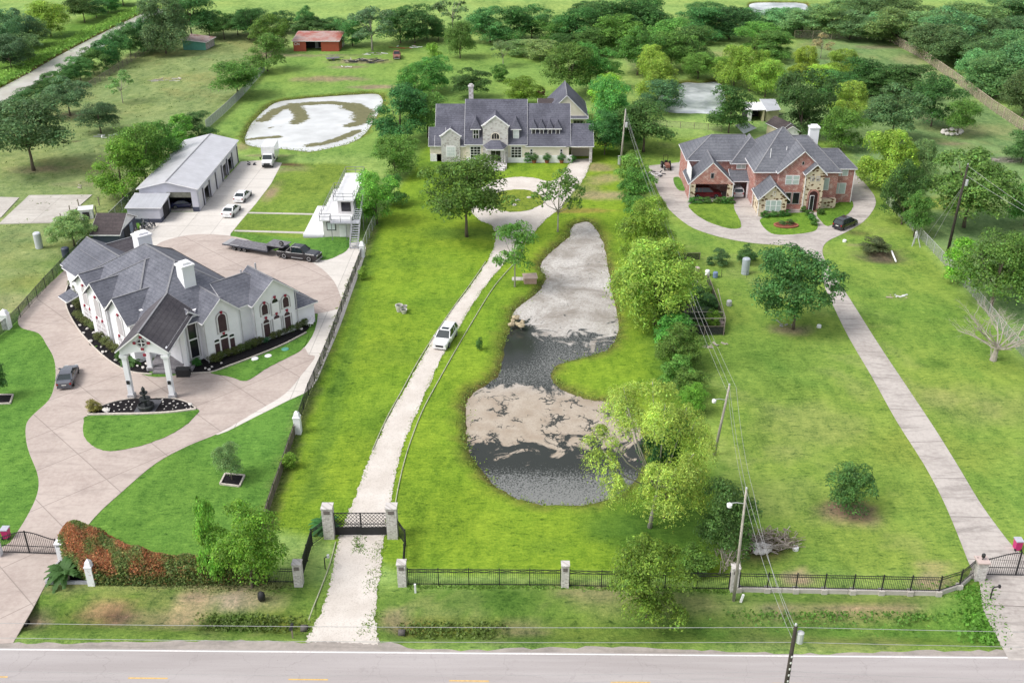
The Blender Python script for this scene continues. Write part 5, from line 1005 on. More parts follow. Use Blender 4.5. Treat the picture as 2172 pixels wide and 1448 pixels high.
# --- trees one can single out
for a in [
 ('oak', 72, 362, 212, 165, GG, "very large dark grey-green tree at the left edge of the pasture"),
 ('oak', 149, 246, 164, 94, GG, "round grey-green pasture tree on a bare trunk beside the canal hedge"),
 ('oak', 214, 283, 221, 82, K(GG, .75), "dark low pasture tree beside the pile of pale boards"),
 ('airy', 261, 219, 150, 54, LT, "thin pale young tree standing alone in the middle of the pasture"),
 ('oak', 505, 206, 130, 98, MD, "leafy tree leaning over the metal fence left of the west pond"),
 ('dense', 262, 420, 296, 110, BR, "bright green tree touching the front left of the storage building roof"),
 ('oak', 312, 398, 268, 105, MD, "mid green tree against the left wall of the storage building"),
 ('oak', 348, 368, 258, 90, MD, "tree behind the left side of the storage building roof"),
 ('bush', 385, 312, 244, 62, BR, "light leafy bush at the back left corner of the storage building"),
 ('dense', 424, 297, 240, 70, DK, "dark rounded bush behind the far end of the storage building"),
 ('willow', 352, 114, -8, 104, GG, "tall drooping grey-green tree beside the small teal shed"),
 ('dense', 582, 112, 34, 78, MD, "full round tree left of the red barn"),
 ('dense', 568, 152, 72, 78, MD, "bushy tree on the fence line in front of the barn's left corner"),
 ('tall', 790, 108, 18, 92, GG, "forked tree with pale trunk to the right of the red barn"),
 ('airy', 960, 66, -14, 82, GG, "tall open topped tree rising out of the hedge into the back field"),
 ('willow', 976, 124, 48, 62, MD, "drooping tree on the mown grass in front of the back hedge"),
 ('airy', 1067, 142, 86, 58, LT, "thin pale tree on the lawn behind the cream house"),
 ('bush', 1060, 173, 136, 34, MD, "small bush in front of the thin pale tree on the back lawn"),
 ('oak', 1000, 210, 146, 82, DK, "dark spreading tree behind the chimney of the cream house"),
 ('oak', 1110, 226, 164, 76, BR, "bright tree behind the roof ridge of the cream house"),
 ('column', 918, 150, 92, 36, BR, "light green narrow tree at the back end of the pond tree row"),
 ('dense', 918, 196, 120, 82, MD, "tree in the row behind the west pond, second from its back end"),
 ('dense', 882, 218, 140, 72, MD, "tree in the row right of the west pond with lighter left side"),
 ('dense', 850, 306, 180, 112, DK, "largest dark tree overhanging the right end of the west pond"),
 ('oak', 908, 292, 198, 88, MD, "tree touching the left end of the cream house"),
 ('dense', 838, 374, 290, 98, MD, "full tree in the fence row below the west pond"),
 ('dense', 800, 474, 366, 88, BR, "bright green tree beside the outside stairs of the cabin tower"),
 ('bush', 838, 436, 372, 54, MD, "bush behind the cabin tower stairs on the fence row"),
 ('oak', 990, 502, 342, 168, MD, "large broad tree on the lawn in front of the circle drive"),
 ('tall', 1092, 608, 474, 88, MD, "upright tree with pale trunk between the gravel drive and the pond"),
 ('airy', 1183, 492, 370, 104, MD, "thin open tree at the back tip of the algae pond"),
 ('willow', 1372, 560, 428, 122, YG, "yellow-green willow at the second pole on the pond side"),
 ('willow', 1388, 688, 522, 172, YG, "biggest yellow-green willow beside the narrow fenced garden"),
 ('bigwillow', 1378, 1118, 846, 268, (.40, .60, .135), "huge sprawling pale willow over the near end of the algae pond"),
 ('dense', 1408, 1100, 880, 96, K(DK, .9), "dark ivy covered trunk in the middle of the huge pale willow"),
 ('dense', 1535, 1180, 1022, 118, DK, "tall dark shrub mass between the huge willow and the power pole"),
 ('dense', 1372, 1308, 1152, 150, K(BR, .85), "round bright green bush in front of the road fence"),
 ('bush', 1470, 1212, 1164, 80, MD, "low bush behind the iron fence right of the round bright bush"),
 ('dense', 535, 1246, 1086, 146, K(BR, 1.12), "light green tree in the hedge left of the gravel drive"),
 ('column', 455, 1240, 1060, 52, BR, "slender vine covered tree standing up out of the orange hedge"),
 ('oak', 1682, 698, 532, 154, DK, "dark full tree with pale trunk beside the long concrete drive"),
 ('globe', 1797, 1084, 988, 90, K(DK, .95), "round clipped dark bush alone on the right lawn"),
 ('oak', 492, 1018, 944, 58, LT, "small flowering tree in a square mulch bed on the white house lawn"),
 ('oak', -2, 846, 776, 46, DK, "small dark tree at the left picture edge in a mulch square"),
 ('oak', 158, 522, 452, 98, LT, "pale crape myrtle beside the navy shed"),
 ('oak', 1365, 322, 218, 120, DK, "big dark tree around the third power pole right of the cream house"),
 ('willow', 1395, 218, 126, 84, YG, "front yellow-green willow on the left bank of the back pond"),
 ('willow', 1382, 180, 98, 62, YG, "rear yellow-green willow on the left bank of the back pond"),
 ('dense', 1398, 240, 168, 88, K(GG, .9), "dark grey tree leaning over the near left corner of the back pond"),
 ('dense', 1545, 282, 182, 90, DK, "dark round tree directly behind the brick house's left roof"),
 ('dense', 1697, 290, 152, 124, DK, "large dark tree behind the brick house's main roof"),
 ('willow', 1795, 250, 174, 80, YG, "yellow-green tree between the two dark trees behind the brick chimney"),
 ('dense', 1782, 318, 230, 88, MD, "mid green tree right of the white brick house chimney"),
 ('oak', 1890, 300, 182, 118, GG, "broad grey-green tree right of the brick house yard"),
 ('dense', 1975, 268, 158, 98, DK, "darkest tree at the right end of the yard tree row, white bench beneath"),
 ('oak', 2030, 288, 212, 68, MD, "small tree in a ring of stones on the right yard"),
 ('willow', 1872, 396, 278, 114, YG, "yellow-green tree beside the right corner of the brick house"),
 ('willow', 1942, 386, 298, 76, K(LT, 1.2), "pale fluffy tree next to the yellow-green one right of the brick house"),
 ('dense', 1912, 476, 348, 82, DK, "dark tall tree on the fence line right of the curved drive"),
 ('oak', 1938, 502, 406, 64, MD, "small bright tree on the fence behind the black car"),
 ('oak', 2044, 482, 316, 176, MD, "wide tree behind the leaning dark utility pole"),
 ('column', 2028, 602, 506, 60, BR, "slim light tree on the chain fence in front of the dark utility pole"),
 ('oak', 2100, 658, 498, 156, MD, "large tree on the chain fence left of the right picture edge"),
 ('dense', 2166, 620, 530, 80, MD, "tree cut by the right picture edge above the dead tree"),
 ('dense', 2165, 345, 278, 74, DK, "dark tree cut by the right picture edge beyond the yard fence"),
 ('dense', 2172, 480, 352, 80, MD, "tree at the right picture edge level with the brick house"),
 ('airy', 1740, 124, 72, 46, TAN, "bare tan tree in the back corner of the right yard"),
 ('willow', 1782, 158, 106, 74, YG, "pale yellow-green tree in front of the back corner of the right yard"),
 ('willow', 1702, 168, 100, 62, YG, "yellow-green tree left of the bare tan tree"),
 ('dense', 1640, 130, 68, 80, MD, "round tree in front of the left end of the back yard fence"),
 ('bush', 1147, 207, 184, 18, (.16, .05, .05), "small plum red shrub behind the cream house"),
 ('bush', 1017, 742, 716, 16, MD, "tiny sapling on the strip between drive and pond"),
 ('bush', 615, 992, 960, 34, BR, "pale vine clump on the board fence near the drive gate"),
 ('bush', 770, 592, 566, 22, BR, "small light weed clump at the foot of the black screened fence"),
 ]: tree(*a)
# --- belts: trees that nothing tells apart within their row
def belt(rows, colr, lab, group, kinds=('oak', 'dense'), name="broadleaf_tree"):
    for r in rows:
        px, pb, pt, wp = r[:4]; c = r[4] if len(r) > 4 else colr
        tree(TR.choice(kinds), px, pb, pt, wp * 1.10, c, lab, group, name)
belt([(30,246,208,54),(62,228,188,52),(92,212,172,50),(118,198,154,50),(146,183,137,50),(172,172,120,52),(200,158,102,54),(226,146,86,54),(252,133,68,54),(278,118,50,54),(304,106,40,54),(326,96,34,50),(6,262,228,48),(-24,280,240,60)], DK, "dark bushy tree in the hedge between the canal and the pasture", "canal hedge trees", ('dense',))
belt([(20,128,25,74),(46,104,20,64),(72,98,40,62),(62,132,70,62),(25,146,76,66),(-10,120,60,70),(180,48,-6,60,DK),(230,27,-14,54,DK),(262,12,-26,54,DK),(205,38,-4,50,DK)], GG, "grey-green tree in the wood beyond the canal bank", "trees beyond the canal", ('oak', 'dense'))
tree('willow', 108, 78, 4, 86, YG, "bright yellow-green tree at the front of the wood beyond the canal")
belt([(408,86,-16,90),(445,78,24,62),(476,84,26,50),(530,86,20,60),(550,70,20,60),(652,72,14,44),(655,74,36,74),(702,72,40,64),(748,98,34,64),(850,92,20,74),(880,92,10,74),(906,84,34,62),(930,88,52,36),(505,75,30,50),(600,70,25,50)], DK, "dark tree in the hedge at the far end of the fields, behind the barn", "far hedge trees behind the barn", ('dense', 'oak'))
belt([(1040,90,18,84),(1082,90,16,84),(1128,84,14,82),(1180,94,34,84,MD),(1230,104,22,94),(1282,90,4,94),(1252,50,2,74),(1342,96,-2,112),(1384,80,-2,94),(1312,114,34,92,MD),(1430,114,44,102,MD),(1482,90,18,92),(1500,64,4,82),(1546,84,14,92),(1562,64,22,82),(1600,104,48,84,MD),(1632,120,68,66,MD),(1022,70,30,50),(1145,125,84,70,LT),(1100,118,86,56,LT),(1200,110,70,70),(1260,118,60,80),(1640,60,24,74),(1585,48,20,60)], DK, "dark green tree in the dense belt behind the cream house", "tree belt behind the cream house", ('dense',))
belt([(1352,160,60,90),(1422,150,68,84),(1470,144,58,84,(.10,.17,.04)),(1206,208,94,90),(1252,194,94,84),(1278,186,128,64),(1288,246,158,74,BR),(1292,298,164,78),(1282,328,238,72,DK),(1316,308,232,74)], MD, "leafy tree in the row running back from the cream house's right end", "tree row right of the cream house", ('dense', 'oak'))
belt([(1480,168,114,64,MD),(1556,184,98,74),(1590,194,104,74),(1622,206,128,74),(1740,194,138,64),(1530,172,120,50)], YG, "yellow-green tree around the right bank of the back pond", "yellow-green trees at the back pond", ('willow',))
belt([(1820,196,122,84),(1878,200,142,92),(1930,206,142,94),(1850,205,150,70),(1770,215,150,60)], DK, "dark tree in the row across the right yard", "dark yard tree row", ('dense',))
belt([(1760,78,10,84),(1802,84,22,94),(1852,80,28,94),(1902,94,22,114),(1952,96,28,104),(2002,114,18,114),(2062,76,8,114),(2132,66,-4,114),(2164,106,38,104),(1902,62,-6,104),(1850,54,-6,94),(1700,78,24,84),(1664,66,18,80),(1720,70,10,70),(1975,122,50,100),(2026,140,66,104),(2086,160,82,94),(2142,150,64,104),(2112,206,122,110),(2172,206,92,114),(2092,194,110,88),(2070,176,108,70),(2168,246,152,90),(2030,136,84,54,MD),(1990,80,20,90),(2100,110,40,100),(2040,110,50,90),(2190,180,60,110),(2190,60,0,110),(1800,50,0,90)], (.175, .315, .115), "grey-green tree in the wood along the right edge of the fields", "wood right of the yard fence", ('dense', 'dense', 'oak'))
belt([(1424,724,668,72),(1446,780,698,88),(1438,812,760,64),(1460,842,786,64),(1466,876,818,54,BR),(1420,690,620,60,DK)], MD, "shrub in the overgrown line between the pond lot and the narrow garden", "shrubs along the lot line", ('bush', 'dense'), "shrub")
belt([(1340,404,332,64),(1346,436,362,64),(1352,474,416,54),(1338,372,320,46),(1362,452,430,40,BR)], MD, "shrub in the line running back towards the power pole by the cream house", "shrubs by the far poles", ('bush', 'dense'), "shrub")
for k in list(PROTO):
    if k not in used:
        for c in PROTO[k].children: bpy.data.objects.remove(c)
        bpy.data.objects.remove(PROTO[k])
# ================================================================== VEHICLES (built at the origin, nose towards +x, then set down)
def paint(name, c, rough=.22):
    m, nt, b = new_mat(name, rough, .5); b.inputs["Coat Weight"].default_value = .5; b.inputs["Coat Roughness"].default_value = .06
    n = noise(nt, nt.nodes.new("ShaderNodeTexCoord").outputs["Object"], 2.0, 3, .6)
    nt.links.new(ramp(nt, n, [(.3, tuple(v * .92 for v in c)), (.7, tuple(min(1, v * 1.05) for v in c))]), b.inputs["Base Color"]); return m
M_PW, M_PB, M_PG, M_PR, M_PS, M_PBL = paint("paint_white", (.72, .72, .73)), paint("paint_black", (.014, .015, .020)), paint("paint_graphite", (.085, .09, .11)), paint("paint_dark_red", (.17, .018, .028)), paint("paint_silver", (.50, .51, .53)), paint("paint_dark_blue", (.025, .03, .085))
M_PRUST = plain("rusty_paint", (.23, .10, .075), .8, .4, 2.5)
M_CARGL = plain("car_glass", (.012, .022, .026), .06, .2, 1, .6); M_TYRE = plain("tyre", (.018, .018, .018), .85, .15, 4); M_RIM = plain("rim", (.30, .30, .31), .35, .1, 3)
M_HEADL = plain("lamp_clear", (.55, .57, .58), .15, .05, 3); M_TAILL = plain("lamp_red", (.30, .015, .015), .25, .1, 3); M_PLATE = plain("plate", (.62, .62, .60), .5, .05, 3)
def rings(mb, R_, cap=True):
    n = len(R_[0]); vs = [p for r in R_ for p in r]
    fs = [(i * n + k, i * n + (k + 1) % n, (i + 1) * n + (k + 1) % n, (i + 1) * n + k) for i in range(len(R_) - 1) for k in range(n)]
    if cap: fs += [tuple(range(n)), tuple(range(len(vs) - 1, len(vs) - n - 1, -1))]
    return mb.add(vs, fs)
def wheel(root, x, y, r, wd, rim=M_RIM):
    s = 1 if y > 0 else -1; mb = MB(); pr = [(r * .72, -wd / 2), (r, -wd / 2 + .04), (r, wd / 2 - .04), (r * .72, wd / 2)]; n = 16; vs = []
    for rr, d in pr:
        for k in range(n): t = 2 * math.pi * k / n; vs.append((x + rr * math.cos(t), y + d, r + rr * math.sin(t)))
    mb.add(vs, [(i * n + k, i * n + (k + 1) % n, (i + 1) * n + (k + 1) % n, (i + 1) * n + k) for i in range(3) for k in range(n)] + [tuple(range(n)), tuple(range(4 * n - 1, 3 * n - 1, -1))])
    o = mb.build("wheel", M_TYRE, root, smooth=False); mb = MB(); vs = []
    for rr, d in ((r * .66, wd / 2 - .01), (r * .60, wd / 2 + .015), (r * .15, wd / 2 - .03)):
        for k in range(n): t = 2 * math.pi * k / n; vs.append((x + rr * math.cos(t) * (1 if k % 2 or rr > r * .62 else .9), y + s * d, r + rr * math.sin(t) * (1 if k % 2 or rr > r * .62 else .9)))
    mb.add(vs, [(i * n + k, i * n + (k + 1) % n, (i + 1) * n + (k + 1) % n, (i + 1) * n + k) for i in range(2) for k in range(n)] + [tuple(range(2 * n, 3 * n))]); mb.build("rim", rim, o); return o
CARK = dict(  # belt-line stations (x/L, half width/W, height/H), greenhouse (rear foot, rear roof, front roof, front foot)
    sedan=([(-.5, .40, .60), (-.47, .46, .68), (-.30, .49, .70), (0, .50, .66), (.22, .49, .66), (.42, .46, .56), (.49, .40, .46), (.5, .36, .40)], (-.385, -.22, .05, .235)),
    suv=([(-.5, .42, .58), (-.48, .47, .62), (-.30, .495, .62), (0, .50, .61), (.22, .49, .62), (.42, .465, .54), (.49, .41, .45), (.5, .37, .40)], (-.478, -.42, .07, .245)),
    pickup=([(-.5, .47, .58), (-.49, .49, .60), (-.14, .49, .60), (0, .50, .61), (.22, .49, .63), (.44, .475, .60), (.495, .45, .52), (.5, .44, .42)], (-.13, -.11, .10, .205)))
def car(name, lab, kind, mat, L, W, Hh, px=None, ang=0.0, xy=None, wheelr=.34, sunroof=False, extra=None, group=None, cat="car"):
    root = thing(name, lab, cat, (0, 0, 0), 0, group); st, (gr, rr, rf, gf) = CARK[kind]; mb = MB(); R_ = []
    for fx, fw, fz in st:
        x, w_, z = fx * L, fw * W, fz * Hh; zb = .24 if abs(fx) < .47 else .36
        R_.append([(x, -w_ * .92, zb), (x, -w_, z * .55), (x, -w_ * .985, z - .10), (x, -w_ * .86, z), (x, w_ * .86, z), (x, w_ * .985, z - .10), (x, w_, z * .55), (x, w_ * .92, zb)])
    rings(mb, R_); body = mb.build("body", mat, root, smooth=False)
    if kind == 'pickup':
        mb = MB(); mb.box(-.485 * L, -W * .42, Hh * .32, -.135 * L, W * .42, Hh * .607); mb.build("bed_liner", M_TYRE, root)
    zb = np.interp([gr, rr, rf, gf], [s[0] for s in st], [s[2] for s in st]) * Hh; wb = .455 * W; wt = .36 * W; H2 = Hh - .03
    def gh(o=0.0, zt=H2): return [[(gr * L - o, -wb - o, zb[0]), (gr * L - o, wb + o, zb[0]), (gr * L + .02, wb + o, zb[0] - .03), (gr * L + .02, -wb - o, zb[0] - .03)]]
    mb = MB(); A = [(gr * L, -wb, zb[0] - .02), (gf * L, -wb, zb[3] - .02), (gf * L, wb, zb[3] - .02), (gr * L, wb, zb[0] - .02)]; B = [(rr * L, -wt, H2), (rf * L, -wt, H2), (rf * L, wt, H2), (rr * L, wt, H2)]
    mb.add(A + B, [(0, 3, 2, 1), (4, 5, 6, 7), (0, 1, 5, 4), (1, 2, 6, 5), (2, 3, 7, 6), (3, 0, 4, 7)]); g = mb.build("window_glass", M_CARGL, root)
    mb = MB(); e = .02; a0, a1 = rr * L - .04, rf * L + .02
    rings(mb, [[(a0 - .10, -wt * .95, H2 - .06), (a0 - .10, wt * .95, H2 - .06), (a0 - .09, wt * .95, H2 - .02), (a0 - .09, -wt * .95, H2 - .02)], [(a0 + .1, -wt - e, H2 - .07), (a0 + .1, wt + e, H2 - .07), (a0 + .1, wt * .9, H2 + .03), (a0 + .1, -wt * .9, H2 + .03)], [((a0 + a1) / 2, -wt - e, H2 - .07), ((a0 + a1) / 2, wt + e, H2 - .07), ((a0 + a1) / 2, wt * .9, H2 + .05), ((a0 + a1) / 2, -wt * .9, H2 + .05)], [(a1, -wt - e, H2 - .07), (a1, wt + e, H2 - .07), (a1, wt * .9, H2 + .01), (a1, -wt * .9, H2 + .01)]]); mb.build("roof", mat, root)
    for s in (-1, 1):
        mb = MB(); mb.beam((gf * L, s * wb, zb[3]), (rf * L, s * wt, H2 - .03), .10, .09).build("pillar", mat, root); mb = MB(); mb.beam((gr * L, s * wb, zb[0]), (rr * L, s * wt, H2 - .03), .16 if kind != 'pickup' else .1, .10).build("pillar", mat, root); mb = MB()
        xm = (rr + rf) / 2 * L + .1; mb.beam((xm - .05, s * wb * 1.0, (zb[1] + zb[2]) / 2), (xm - .08, s * wt * 1.01, H2 - .03), .09, .04).build("pillar", mat, root)
        if kind == 'suv': xm = rr * L + .75; MB().beam((xm - .05, s * wb, zb[1]), (xm - .1, s * wt * 1.01, H2 - .03), .22, .04).build("pillar", mat, root)
    for s in (-1, 1):
        for x in (-.31 * L, .31 * L): wheel(root, x, s * (W / 2 - .10), wheelr, .22)
        MB().box(.455 * L if kind != 'pickup' else .478 * L, s * .30 * W - .18, st[6][2] * Hh - .16, .497 * L, s * .30 * W + .18, st[6][2] * Hh + .02).build("headlight", M_HEADL, root)
        MB().box(-.502 * L, s * .38 * W - .10, .44 * Hh, -.47 * L, s * .38 * W + .10, .58 * Hh).build("taillight", M_TAILL, root)
        MB().obox(gf * L - .15, s * (W / 2 + .06), zb[3] + .02, .16, .20, .14).build("mirror", mat, root)
    MB().box(.49 * L, -.24 * W, .26 * Hh, .506 * L, .24 * W, .40 * Hh).build("grille", M_TYRE, root); MB().box(-.508 * L, -.25, .40 * Hh, -.498 * L, .25, .47 * Hh).build("licence_plate", M_PLATE, root)
    MB().box(.46 * L, -.42 * W, .22, .507 * L, .42 * W, .25 * Hh).build("bumper", mat if kind != 'pickup' else M_RIM, root); MB().box(-.51 * L, -.43 * W, .24, -.47 * L, .43 * W, .30 * Hh).build("bumper", mat if kind != 'pickup' else M_RIM, root)
    if sunroof: MB().box(rf * L - .75, -wt * .62, H2 + .02, rf * L - .25, wt * .62, H2 + .055).build("sunroof", M_CARGL, root)
    if extra: extra(root, L, W, Hh)
    x, y = xy or G(*px); root.location = (x, y, .045); root.rotation_euler = (0, 0, ang); return root
def head(p, q): a, c = G(*p), G(*q); return math.atan2(c[1] - a[1], c[0] - a[0])
car("sedan", "dark graphite sedan on the curved front driveway of the white house", 'sedan', M_PG, 4.8, 1.85, 1.45, (146, 806), head((141, 823), (155, 786)))
car("sedan", "white sedan nearer the white house on the pale forecourt", 'sedan', M_PW, 4.7, 1.85, 1.45, (492, 453), R(84), group="white sedans on the forecourt")
car("sedan", "white sedan farther back on the pale forecourt, behind the other white sedan", 'sedan', M_PW, 4.7, 1.85, 1.45, (516, 422), R(84), group="white sedans on the forecourt")
car("suv", "white sport utility car with sunroof driving down the gravel drive", 'suv', M_PW, 5.0, 1.98, 1.72, (945, 724), head((960, 704), (935, 742)), wheelr=.37, sunroof=True)
car("suv", "black sport utility car on the curved drive right of the brick house", 'suv', M_PB, 4.6, 1.88, 1.68, (1792, 481), head((1774, 488), (1812, 472)), wheelr=.36)
car("suv", "dark red sport utility car parked across the brick house garage", 'suv', M_PR, 5.0, 2.0, 1.78, xy=(30.9, 167.2), ang=0, wheelr=.38)
car("suv", "silver sport utility car backed under the brick house carport", 'suv', M_PS, 4.5, 1.85, 1.65, xy=(36.2, 168.6), ang=R(90))
car("sedan", "dark blue car inside the open front bay of the storage building", 'sedan', M_PBL, 4.4, 1.8, 1.3, xy=(-55.0, 161.3), ang=R(10))
car("wrecked_pickup", "rusty old pickup truck facing the road in the back field", 'pickup', M_PRUST, 5.0, 1.9, 1.75, (842, 123), R(-84), cat="truck")
def rack(root, L, W, Hh):
    mb = MB(); z = Hh * .6
    for s in (-1, 1): mb.beam((-.14 * L, s * W * .40, z), (-.14 * L, s * W * .36, Hh + .02), .06); mb.beam((-.14 * L, s * W * .36, Hh), (-.28 * L, s * W * .40, z), .07)
    mb.beam((-.14 * L, -W * .36, Hh), (-.14 * L, W * .36, Hh), .06); mb.build("headache_rack", M_RIM, root); MB().box(-.12 * L, -W * .53, .42, .16 * L, -W * .46, .50).build("running_board", M_RIM, root); MB().box(-.12 * L, W * .46, .42, .16 * L, W * .53, .50).build("running_board", M_RIM, root)
PK = car("pickup_truck", "black crew cab pickup truck hitched to a flatbed trailer", 'pickup', M_PB, 6.4, 2.05, 1.98, (636, 548), head((597, 547), (668, 556)), wheelr=.50, extra=rack, cat="pickup")
# gooseneck flatbed trailer
tl = thing("flatbed_trailer", "grey gooseneck flatbed trailer behind the black pickup", "trailer", (0, 0, 0)); M_PLANK = plain("trailer_deck", (.155, .15, .165), .85, .35, 3.0); M_STEELD = plain("trailer_steel", (.04, .045, .06), .6, .2, 3)
MB().box(-3.6, -1.2, .82, 3.3, 1.2, .92).build("deck", M_PLANK, tl); MB().box(-4.5, -1.2, .80, -3.62, 1.2, .90).build("ramp", M_RIM, tl)
fm = MB(); fm.box(-4.5, -1.26, .70, 3.4, -1.18, .86); fm.box(-4.5, 1.18, .70, 3.4, 1.26, .86); fm.box(3.3, -1.2, .72, 3.42, 1.2, 1.75)
for k in range(8): fm.box(-3.5 + k * .95, -1.18, .70, -3.42 + k * .95, 1.18, .81)
fm.build("frame", M_STEELD, tl)
for s in (-1, 1):
    for x in (-2.6, -1.7, -.8): wheel(tl, x, s * .95, .36, .24)
    MB().box(-3.1, s * 1.12 - .12, .90, -1.7, s * 1.12 + .12, .935).build("fender", M_RIM, tl)
MB().box(3.0, -1.2, 1.76, 6.0, 1.2, 1.84).build("upper_deck", M_PLANK, tl)
gm = MB()
for s in (-1, 1): gm.beam((3.4, s * .5, 1.0), (6.3, s * .18, 1.72), .14, .2)
gm.beam((6.3, 0, 1.78), (6.3, 0, 1.05), .16); gm.build("gooseneck", M_STEELD, tl); wheel(tl, 5.6, -.75, .36, .22).location.z = 1.9
hd = PK.rotation_euler.z - R(5); hp_ = Vector((PK.location.x - math.cos(PK.rotation_euler.z) * 1.6, PK.location.y - math.sin(PK.rotation_euler.z) * 1.6, 0)); tl.rotation_euler = (0, 0, hd); tl.location = (hp_.x - math.cos(hd) * 6.3, hp_.y - math.sin(hd) * 6.3, .045)
# white box truck
bt = thing("box_truck", "white box truck parked at the far end of the storage building forecourt", "truck", (0, 0, 0)); MB().box(-3.6, -1.18, .75, 1.1, 1.18, 3.35).build("cargo_box", M_PW, bt); mb = MB()
rings(mb, [[(1.15, -1.0, .45), (1.15, -1.02, 1.35), (1.15, -.88, 2.2), (1.15, .88, 2.2), (1.15, 1.02, 1.35), (1.15, 1.0, .45)], [(1.9, -1.0, .45), (1.9, -1.02, 1.35), (1.75, -.86, 2.2), (1.75, .86, 2.2), (1.9, 1.02, 1.35), (1.9, 1.0, .45)], [(2.4, -.98, .42), (2.4, -.98, 1.30), (2.4, -.9, 1.40), (2.4, .9, 1.40), (2.4, .98, 1.30), (2.4, .98, .42)], [(3.3, -.92, .42), (3.3, -.92, 1.0), (3.3, -.8, 1.1), (3.3, .8, 1.1), (3.3, .92, 1.0), (3.3, .92, .42)]]); mb.build("cab", M_PW, bt)
MB().add([(1.86, -.80, 2.08), (1.86, .80, 2.08), (2.43, .85, 1.43), (2.43, -.85, 1.43), (1.82, -.80, 2.08), (1.82, .80, 2.08), (2.36, .85, 1.39), (2.36, -.85, 1.39)], [(0, 1, 2, 3), (7, 6, 5, 4), (0, 4, 5, 1), (1, 5, 6, 2), (2, 6, 7, 3), (3, 7, 4, 0)]).build("windshield", M_CARGL, bt)
MB().box(3.28, -.85, .35, 3.4, .85, .62).build("bumper", M_TYRE, bt); MB().box(3.29, -.55, .66, 3.34, .55, .95).build("grille", M_TYRE, bt); MB().box(-3.6, -.45, .42, 2.2, .45, .74).build("chassis", M_STEELD, bt)
for s in (-1, 1):
    MB().box(3.25, s * .72 - .14, .70, 3.33, s * .72 + .14, .95).build("headlight", M_HEADL, bt); MB().box(1.3, s * .99 - .03, 1.4, 1.85, s * .99 + .03, 2.0).build("side_window", M_CARGL, bt); MB().obox(2.0, s * 1.28, 1.35, .12, .22, .42).build("mirror", M_TYRE, bt)
    wheel(bt, 2.45, s * .86, .40, .26); wheel(bt, -2.2, s * .86, .40, .30)
bt.location = (*G(573, 346), .035); bt.rotation_euler = (0, 0, R(-87))
# red compact tractor on the patio
tc = thing("tractor", "small red tractor on the concrete patio left of the brick house", "tractor", (0, 0, 0)); MB().box(0, -.35, .6, 1.5, .35, 1.15).build("hood", M_PRUST, tc); MB().box(-.9, -.4, .6, 0, .4, .95).build("platform", M_TYRE, tc); MB().box(-.75, -.25, .95, -.3, .25, 1.35).build("seat", M_TYRE, tc)
for s in (-1, 1): wheel(tc, -.6, s * .7, .62, .36); wheel(tc, 1.1, s * .55, .36, .22)
rbm = MB(); [rbm.beam((-.9, s * .4, .9), (-.95, s * .4, 2.2), .07) for s in (-1, 1)]; rbm.beam((-.95, -.4, 2.2), (-.95, .4, 2.2), .07); rbm.build("roll_bar", M_TYRE, tc); tc.location = (*G(1413, 358), .04); tc.rotation_euler = (0, 0, R(-85))
# small flat trailer in the back field
ft = thing("utility_trailer", "small grey utility trailer standing in the grass near the red barn", "trailer", (0, 0, 0)); MB().box(-1.6, -.9, .5, 1.6, .9, .6).build("deck", M_PLANK, ft); rm_ = MB()
for s in (-1, 1): rm_.beam((-1.6, s * .9, 1.0), (1.6, s * .9, 1.0), .07); [rm_.beam((x, s * .9, .55), (x, s * .9, 1.0), .06) for x in (-1.6, -.5, .5, 1.6)]
rm_.build("rails", M_RIM, ft); [wheel(ft, 0, s * 1.05, .33, .2) for s in (-1, 1)]; MB().beam((1.6, 0, .5), (2.8, 0, .45), .1).build("tongue", M_STEELD, ft); ft.location = (*G(706, 128), 0); ft.rotation_euler = (0, 0, R(20))
# ================================================================== FENCES, GATES, PILLARS
def veil(name, c, a, sc=2.0):
    m, nt, b = new_mat(name, .7, .3); b.inputs["Base Color"].default_value = (*c, 1); t = nt.nodes.new("ShaderNodeBsdfTransparent"); x = nt.nodes.new("ShaderNodeMixShader")
    n = noise(nt, geo_pos(nt), sc, 3, .6); nt.links.new(ramp(nt, n, [(.3, (a - .12,) * 3), (.7, (a + .12,) * 3)]), x.inputs[0]); nt.links.new(t.outputs[0], x.inputs[1]); nt.links.new(b.outputs[0], x.inputs[2]); nt.links.new(x.outputs[0], nt.nodes["Material Output"].inputs["Surface"]); return m
M_CHAIN = veil("chain_link", (.34, .36, .34), .42); M_SCREEN = veil("black_screen", (.030, .032, .032), .80); M_SCRGREEN = veil("green_screen", (.05, .085, .06), .72); M_WIREF = veil("field_wire", (.40, .36, .28), .28)
M_GALV = plain("galvanised", (.40, .41, .41), .5, .15, 4, .5); M_WOODG = plain("weathered_wood", (.22, .185, .15), .9, .3, 3); M_TANW = plain("tan_post", (.40, .335, .255), .9, .2, 3); M_BOARD = plain("brown_boards", (.17, .14, .115), .9, .35, 2.5)
def path_pts(px, step):
    P = [Vector((*G(a, b_), 0)) for a, b_ in px]; L = [0]
    for a, c in zip(P[:-1], P[1:]): L.append(L[-1] + (c - a).length)
    n = max(1, round(L[-1] / step)); out = []
    for i in range(n + 1):
        d = L[-1] * i / n; k = max(j for j in range(len(L)) if L[j] <= d + 1e-6); k = min(k, len(P) - 2); out.append(P[k].lerp(P[k + 1], (d - L[k]) / max(L[k + 1] - L[k], 1e-6)))
    return out
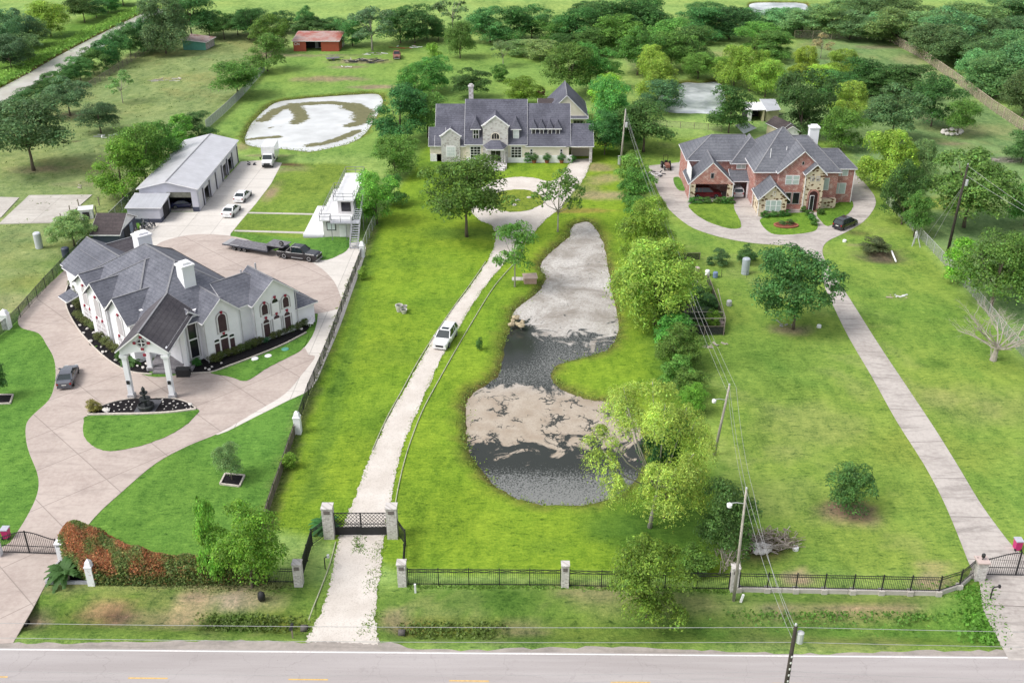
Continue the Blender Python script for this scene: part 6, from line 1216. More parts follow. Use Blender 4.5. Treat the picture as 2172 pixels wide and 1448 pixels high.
def fence(name, lab, px, h, step, panel, post, pr=.05, rail=True, panel_z=(.05, None), rails=(1.0,), box=False, lean=0.0, cat="fence", group=None):
    Q = path_pts(px, step); c = Q[len(Q) // 2]; root = thing(name, lab, cat, (c.x, c.y, 0), 0, group); mb = MB(); rnd = random.Random(len(Q)); z0, z1 = panel_z[0], (panel_z[1] or h)
    for a, c in zip(Q[:-1], Q[1:]):
        if panel is M_CHAIN or panel is M_SCRGREEN or panel is M_WIREF or panel is M_SCREEN: mb.poly([(a.x, a.y, z0), (c.x, c.y, z0), (c.x, c.y, z1), (a.x, a.y, z1)])
        else: mb.beam((a.x, a.y, (z0 + z1) / 2), (c.x, c.y, (z0 + z1) / 2), .05, z1 - z0)
    mb.build("panel", panel, root, recalc=False)
    if rail:
        mb = MB()
        for k in rails:
            for a, c in zip(Q[:-1], Q[1:]): mb.beam((a.x, a.y, h * k), (c.x, c.y, h * k), pr * 1.1)
        mb.build("rail", post, root, recalc=False)
    for a in Q:
        dx, dy = rnd.gauss(0, lean), rnd.gauss(0, lean); MB().beam((a.x, a.y, 0), (a.x + dx, a.y + dy, h * 1.03), pr * 2).build("post", post, root, recalc=False)
    return root
fence("board_fence", "weathered brown board and wire fence between the white house lawn and the gravel drive lot", [(560, 1120), (575, 1068), (596, 1010), (615, 952), (634, 900)], 1.35, 2.6, M_BOARD, M_DARKMETAL, .04, panel_z=(.05, 1.2))
fence("screened_fence", "black screened fence along the white concrete strip of the white house", [(634, 900), (656, 835), (685, 770), (712, 700), (738, 625), (768, 545)], 1.5, 3.0, M_SCREEN, M_DARKMETAL, .04)
fence("chain_fence", "grey chain link fence beside the cabin tower stairs", [(768, 545), (780, 512), (796, 478)], 1.9, 2.4, M_CHAIN, M_GALV, .04)
fence("chain_fence", "green grey chain fence along the left side of the white house driveway", [(-40, 742), (30, 690), (90, 620), (150, 555), (168, 540)], 1.6, 3.0, M_SCRGREEN, M_DARKMETAL, .035)
fence("chain_fence", "dark green screened fence left of the storage building", [(168, 540), (240, 468), (300, 408)], 1.8, 3.2, M_SCRGREEN, M_GALV, .035)
fence("chain_fence", "grey metal fence between the pasture and the west pond", [(438, 275), (478, 240), (514, 205), (545, 170), (562, 150)], 1.9, 3.4, veil("grey_mesh", (.40, .42, .42), .66), M_GALV, .04)
fence("wire_fence", "thin post and wire fence at the foot of the canal hedge", [(120, 222), (190, 188), (250, 150), (310, 112), (350, 90)], 1.5, 3.0, M_WIREF, M_WOODG, .05, lean=.06)
fence("chain_fence", "long chain link fence along the right edge of the brick house lot", [(1880, 432), (1925, 478), (1990, 548), (2060, 625), (2130, 712), (2200, 792)], 1.6, 3.0, M_CHAIN, M_GALV, .04)
fence("wire_fence", "tan wire fence with wooden posts across the back of the right yard", [(1684, 82), (1760, 84), (1878, 84)], 2.2, 4.6, M_WIREF, M_TANW, .08, lean=.05)
fence("wire_fence", "long tan wooden post fence running down the right yard to the picture edge", [(1878, 84), (1960, 128), (2030, 178), (2100, 232), (2200, 300)], 2.2, 3.4, veil("tan_wire", (.42, .36, .27), .40), M_TANW, .09, lean=.06)
fence("wire_fence", "thin wire fence crossing the grass behind the brick house carport", [(1385, 268), (1440, 272), (1500, 276), (1530, 280)], 1.3, 3.0, M_WIREF, M_WOODG, .04)
fence("wire_fence", "low string fence on thin dark posts by the small fruit trees", [(1530, 588), (1565, 589), (1606, 590), (1640, 591), (1690, 592)], 1.1, 4.0, M_WIREF, M_DARKMETAL, .025, panel_z=(.9, .95), rail=False)
def picket(name, lab, px, h, step, post=.05, gap=.13, style='spear', base=None, cat="fence"):
    Q = path_pts(px, step); c = Q[len(Q) // 2]; root = thing(name, lab, cat, (c.x, c.y, 0)); z0 = .45 if base else .08; mb = MB()
    for a, c in zip(Q[:-1], Q[1:]):
        n = max(2, int((c - a).length / gap))
        for k in range(1, n): p = a.lerp(c, k / n); mb.beam((p.x, p.y, z0), (p.x, p.y, h), .024)
        for z in ((z0 + .08), h - .32, h - .08) if style == 'spear' else (z0 + .06, h - .36, h - .04): mb.beam((a.x, a.y, z), (c.x, c.y, z), .045)
        if style == 'scroll':
            m = max(1, int((c - a).length / .9))
            for k in range(m): p, q = a.lerp(c, k / m), a.lerp(c, (k + 1) / m); mb.beam((p.x, p.y, h - .34), (q.x, q.y, h - .06), .03); mb.beam((p.x, p.y, h - .06), (q.x, q.y, h - .34), .03)
    mb.build("pickets", M_IRON, root, recalc=False)
    for a in Q: MB().beam((a.x, a.y, .0), (a.x, a.y, h + .10), post * 2).build("post", M_IRON, root, recalc=False)
    if base:
        mb = MB()
        for a, c in zip(Q[:-1], Q[1:]): mb.beam((a.x, a.y, .17), (c.x, c.y, .17), .22, .5)
        mb.build("base_wall", M_SLAB, root, recalc=False)
        for a in Q: MB().box(a.x - .24, a.y - .24, -.05, a.x + .24, a.y + .24, .46).build("base_block", M_SLAB, root)
    return root
M_PILL = stone_wall("white_washed_brick", (.60, .57, .55), (.40, .37, .35), 4.5, .62, .6, (.52, .49, .47)); M_PILLDK = plain("pillar_hollow", (.16, .14, .13), .9, .3, 3)
def pillar(px, py, top, wpx, lab, rough_top=False):
    x, y = G(px, py); wd = WID(px, py, wpx); h = HT(px, py, top); root = thing("brick_pillar", lab, "pillar", (x, y, 0), 0, "white brick pillars along the road")
    MB().box(x - wd / 2, y - wd / 2, 0, x + wd / 2, y + wd / 2, h).build("shaft", M_PILL, root); mb = MB(); e = .05
    mb.box(x - wd / 2 - e, y - wd / 2 - e, h, x + wd / 2 + e, y + wd / 2 + e, h + .10); cp = mb.build("cap", M_PILL, root); MB().box(x - wd * .3, y - wd / 2 - .03, h - .52, x + wd * .3, y - wd / 2 - .004, h - .16).build("niche", M_PILLDK, root); return root
pillar(700, 1137, 1074, 22, "white brick pillar at the left side of the dark lattice gate"); pillar(834, 1137, 1074, 22, "white brick pillar at the right side of the dark lattice gate")
pillar(635, 1239, 1193, 18, "white brick pillar left of the gravel drive mouth, by the light green tree"); pillar(854, 1239, 1193, 18, "white brick pillar right of the gravel drive mouth, starting the long iron fence")
pillar(1198, 1242, 1196, 16, "white brick pillar in the middle of the long iron fence"); pillar(1555, 1251, 1202, 16, "white brick pillar beside the leaning wooden power pole")
picket("iron_fence", "long black iron fence with scroll top between two white brick pillars", [(866, 1240), (1188, 1242)], 1.75, 2.7, .04, .16, 'scroll'); picket("iron_fence", "black iron fence with scroll top partly hidden by the round bright bush", [(1208, 1243), (1545, 1250)], 1.75, 2.7, .04, .16, 'scroll')
picket("iron_fence", "black iron picket fence on a low white base wall in front of the right lawn", [(1566, 1253), (2016, 1262), (2064, 1222)], 1.95, 2.35, .05, .14, 'spear', True)
picket("iron_fence", "short dark iron fence slanting from the road pillar to the left of the lattice gate", [(642, 1224), (668, 1138), (690, 1136)], 1.75, 2.2, .05, .09, 'scroll'); picket("iron_fence", "short dark iron fence slanting from the road pillar to the right of the lattice gate", [(856, 1222), (862, 1138), (845, 1135)], 1.75, 2.2, .05, .11, 'scroll')
picket("iron_fence", "dark iron fence in front of the hedge left of the gravel drive", [(300, 1234), (470, 1234), (624, 1236)], 1.6, 2.6, .04, .14, 'spear')
def gate(name, lab, p, q, h, arch, gap, lattice=False):
    a, c = Vector((*G(*p), 0)), Vector((*G(*q), 0)); root = thing(name, lab, "gate", ((a.x + c.x) / 2, (a.y + c.y) / 2, 0))
    for s0, s1 in ((0.0, .497), (.503, 1.0)):
        P0, P1 = a.lerp(c, s0), a.lerp(c, s1); mb = MB(); n = max(4, int((P1 - P0).length / gap)); H_ = lambda s: h + arch * (math.sin(math.pi * s) ** 1.5 if arch else 0)
        for k in range(n + 1):
            s = s0 + (s1 - s0) * k / n; p_ = a.lerp(c, s); t = .09 if k in (0, n) else .026; mb.beam((p_.x, p_.y, .12), (p_.x, p_.y, H_(s) + (0 if lattice else .12)), t) if not lattice or k in (0, n) or k % 6 == 0 else None
            if k < n:
                p2 = a.lerp(c, s0 + (s1 - s0) * (k + 1) / n); h1, h2 = H_(s), H_(s0 + (s1 - s0) * (k + 1) / n); mb.beam((p_.x, p_.y, h1), (p2.x, p2.y, h2), .06); mb.beam((p_.x, p_.y, .15), (p2.x, p2.y, .15), .06); mb.beam((p_.x, p_.y, h * .52), (p2.x, p2.y, h * .52), .05)
                if lattice:
                    for z0_, z1_ in ((.95, 1.3), (1.3, 1.65), (1.65, 2.05), (2.05, h - .05)): mb.beam((p_.x, p_.y, z0_), (p2.x, p2.y, z1_), .035); mb.beam((p_.x, p_.y, z1_), (p2.x, p2.y, z0_), .035)
        if lattice: mb.beam((P0.x, P0.y, .5), (P1.x, P1.y, .55), .05, .86)
        mb.build("gate_leaf", M_IRON, root, recalc=False)
    return root
gate("iron_gate", "dark iron double gate with lattice panels across the gravel drive", (712, 1135), (823, 1135), 2.5, 0, .33, True)
gate("iron_gate", "arched black iron gate at the white house driveway entrance", (3, 1172), (124, 1176), 1.65, .75, .17); gate("iron_gate", "arched black iron gate at the concrete drive by the right picture edge", (2082, 1220), (2225, 1222), 1.75, .75, .17)
def obelisk(px, py, top, wpx, lab):
    x, y = G(px, py); wd = WID(px, py, wpx); h = HT(px, py, top); root = thing("white_obelisk", lab, "pillar", (x, y, 0), 0, "white pointed gate pillars"); mb = MB(); mb.obox(x, y, 0, wd, wd, h * .74); mb.build("shaft", M_STUCCO, root)
    mb = MB(); mb.obox(x, y, h * .74, wd * 1.12, wd * 1.12, .07); mb.obox(x, y, h * .74 + .07, wd * .95, wd * .95, h * .16, 0, 0, .72); mb.obox(x, y, h * .90 + .07, wd * .68, wd * .68, h * .10, 0, 0, .1); mb.build("cap", M_STUCCO, root)
obelisk(197, 1238, 1186, 15, "white pointed pillar at the road end of the orange hedge"); obelisk(633, 918, 872, 14, "white pointed pillar on the fence line below the white concrete strip"); obelisk(769, 545, 512, 10, "white pointed pillar at the foot of the cabin tower stairs"); obelisk(16, 696, 656, 15, "white pointed pillar at the left picture edge by the chain fence")
for px, py, tp, lab in ((134, 1186, 1150, "short square white gate post at the left end of the orange hedge"), (-3, 1178, 1146, "white gate post at the left picture edge")):
    x, y = G(px, py); h = HT(px, py, tp); root = thing("gate_post", lab, "pillar", (x, y, 0)); MB().obox(x, y, 0, .6, .6, h).build("shaft", M_STUCCO, root); MB().obox(x, y, h, .7, .7, .08).build("cap", M_STUCCO, root); MB().box(x - .2, y - .315, h - .25, x + .2, y - .302, h - .15).build("number_plate", M_IRON, root)
x, y = G(2074, 1226); root = thing("stone_gate_pillar", "stone gate pillar with lantern at the right concrete drive", "pillar", (x, y, 0)); MB().obox(x, y, 0, .85, .85, 1.9).build("shaft", M_PILL, root); MB().obox(x, y, 1.9, 1.05, 1.05, .14).build("cap", plain("pink_cap", (.50, .40, .37), .8, .1, 3), root); ll = MB(); ll.lathe([(.05, 2.04), (.05, 2.25), (.16, 2.32), (.16, 2.58), (.02, 2.72)], x, y, 8); ll.build("lantern", M_IRON, root)
# edging logs along the gravel drive
M_EDGE = plain("pale_edging", (.36, .37, .25), .9, .3, 2)
for px, lab in (([(1030, 556), (1000, 600), (962, 652), (925, 706), (885, 770), (852, 830), (820, 888), (790, 955)], "pale edging line along the left side of the gravel drive"), ([(1098, 552), (1050, 606), (1006, 676), (966, 744), (930, 808), (896, 872), (868, 945), (850, 1010), (838, 1075), (842, 1100)], "pale edging line along the right side of the gravel drive"), ([(712, 1150), (700, 1196), (684, 1240), (664, 1290), (655, 1315)], "pale edging line left of the drive mouth outside the gate")):
    P = smooth(GL(px), 5, False); mb = MB(); rnd = random.Random(4)
    for a, c in zip(P[:-1], P[1:]):
        mb.beam((*a, .07), (*c, .05), .08, .13)
    o = mb.build("drive_edging", M_EDGE, recalc=False); label(rebase(o), lab, "edging", "edging lines of the gravel drive")
# ---- power poles and wires
M_POLEG = plain("pole_grey", (.36, .33, .29), .9, .2, 2); M_POLED = plain("pole_dark", (.045, .038, .032), .9, .25, 2); M_WIRE = plain("wire", (.30, .30, .30), .5, .1, 2); M_STEELG = plain("grey_can", (.45, .46, .47), .5, .1, 2)
def pole(lab, xy, h, mat, r=.14, lamp=None, can=None, top=None, arm=False):
    root = thing("utility_pole", lab, "utility pole", (*xy, 0)); x, y = xy; tx, ty = top or (x, y)
    MB().tube([(x, y, 0), ((x + tx) / 2, (y + ty) / 2, h * .5), (tx, ty, h)], [r * 1.25, r, r * .75], 8).build("pole", mat, root, smooth=True); ins = MB(); ins.lathe([(.05, h), (.09, h + .06), (.09, h + .18), (.03, h + .26)], tx, ty, 8); ins.build("insulator", M_STEELG, root)
    lx = lambda z: (x + (tx - x) * z / h, y + (ty - y) * z / h)
    if lamp: a = lx(lamp); mb = MB(); mb.tube([(*a, lamp), (a[0] - .7, a[1] - .2, lamp + .25), (a[0] - 1.2, a[1] - .3, lamp + .25)], .04, 6); l_ = mb.build("lamp_arm", M_STEELG, root); mb = MB(); mb.lathe([(.08, lamp + .28), (.22, lamp + .18), (.2, lamp - .08), (.05, lamp - .14)], a[0] - 1.25, a[1] - .3, 10); mb.build("lamp_head", M_TRIM, l_)
    if can: a = lx(can); mb = MB(); mb.lathe([(.05, can), (.24, can + .02), (.24, can + .85), (.10, can + .92)], a[0] + .40, a[1], 10); mb.build("transformer", M_STEELG, root)
    return Vector((tx, ty, h))
def top_at(px, pb, ptx, pt):           # a pole that leans: height from the rows, top where the picture shows it
    h = HT(px, pb, pt); return G(px, pb), h, G(ptx, pt, h)
pA_ = G(1688, 1327, 11.0); pA = pole("dark utility pole with white markers standing across the road at the bottom edge", pA_, 11.0, M_POLED, .17, can=9.6)
for k in range(9): MB().box(pA_[0] - .05, pA_[1] - .19, 4.0 + k * .55, pA_[0] + .05, pA_[1] - .17, 4.16 + k * .55).build("marker", M_TRIM, [o for o in bpy.data.objects if o.name.startswith("utility_pole")][0])
a, h, t = top_at(1556, 1273, 1583, 1038); pB = pole("grey wooden pole with street lamp beside the last brick pillar", a, h, M_POLEG, .115, lamp=h * .88, top=t)
a, h, t = top_at(1515, 965, 1547, 818); pC = pole("grey leaning pole with lamp right of the huge willow", a, h, M_POLEG, .13, lamp=h * .80, top=t)
a, h, t = top_at(1390, 522, 1400, 446); pD = pole("thin grey pole among the yellow-green willows beside the pond", a, h, M_POLEG, .13, top=t)
a, h, t = top_at(1316, 352, 1327, 234); pE = pole("tall grey pole with meter box right of the cream house", a, h, M_POLEG, .15, can=h * .70, top=t); MB().box(a[0] - .5, a[1] - .2, .3, a[0] - .1, a[1] + .1, 1.9).build("meter_box", M_STEELG, [o for o in bpy.data.objects if o.name.startswith("utility_pole")][-1])
a, h, t = top_at(2008, 543, 2053, 350); pF = pole("tall dark pole behind the chain fence on the right", a, h, M_POLED, .19, can=h * .78, top=t)
def wire(lab, P, sag, r=.015, grp="power lines"):
    path = []
    for a, c in zip(P[:-1], P[1:]):
        for k in range(9): s = k / 9; p = Vector(a).lerp(Vector(c), s); p.z -= sag * 4 * s * (1 - s); path.append(p)
    path.append(Vector(P[-1])); o = MB().tube(path, r, 4, cap=False).build("power_line", M_WIRE, recalc=False); label(rebase(o), lab, "power line", grp)
up = lambda v, d: Vector((v.x, v.y, v.z + d))
wire("upper power line running back from the road over the line of grey poles", [up(pA, -.2), pB, pC, pD, pE], .5); wire("lower power line under the upper one along the grey poles", [up(pA, -1.3), up(pB, -.9), up(pC, -1.0), up(pD, -1.0), up(pE, -1.2)], .7)
wire("power line that crosses from the road pole to the lot line right of the willow", [up(pA, -.6), Vector((pB.x + .6, pB.y, pB.z - .3)), Vector((pC.x + .7, pC.y, pC.z - .2)), Vector((pD.x + .6, pD.y, pD.z - .2)), up(pE, -.6)], .9)
for dz, dl, lab in ((-.1, 0, "topmost power line running along the road verge"), (-1.4, 0, "second power line running along the road verge"), (-4.0, .5, "thin telephone wire above the road"), (-4.4, 1.0, "lowest telephone wire above the road")):
    z = pA.z + dz; wire(lab, [Vector((-58, pA.y + .3, z)), Vector((pA.x, pA.y, z)), Vector((85, pA.y - .2, z))], .35 + dl, .022 if dl == 0 else .014, "wires along the road")
wire("power line from the tall dark pole off to the right edge", [up(pF, -.1), Vector((75, 110, 9))], .8, .022); wire("lower power line from the tall dark pole off to the right edge", [up(pF, -1.5), Vector((78, 112, 8))], .8, .022)
for q, lab in (((1963, 503), "yellow guy wire left of the tall dark pole"), ((1975, 515), "second guy wire of the tall dark pole")): wire(lab, [up(pF, -3), Vector((*G(*q), 0))], 0, .03, "guy wires")
# ================================================================== ROUGH GRASS: tufts, reeds and weeds (nobody could count them)
rs = np.random.RandomState(21); TP = []; TC = []; TS = []
def tufts(x, y, z, c, size, k=5, spread=.28):
    n = len(x); size = size * .58; c = tuple(v * q for v, q in zip(c, (1.5, 1.5, 1.4)))
    for _ in range(k):
        TP.append(np.stack([x + rs.normal(0, spread, n), y + rs.normal(0, spread, n), z + size * rs.uniform(.15, .75, n)], 1)); TC.append(np.array(c) * np.exp(rs.normal(0, .22, (n, 1)))); TS.append(size * rs.uniform(.6, 1.2, n))
def along(line, n, w_): 
    P = [Vector(p) for p in line]; out = []
    L = [0]
    for a, c in zip(P[:-1], P[1:]): L.append(L[-1] + (c - a).length)
    for d in rs.uniform(0, L[-1], n): k = max(0, min(int(np.searchsorted(L, d)) - 1, len(P) - 2)); out.append(P[k].lerp(P[k + 1], (d - L[k]) / max(L[k + 1] - L[k], 1e-6)))
    a = np.array([[p.x, p.y] for p in out]) + rs.normal(0, w_, (n, 2)); return a[:, 0], a[:, 1]
x = rs.uniform(-140, -35, 1700); y = rs.uniform(125, 290, 1700); m = (sdist(PASTURE, x, y) < -1); tufts(x[m], y[m], .02, (.095, .150, .045), .30, 4, .30)
for poly, zz in WATERS[:2]: x, y = along(offset(poly, .55) + offset(poly, .55)[:1], 1300, .45); tufts(x, y, -.16, (.135, .195, .04), .26, 3)
for off, n, c, s in ((1.6, 1600, (.14, .27, .05), .8), (3.6, 1500, (.20, .34, .07), .9)):
    far = [p for p in offset(CANAL, off)][:8]; x, y = along(far, n, .7); tufts(x, y, 0, c, s, 3, .5)
e1 = smooth(GL(gl), 4, False); e2 = smooth(GL(gr), 4, False)
for e in (e1, e2): x, y = along(e, 1300, .16); tufts(x, y, .01, (.13, .215, .03), .13, 3, .10)
x, y = along(GL([(758, 1140), (770, 1175)]), 60, .3); tufts(x, y, .03, (.11, .19, .04), .18, 4, .15); x, y = along(GL([(800, 1150), (788, 1260)]), 90, .35); tufts(x, y, .03, (.13, .20, .05), .16, 3, .15); x, y = along(GL([(770, 1350), (795, 1300)]), 50, .4); tufts(x, y, .03, (.13, .20, .05), .16, 3, .15)
x, y = along(GL([(2030, 1262), (2072, 1245), (2082, 1300), (2100, 1350)]), 520, .8); tufts(x, y, -.2, (.10, .23, .035), .50, 4, .3)
x, y = along(GL([(1560, 1285), (1800, 1290), (2020, 1290)]), 500, 1.0); tufts(x, y, -.25, (.09, .19, .035), .34, 3); x, y = along(GL([(440, 1308), (620, 1312)]), 300, .7); tufts(x, y, -.62, (.085, .13, .03), .34, 3); x, y = along(GL([(870, 1322), (1050, 1322)]), 300, .7); tufts(x, y, -.62, (.10, .15, .035), .34, 3); x, y = along(GL([(300, 1240), (470, 1244), (620, 1242)]), 260, .3); tufts(x, y, 0, (.15, .17, .07), .25, 3)
x, y = along(GL([(860, 1244), (1190, 1246), (1550, 1254)]), 500, .12); tufts(x, y, 0, (.11, .20, .035), .22, 3, .1); x, y = along(FENCE_MID, 420, .2); tufts(x, y, 0, (.14, .20, .04), .24, 3, .15)
x = rs.uniform(-75, 70, 2600); y = rs.uniform(62, 215, 2600); m = np.ones(len(x), bool)
for L_ in (GRAVEL, POND_MAIN, POND_WEST): m &= sdist(L_, x, y) > .5
g_ = np.minimum(sdist(MID_LOT, x, y), sdist(EAST_LOT, x, y)) < -1; d_ = np.minimum(ldist(LL, x, y), ldist(RR, x, y)); m &= g_ & (d_ > 3.2) & ~((x > 25) & (y > 140) & (y < 185)); tufts(x[m], y[m], -.02, (.11, .20, .03), .16, 3, .22)
P_ = np.concatenate(TP); V, F, tc = leaf_cloud("tufts", P_, rs.normal(0, .8, P_.shape) + np.array([0, -.5, .35]), np.concatenate(TS), np.concatenate(TC), 1.5, rs)
o = mesh_np("rough_grass", V, F, M_LEAF, tc); label(o, "rough tufts of grass, weeds and reeds along banks, ditches, fences and drives", "grass", kind="stuff")
# ================================================================== BEDS, SHRUBS, HEDGE, FOUNTAIN
mm, nt, b = new_mat("black_mulch", .95, .1); pos = geo_pos(nt); n = noise(nt, pos, 6, 4, .8)
nt.links.new(ramp(nt, n, [(.3, (.006, .006, .007)), (.6, (.020, .018, .020)), (.8, (.06, .055, .055))]), b.inputs["Base Color"]); bump(nt, b, n, .6, .05); M_MULCH = mm
M_ROCKW = plain("white_rock", (.58, .55, .52), .85, .2, 5); M_EDGEST = plain("stone_edging", (.50, .45, .40), .9, .25, 4); M_GREYST = plain("dark_grey_gravel", (.085, .088, .10), .9, .4, 7)
sheet("mulch_bed", ragged(smooth(GL([(146,600),(139,625),(143,655),(161,690),(183,718),(197,735),(240,716),(262,700),(230,690),(205,672),(180,640),(168,605),(158,590)]), 3), .05, .5), .062, M_MULCH)
sheet("mulch_bed", ragged(smooth(GL([(203,737),(224,757),(248,774),(282,788),(314,791),(322,770),(318,740),(300,715),(262,704),(235,722)]), 3), .05, .5), .062, M_MULCH)
sheet("mulch_bed", ragged(smooth(GL([(402,791),(446,788),(478,776),(540,753),(600,728),(645,705),(655,690),(630,690),(560,715),(470,752),(420,766)]), 3), .05, .5), .095, M_MULCH)
def border(px, lab, z=.06, wd=.16, ht=.16, mat=None, closed=False):
    P = smooth(GL(px), 5, closed); mb = MB(); P = P + ([P[0]] if closed else [])
    for a, c in zip(P[:-1], P[1:]): mb.beam((*a, z), (*c, z), wd, ht)
    o = mb.build("bed_border", mat or M_EDGEST, recalc=False); return label(rebase(o), lab, "border")
border([(146,600),(138,625),(142,655),(160,690),(183,720),(215,752),(248,776),(282,790),(322,794)], "pale concrete border of the black mulch bed left of the porch")
border([(402,793),(448,790),(480,779),(542,756),(602,731),(650,706)], "pale border along the black mulch bed below the right front of the white house", .1)
OVAL = [(188,879),(205,869),(240,855),(285,847),(330,846),(370,848),(400,857),(414,868),(360,874),(300,877),(235,878)]
sheet("mulch_bed", smooth(GL(OVAL), 3), .115, M_MULCH); sheet("gravel_patch", GL([(300,850),(345,849),(328,876),(283,877)]), .125, M_GREYST)
border([(186,881),(235,880),(300,879),(360,876),(416,869)], "stone border between the fountain bed and the oval lawn", .12, .28, .20); border([(416,868),(400,856),(370,847),(330,845)], "thin border on the right side of the fountain bed", .12, .1, .14); border([(186,879),(205,868),(240,854),(285,846)], "thin border on the left side of the fountain bed", .12, .1, .14)
fx, fy = G(311, 868); M_FOUNT = plain("dark_bronze", (.030, .034, .036), .55, .5, 3)
ft_ = thing("fountain", "dark three tier fountain in the black bed before the columned porch", "fountain", (fx, fy, 0))
for nm, pr in (("basin", [(.2, .1), (.80, .12), (.90, .62), (.80, .70), (.74, .5), (.2, .45)]), ("bowl", [(.16, .42), (.18, 1.1), (.58, 1.28), (.64, 1.42), (.56, 1.38), (.15, 1.3)]), ("bowl", [(.12, 1.3), (.13, 1.9), (.40, 2.02), (.44, 2.15), (.36, 2.1), (.1, 2.05)]), ("finial", [(.08, 2.05), (.16, 2.3), (.22, 2.55), (.12, 2.75), (.03, 2.9)])):
    mb = MB(); mb.lathe(pr, fx, fy, 14); mb.build(nm, M_FOUNT, ft_)
rnd = random.Random(12); src = None
def rocks(spots, lab, group, size, mat=M_ROCKW):
    src = None
    for (px, py), s in zip(spots, (size * rnd.uniform(.7, 1.35) for _ in spots)):
        x, y = G(px, py)
        if src is None:
            mb = MB(); mb.lump(0, 0, .22, .5, .42, .30, rnd, 8, 5, .16); src = mb.build("rock", mat, smooth=False); o = src
        else: o = src.copy(); COL.objects.link(o)
        o.location = (x, y, .09); o.rotation_euler = (0, 0, rnd.uniform(0, 6)); o.scale = (s, s, s); label(o, lab, "rock", group)
inpoly = lambda p, P: sdist(P, np.array([p[0]]), np.array([p[1]]))[0] < -.25
OV = smooth(GL(OVAL), 3); sp = []
while len(sp) < 34:
    q = (rnd.uniform(195, 410), rnd.uniform(848, 876))
    if inpoly(G(*q), OV) and not (286 < q[0] < 344) and all((q[0] - s[0]) ** 2 + 4 * (q[1] - s[1]) ** 2 > 70 for s in sp): sp.append(q)
rocks(sp, "small white rock scattered on the black fountain bed", "white rocks on the fountain bed", .20)
rocks([(152,622),(149,634),(153,652),(170,692),(178,708),(193,726),(215,738),(219,749),(226,748),(246,766),(258,758),(292,778),(304,782),(312,774),(186,700),(200,708)], "white rock on the black mulch left of the porch", "white rocks left of the porch", .42)
rocks([(408,782),(436,783),(444,786),(450,780),(470,772),(640,700)], "white rock at the edge of the mulch below the right front", "white rocks by the right front", .42)
rocks([(226,874),(404,860)], "large pale boulder at one tip of the fountain bed", "boulders at the fountain bed tips", .75)
# clipped shrubs
gsrc = PROTO['globe0']; keep_g = gsrc
def shrub(px, py, wd, ht, c, lab, group, kind='globe', name="shrub"):
    key = TR.choice(KINDS[kind]) if kind != 'globe' else 'globe0'; src = PROTO[key]; o = copy_tree(src); x, y = G(px, py); o.name = name; o.location = (x, y, .03); o.rotation_euler = (0, 0, TR.uniform(0, 6)); o.scale = (wd, wd, ht); label(o, lab, "shrub", group)
    for ch in o.children:
        if ch.name.startswith("crown"): v = TR.uniform(.85, 1.15); ch.color = (c[0] * v, c[1] * v, c[2] * v, 1)
    return o
CLIP = (.185, .225, .075)
for px, py in ((154, 608), (164, 618), (157, 634), (163, 646), (170, 656), (165, 674), (174, 680), (182, 687), (190, 693), (199, 699)): shrub(px, py, 1.15, 1.0, CLIP, "clipped olive green shrub in the black bed at the far left of the white house", "clipped shrubs along the left front")
for px, py in ((212, 722), (226, 732), (237, 741), (250, 748)): shrub(px, py, 1.3, 1.1, CLIP, "clipped shrub in the second black bed left of the porch", "clipped shrubs beside the porch")
for px, py in ((262, 762), (275, 756), (290, 752)): shrub(px, py, 1.7, 1.3, (0.104, 0.256, 0.048), "leafy green plant in the black bed just left of the porch column", "plants beside the porch column", 'bush')
for k, (px, py) in enumerate(((456,766),(470,762),(484,757),(499,752),(513,746),(526,741),(539,736),(551,731),(564,726),(577,720),(590,715),(603,709),(617,704),(631,699),(645,692))): shrub(px, py, 1.12 if k else 1.7, 1.05 if k != 8 else .7, (.155, .21, .06) if k != 8 else (.09, .26, .11), "clipped round shrub in the row under the right front of the white house", "clipped shrub row")
shrub(418, 775, 1.2, .9, (0.088, 0.24, 0.048), "small green plant beside the entry steps of the white house", None, 'bush'); shrub(200, 872, 1.7, 1.3, (0.32, 0.32, 0.08), "yellowish plant at the left tip of the fountain bed", None, 'bush')
for px, py, wd, ht, lab in ((1098, 345, .01, 1, ""), (1118, 345, 1.5, 1.9, "green shrub under the right front window of the cream house"), (1212, 344, 1.8, 1.3, "dark round shrub beside the cream house garage")):
    if lab: shrub(px, py, wd, ht, (0.112, 0.272, 0.064), lab, None, 'bush')
M_TERRA = plain("terracotta", (.28, .105, .065), .8, .15, 4)
for k, px in enumerate((1133, 1160, 1191)):
    x, y = G(px, 346); root = thing("potted_plant", ("left", "middle", "right")[k] + " one of three plants in terracotta pots along the cream wall", "potted plant", (x, y, 0), 0, "plants in terracotta pots"); mb = MB(); mb.lathe([(.28, 0), (.42, .5), (.46, .58), (.40, .56)], x, y, 12); mb.build("pot", M_TERRA, root)
    cr = PROTO[KINDS['bush'][0]].children[0].copy(); COL.objects.link(cr); cr.name = "foliage"; cr.parent = root; cr.location = (0, 0, .5); cr.scale = (1.5, 1.5, 1.35); cr.color = (0.12, 0.296, 0.08, 1)
for px, lab in ((1470, "first"), (1485, "second"), (1500, "third"), (1522, "fourth"), (1537, "fifth"), (1550, "sixth")): shrub(px, 431, 1.5, 1.0, (0.136, 0.304, 0.064), lab + " shrub from the left in the row below the open brick garage", "shrubs below the open garage", 'bush')
for px, py, lab in ((1622, 461, "left"), (1640, 460, "middle"), (1656, 459, "right")): shrub(px, py, 1.4, 1.0, (0.12, 0.288, 0.056), lab + " shrub under the stone gable window", "shrubs under the stone gable", 'bush')
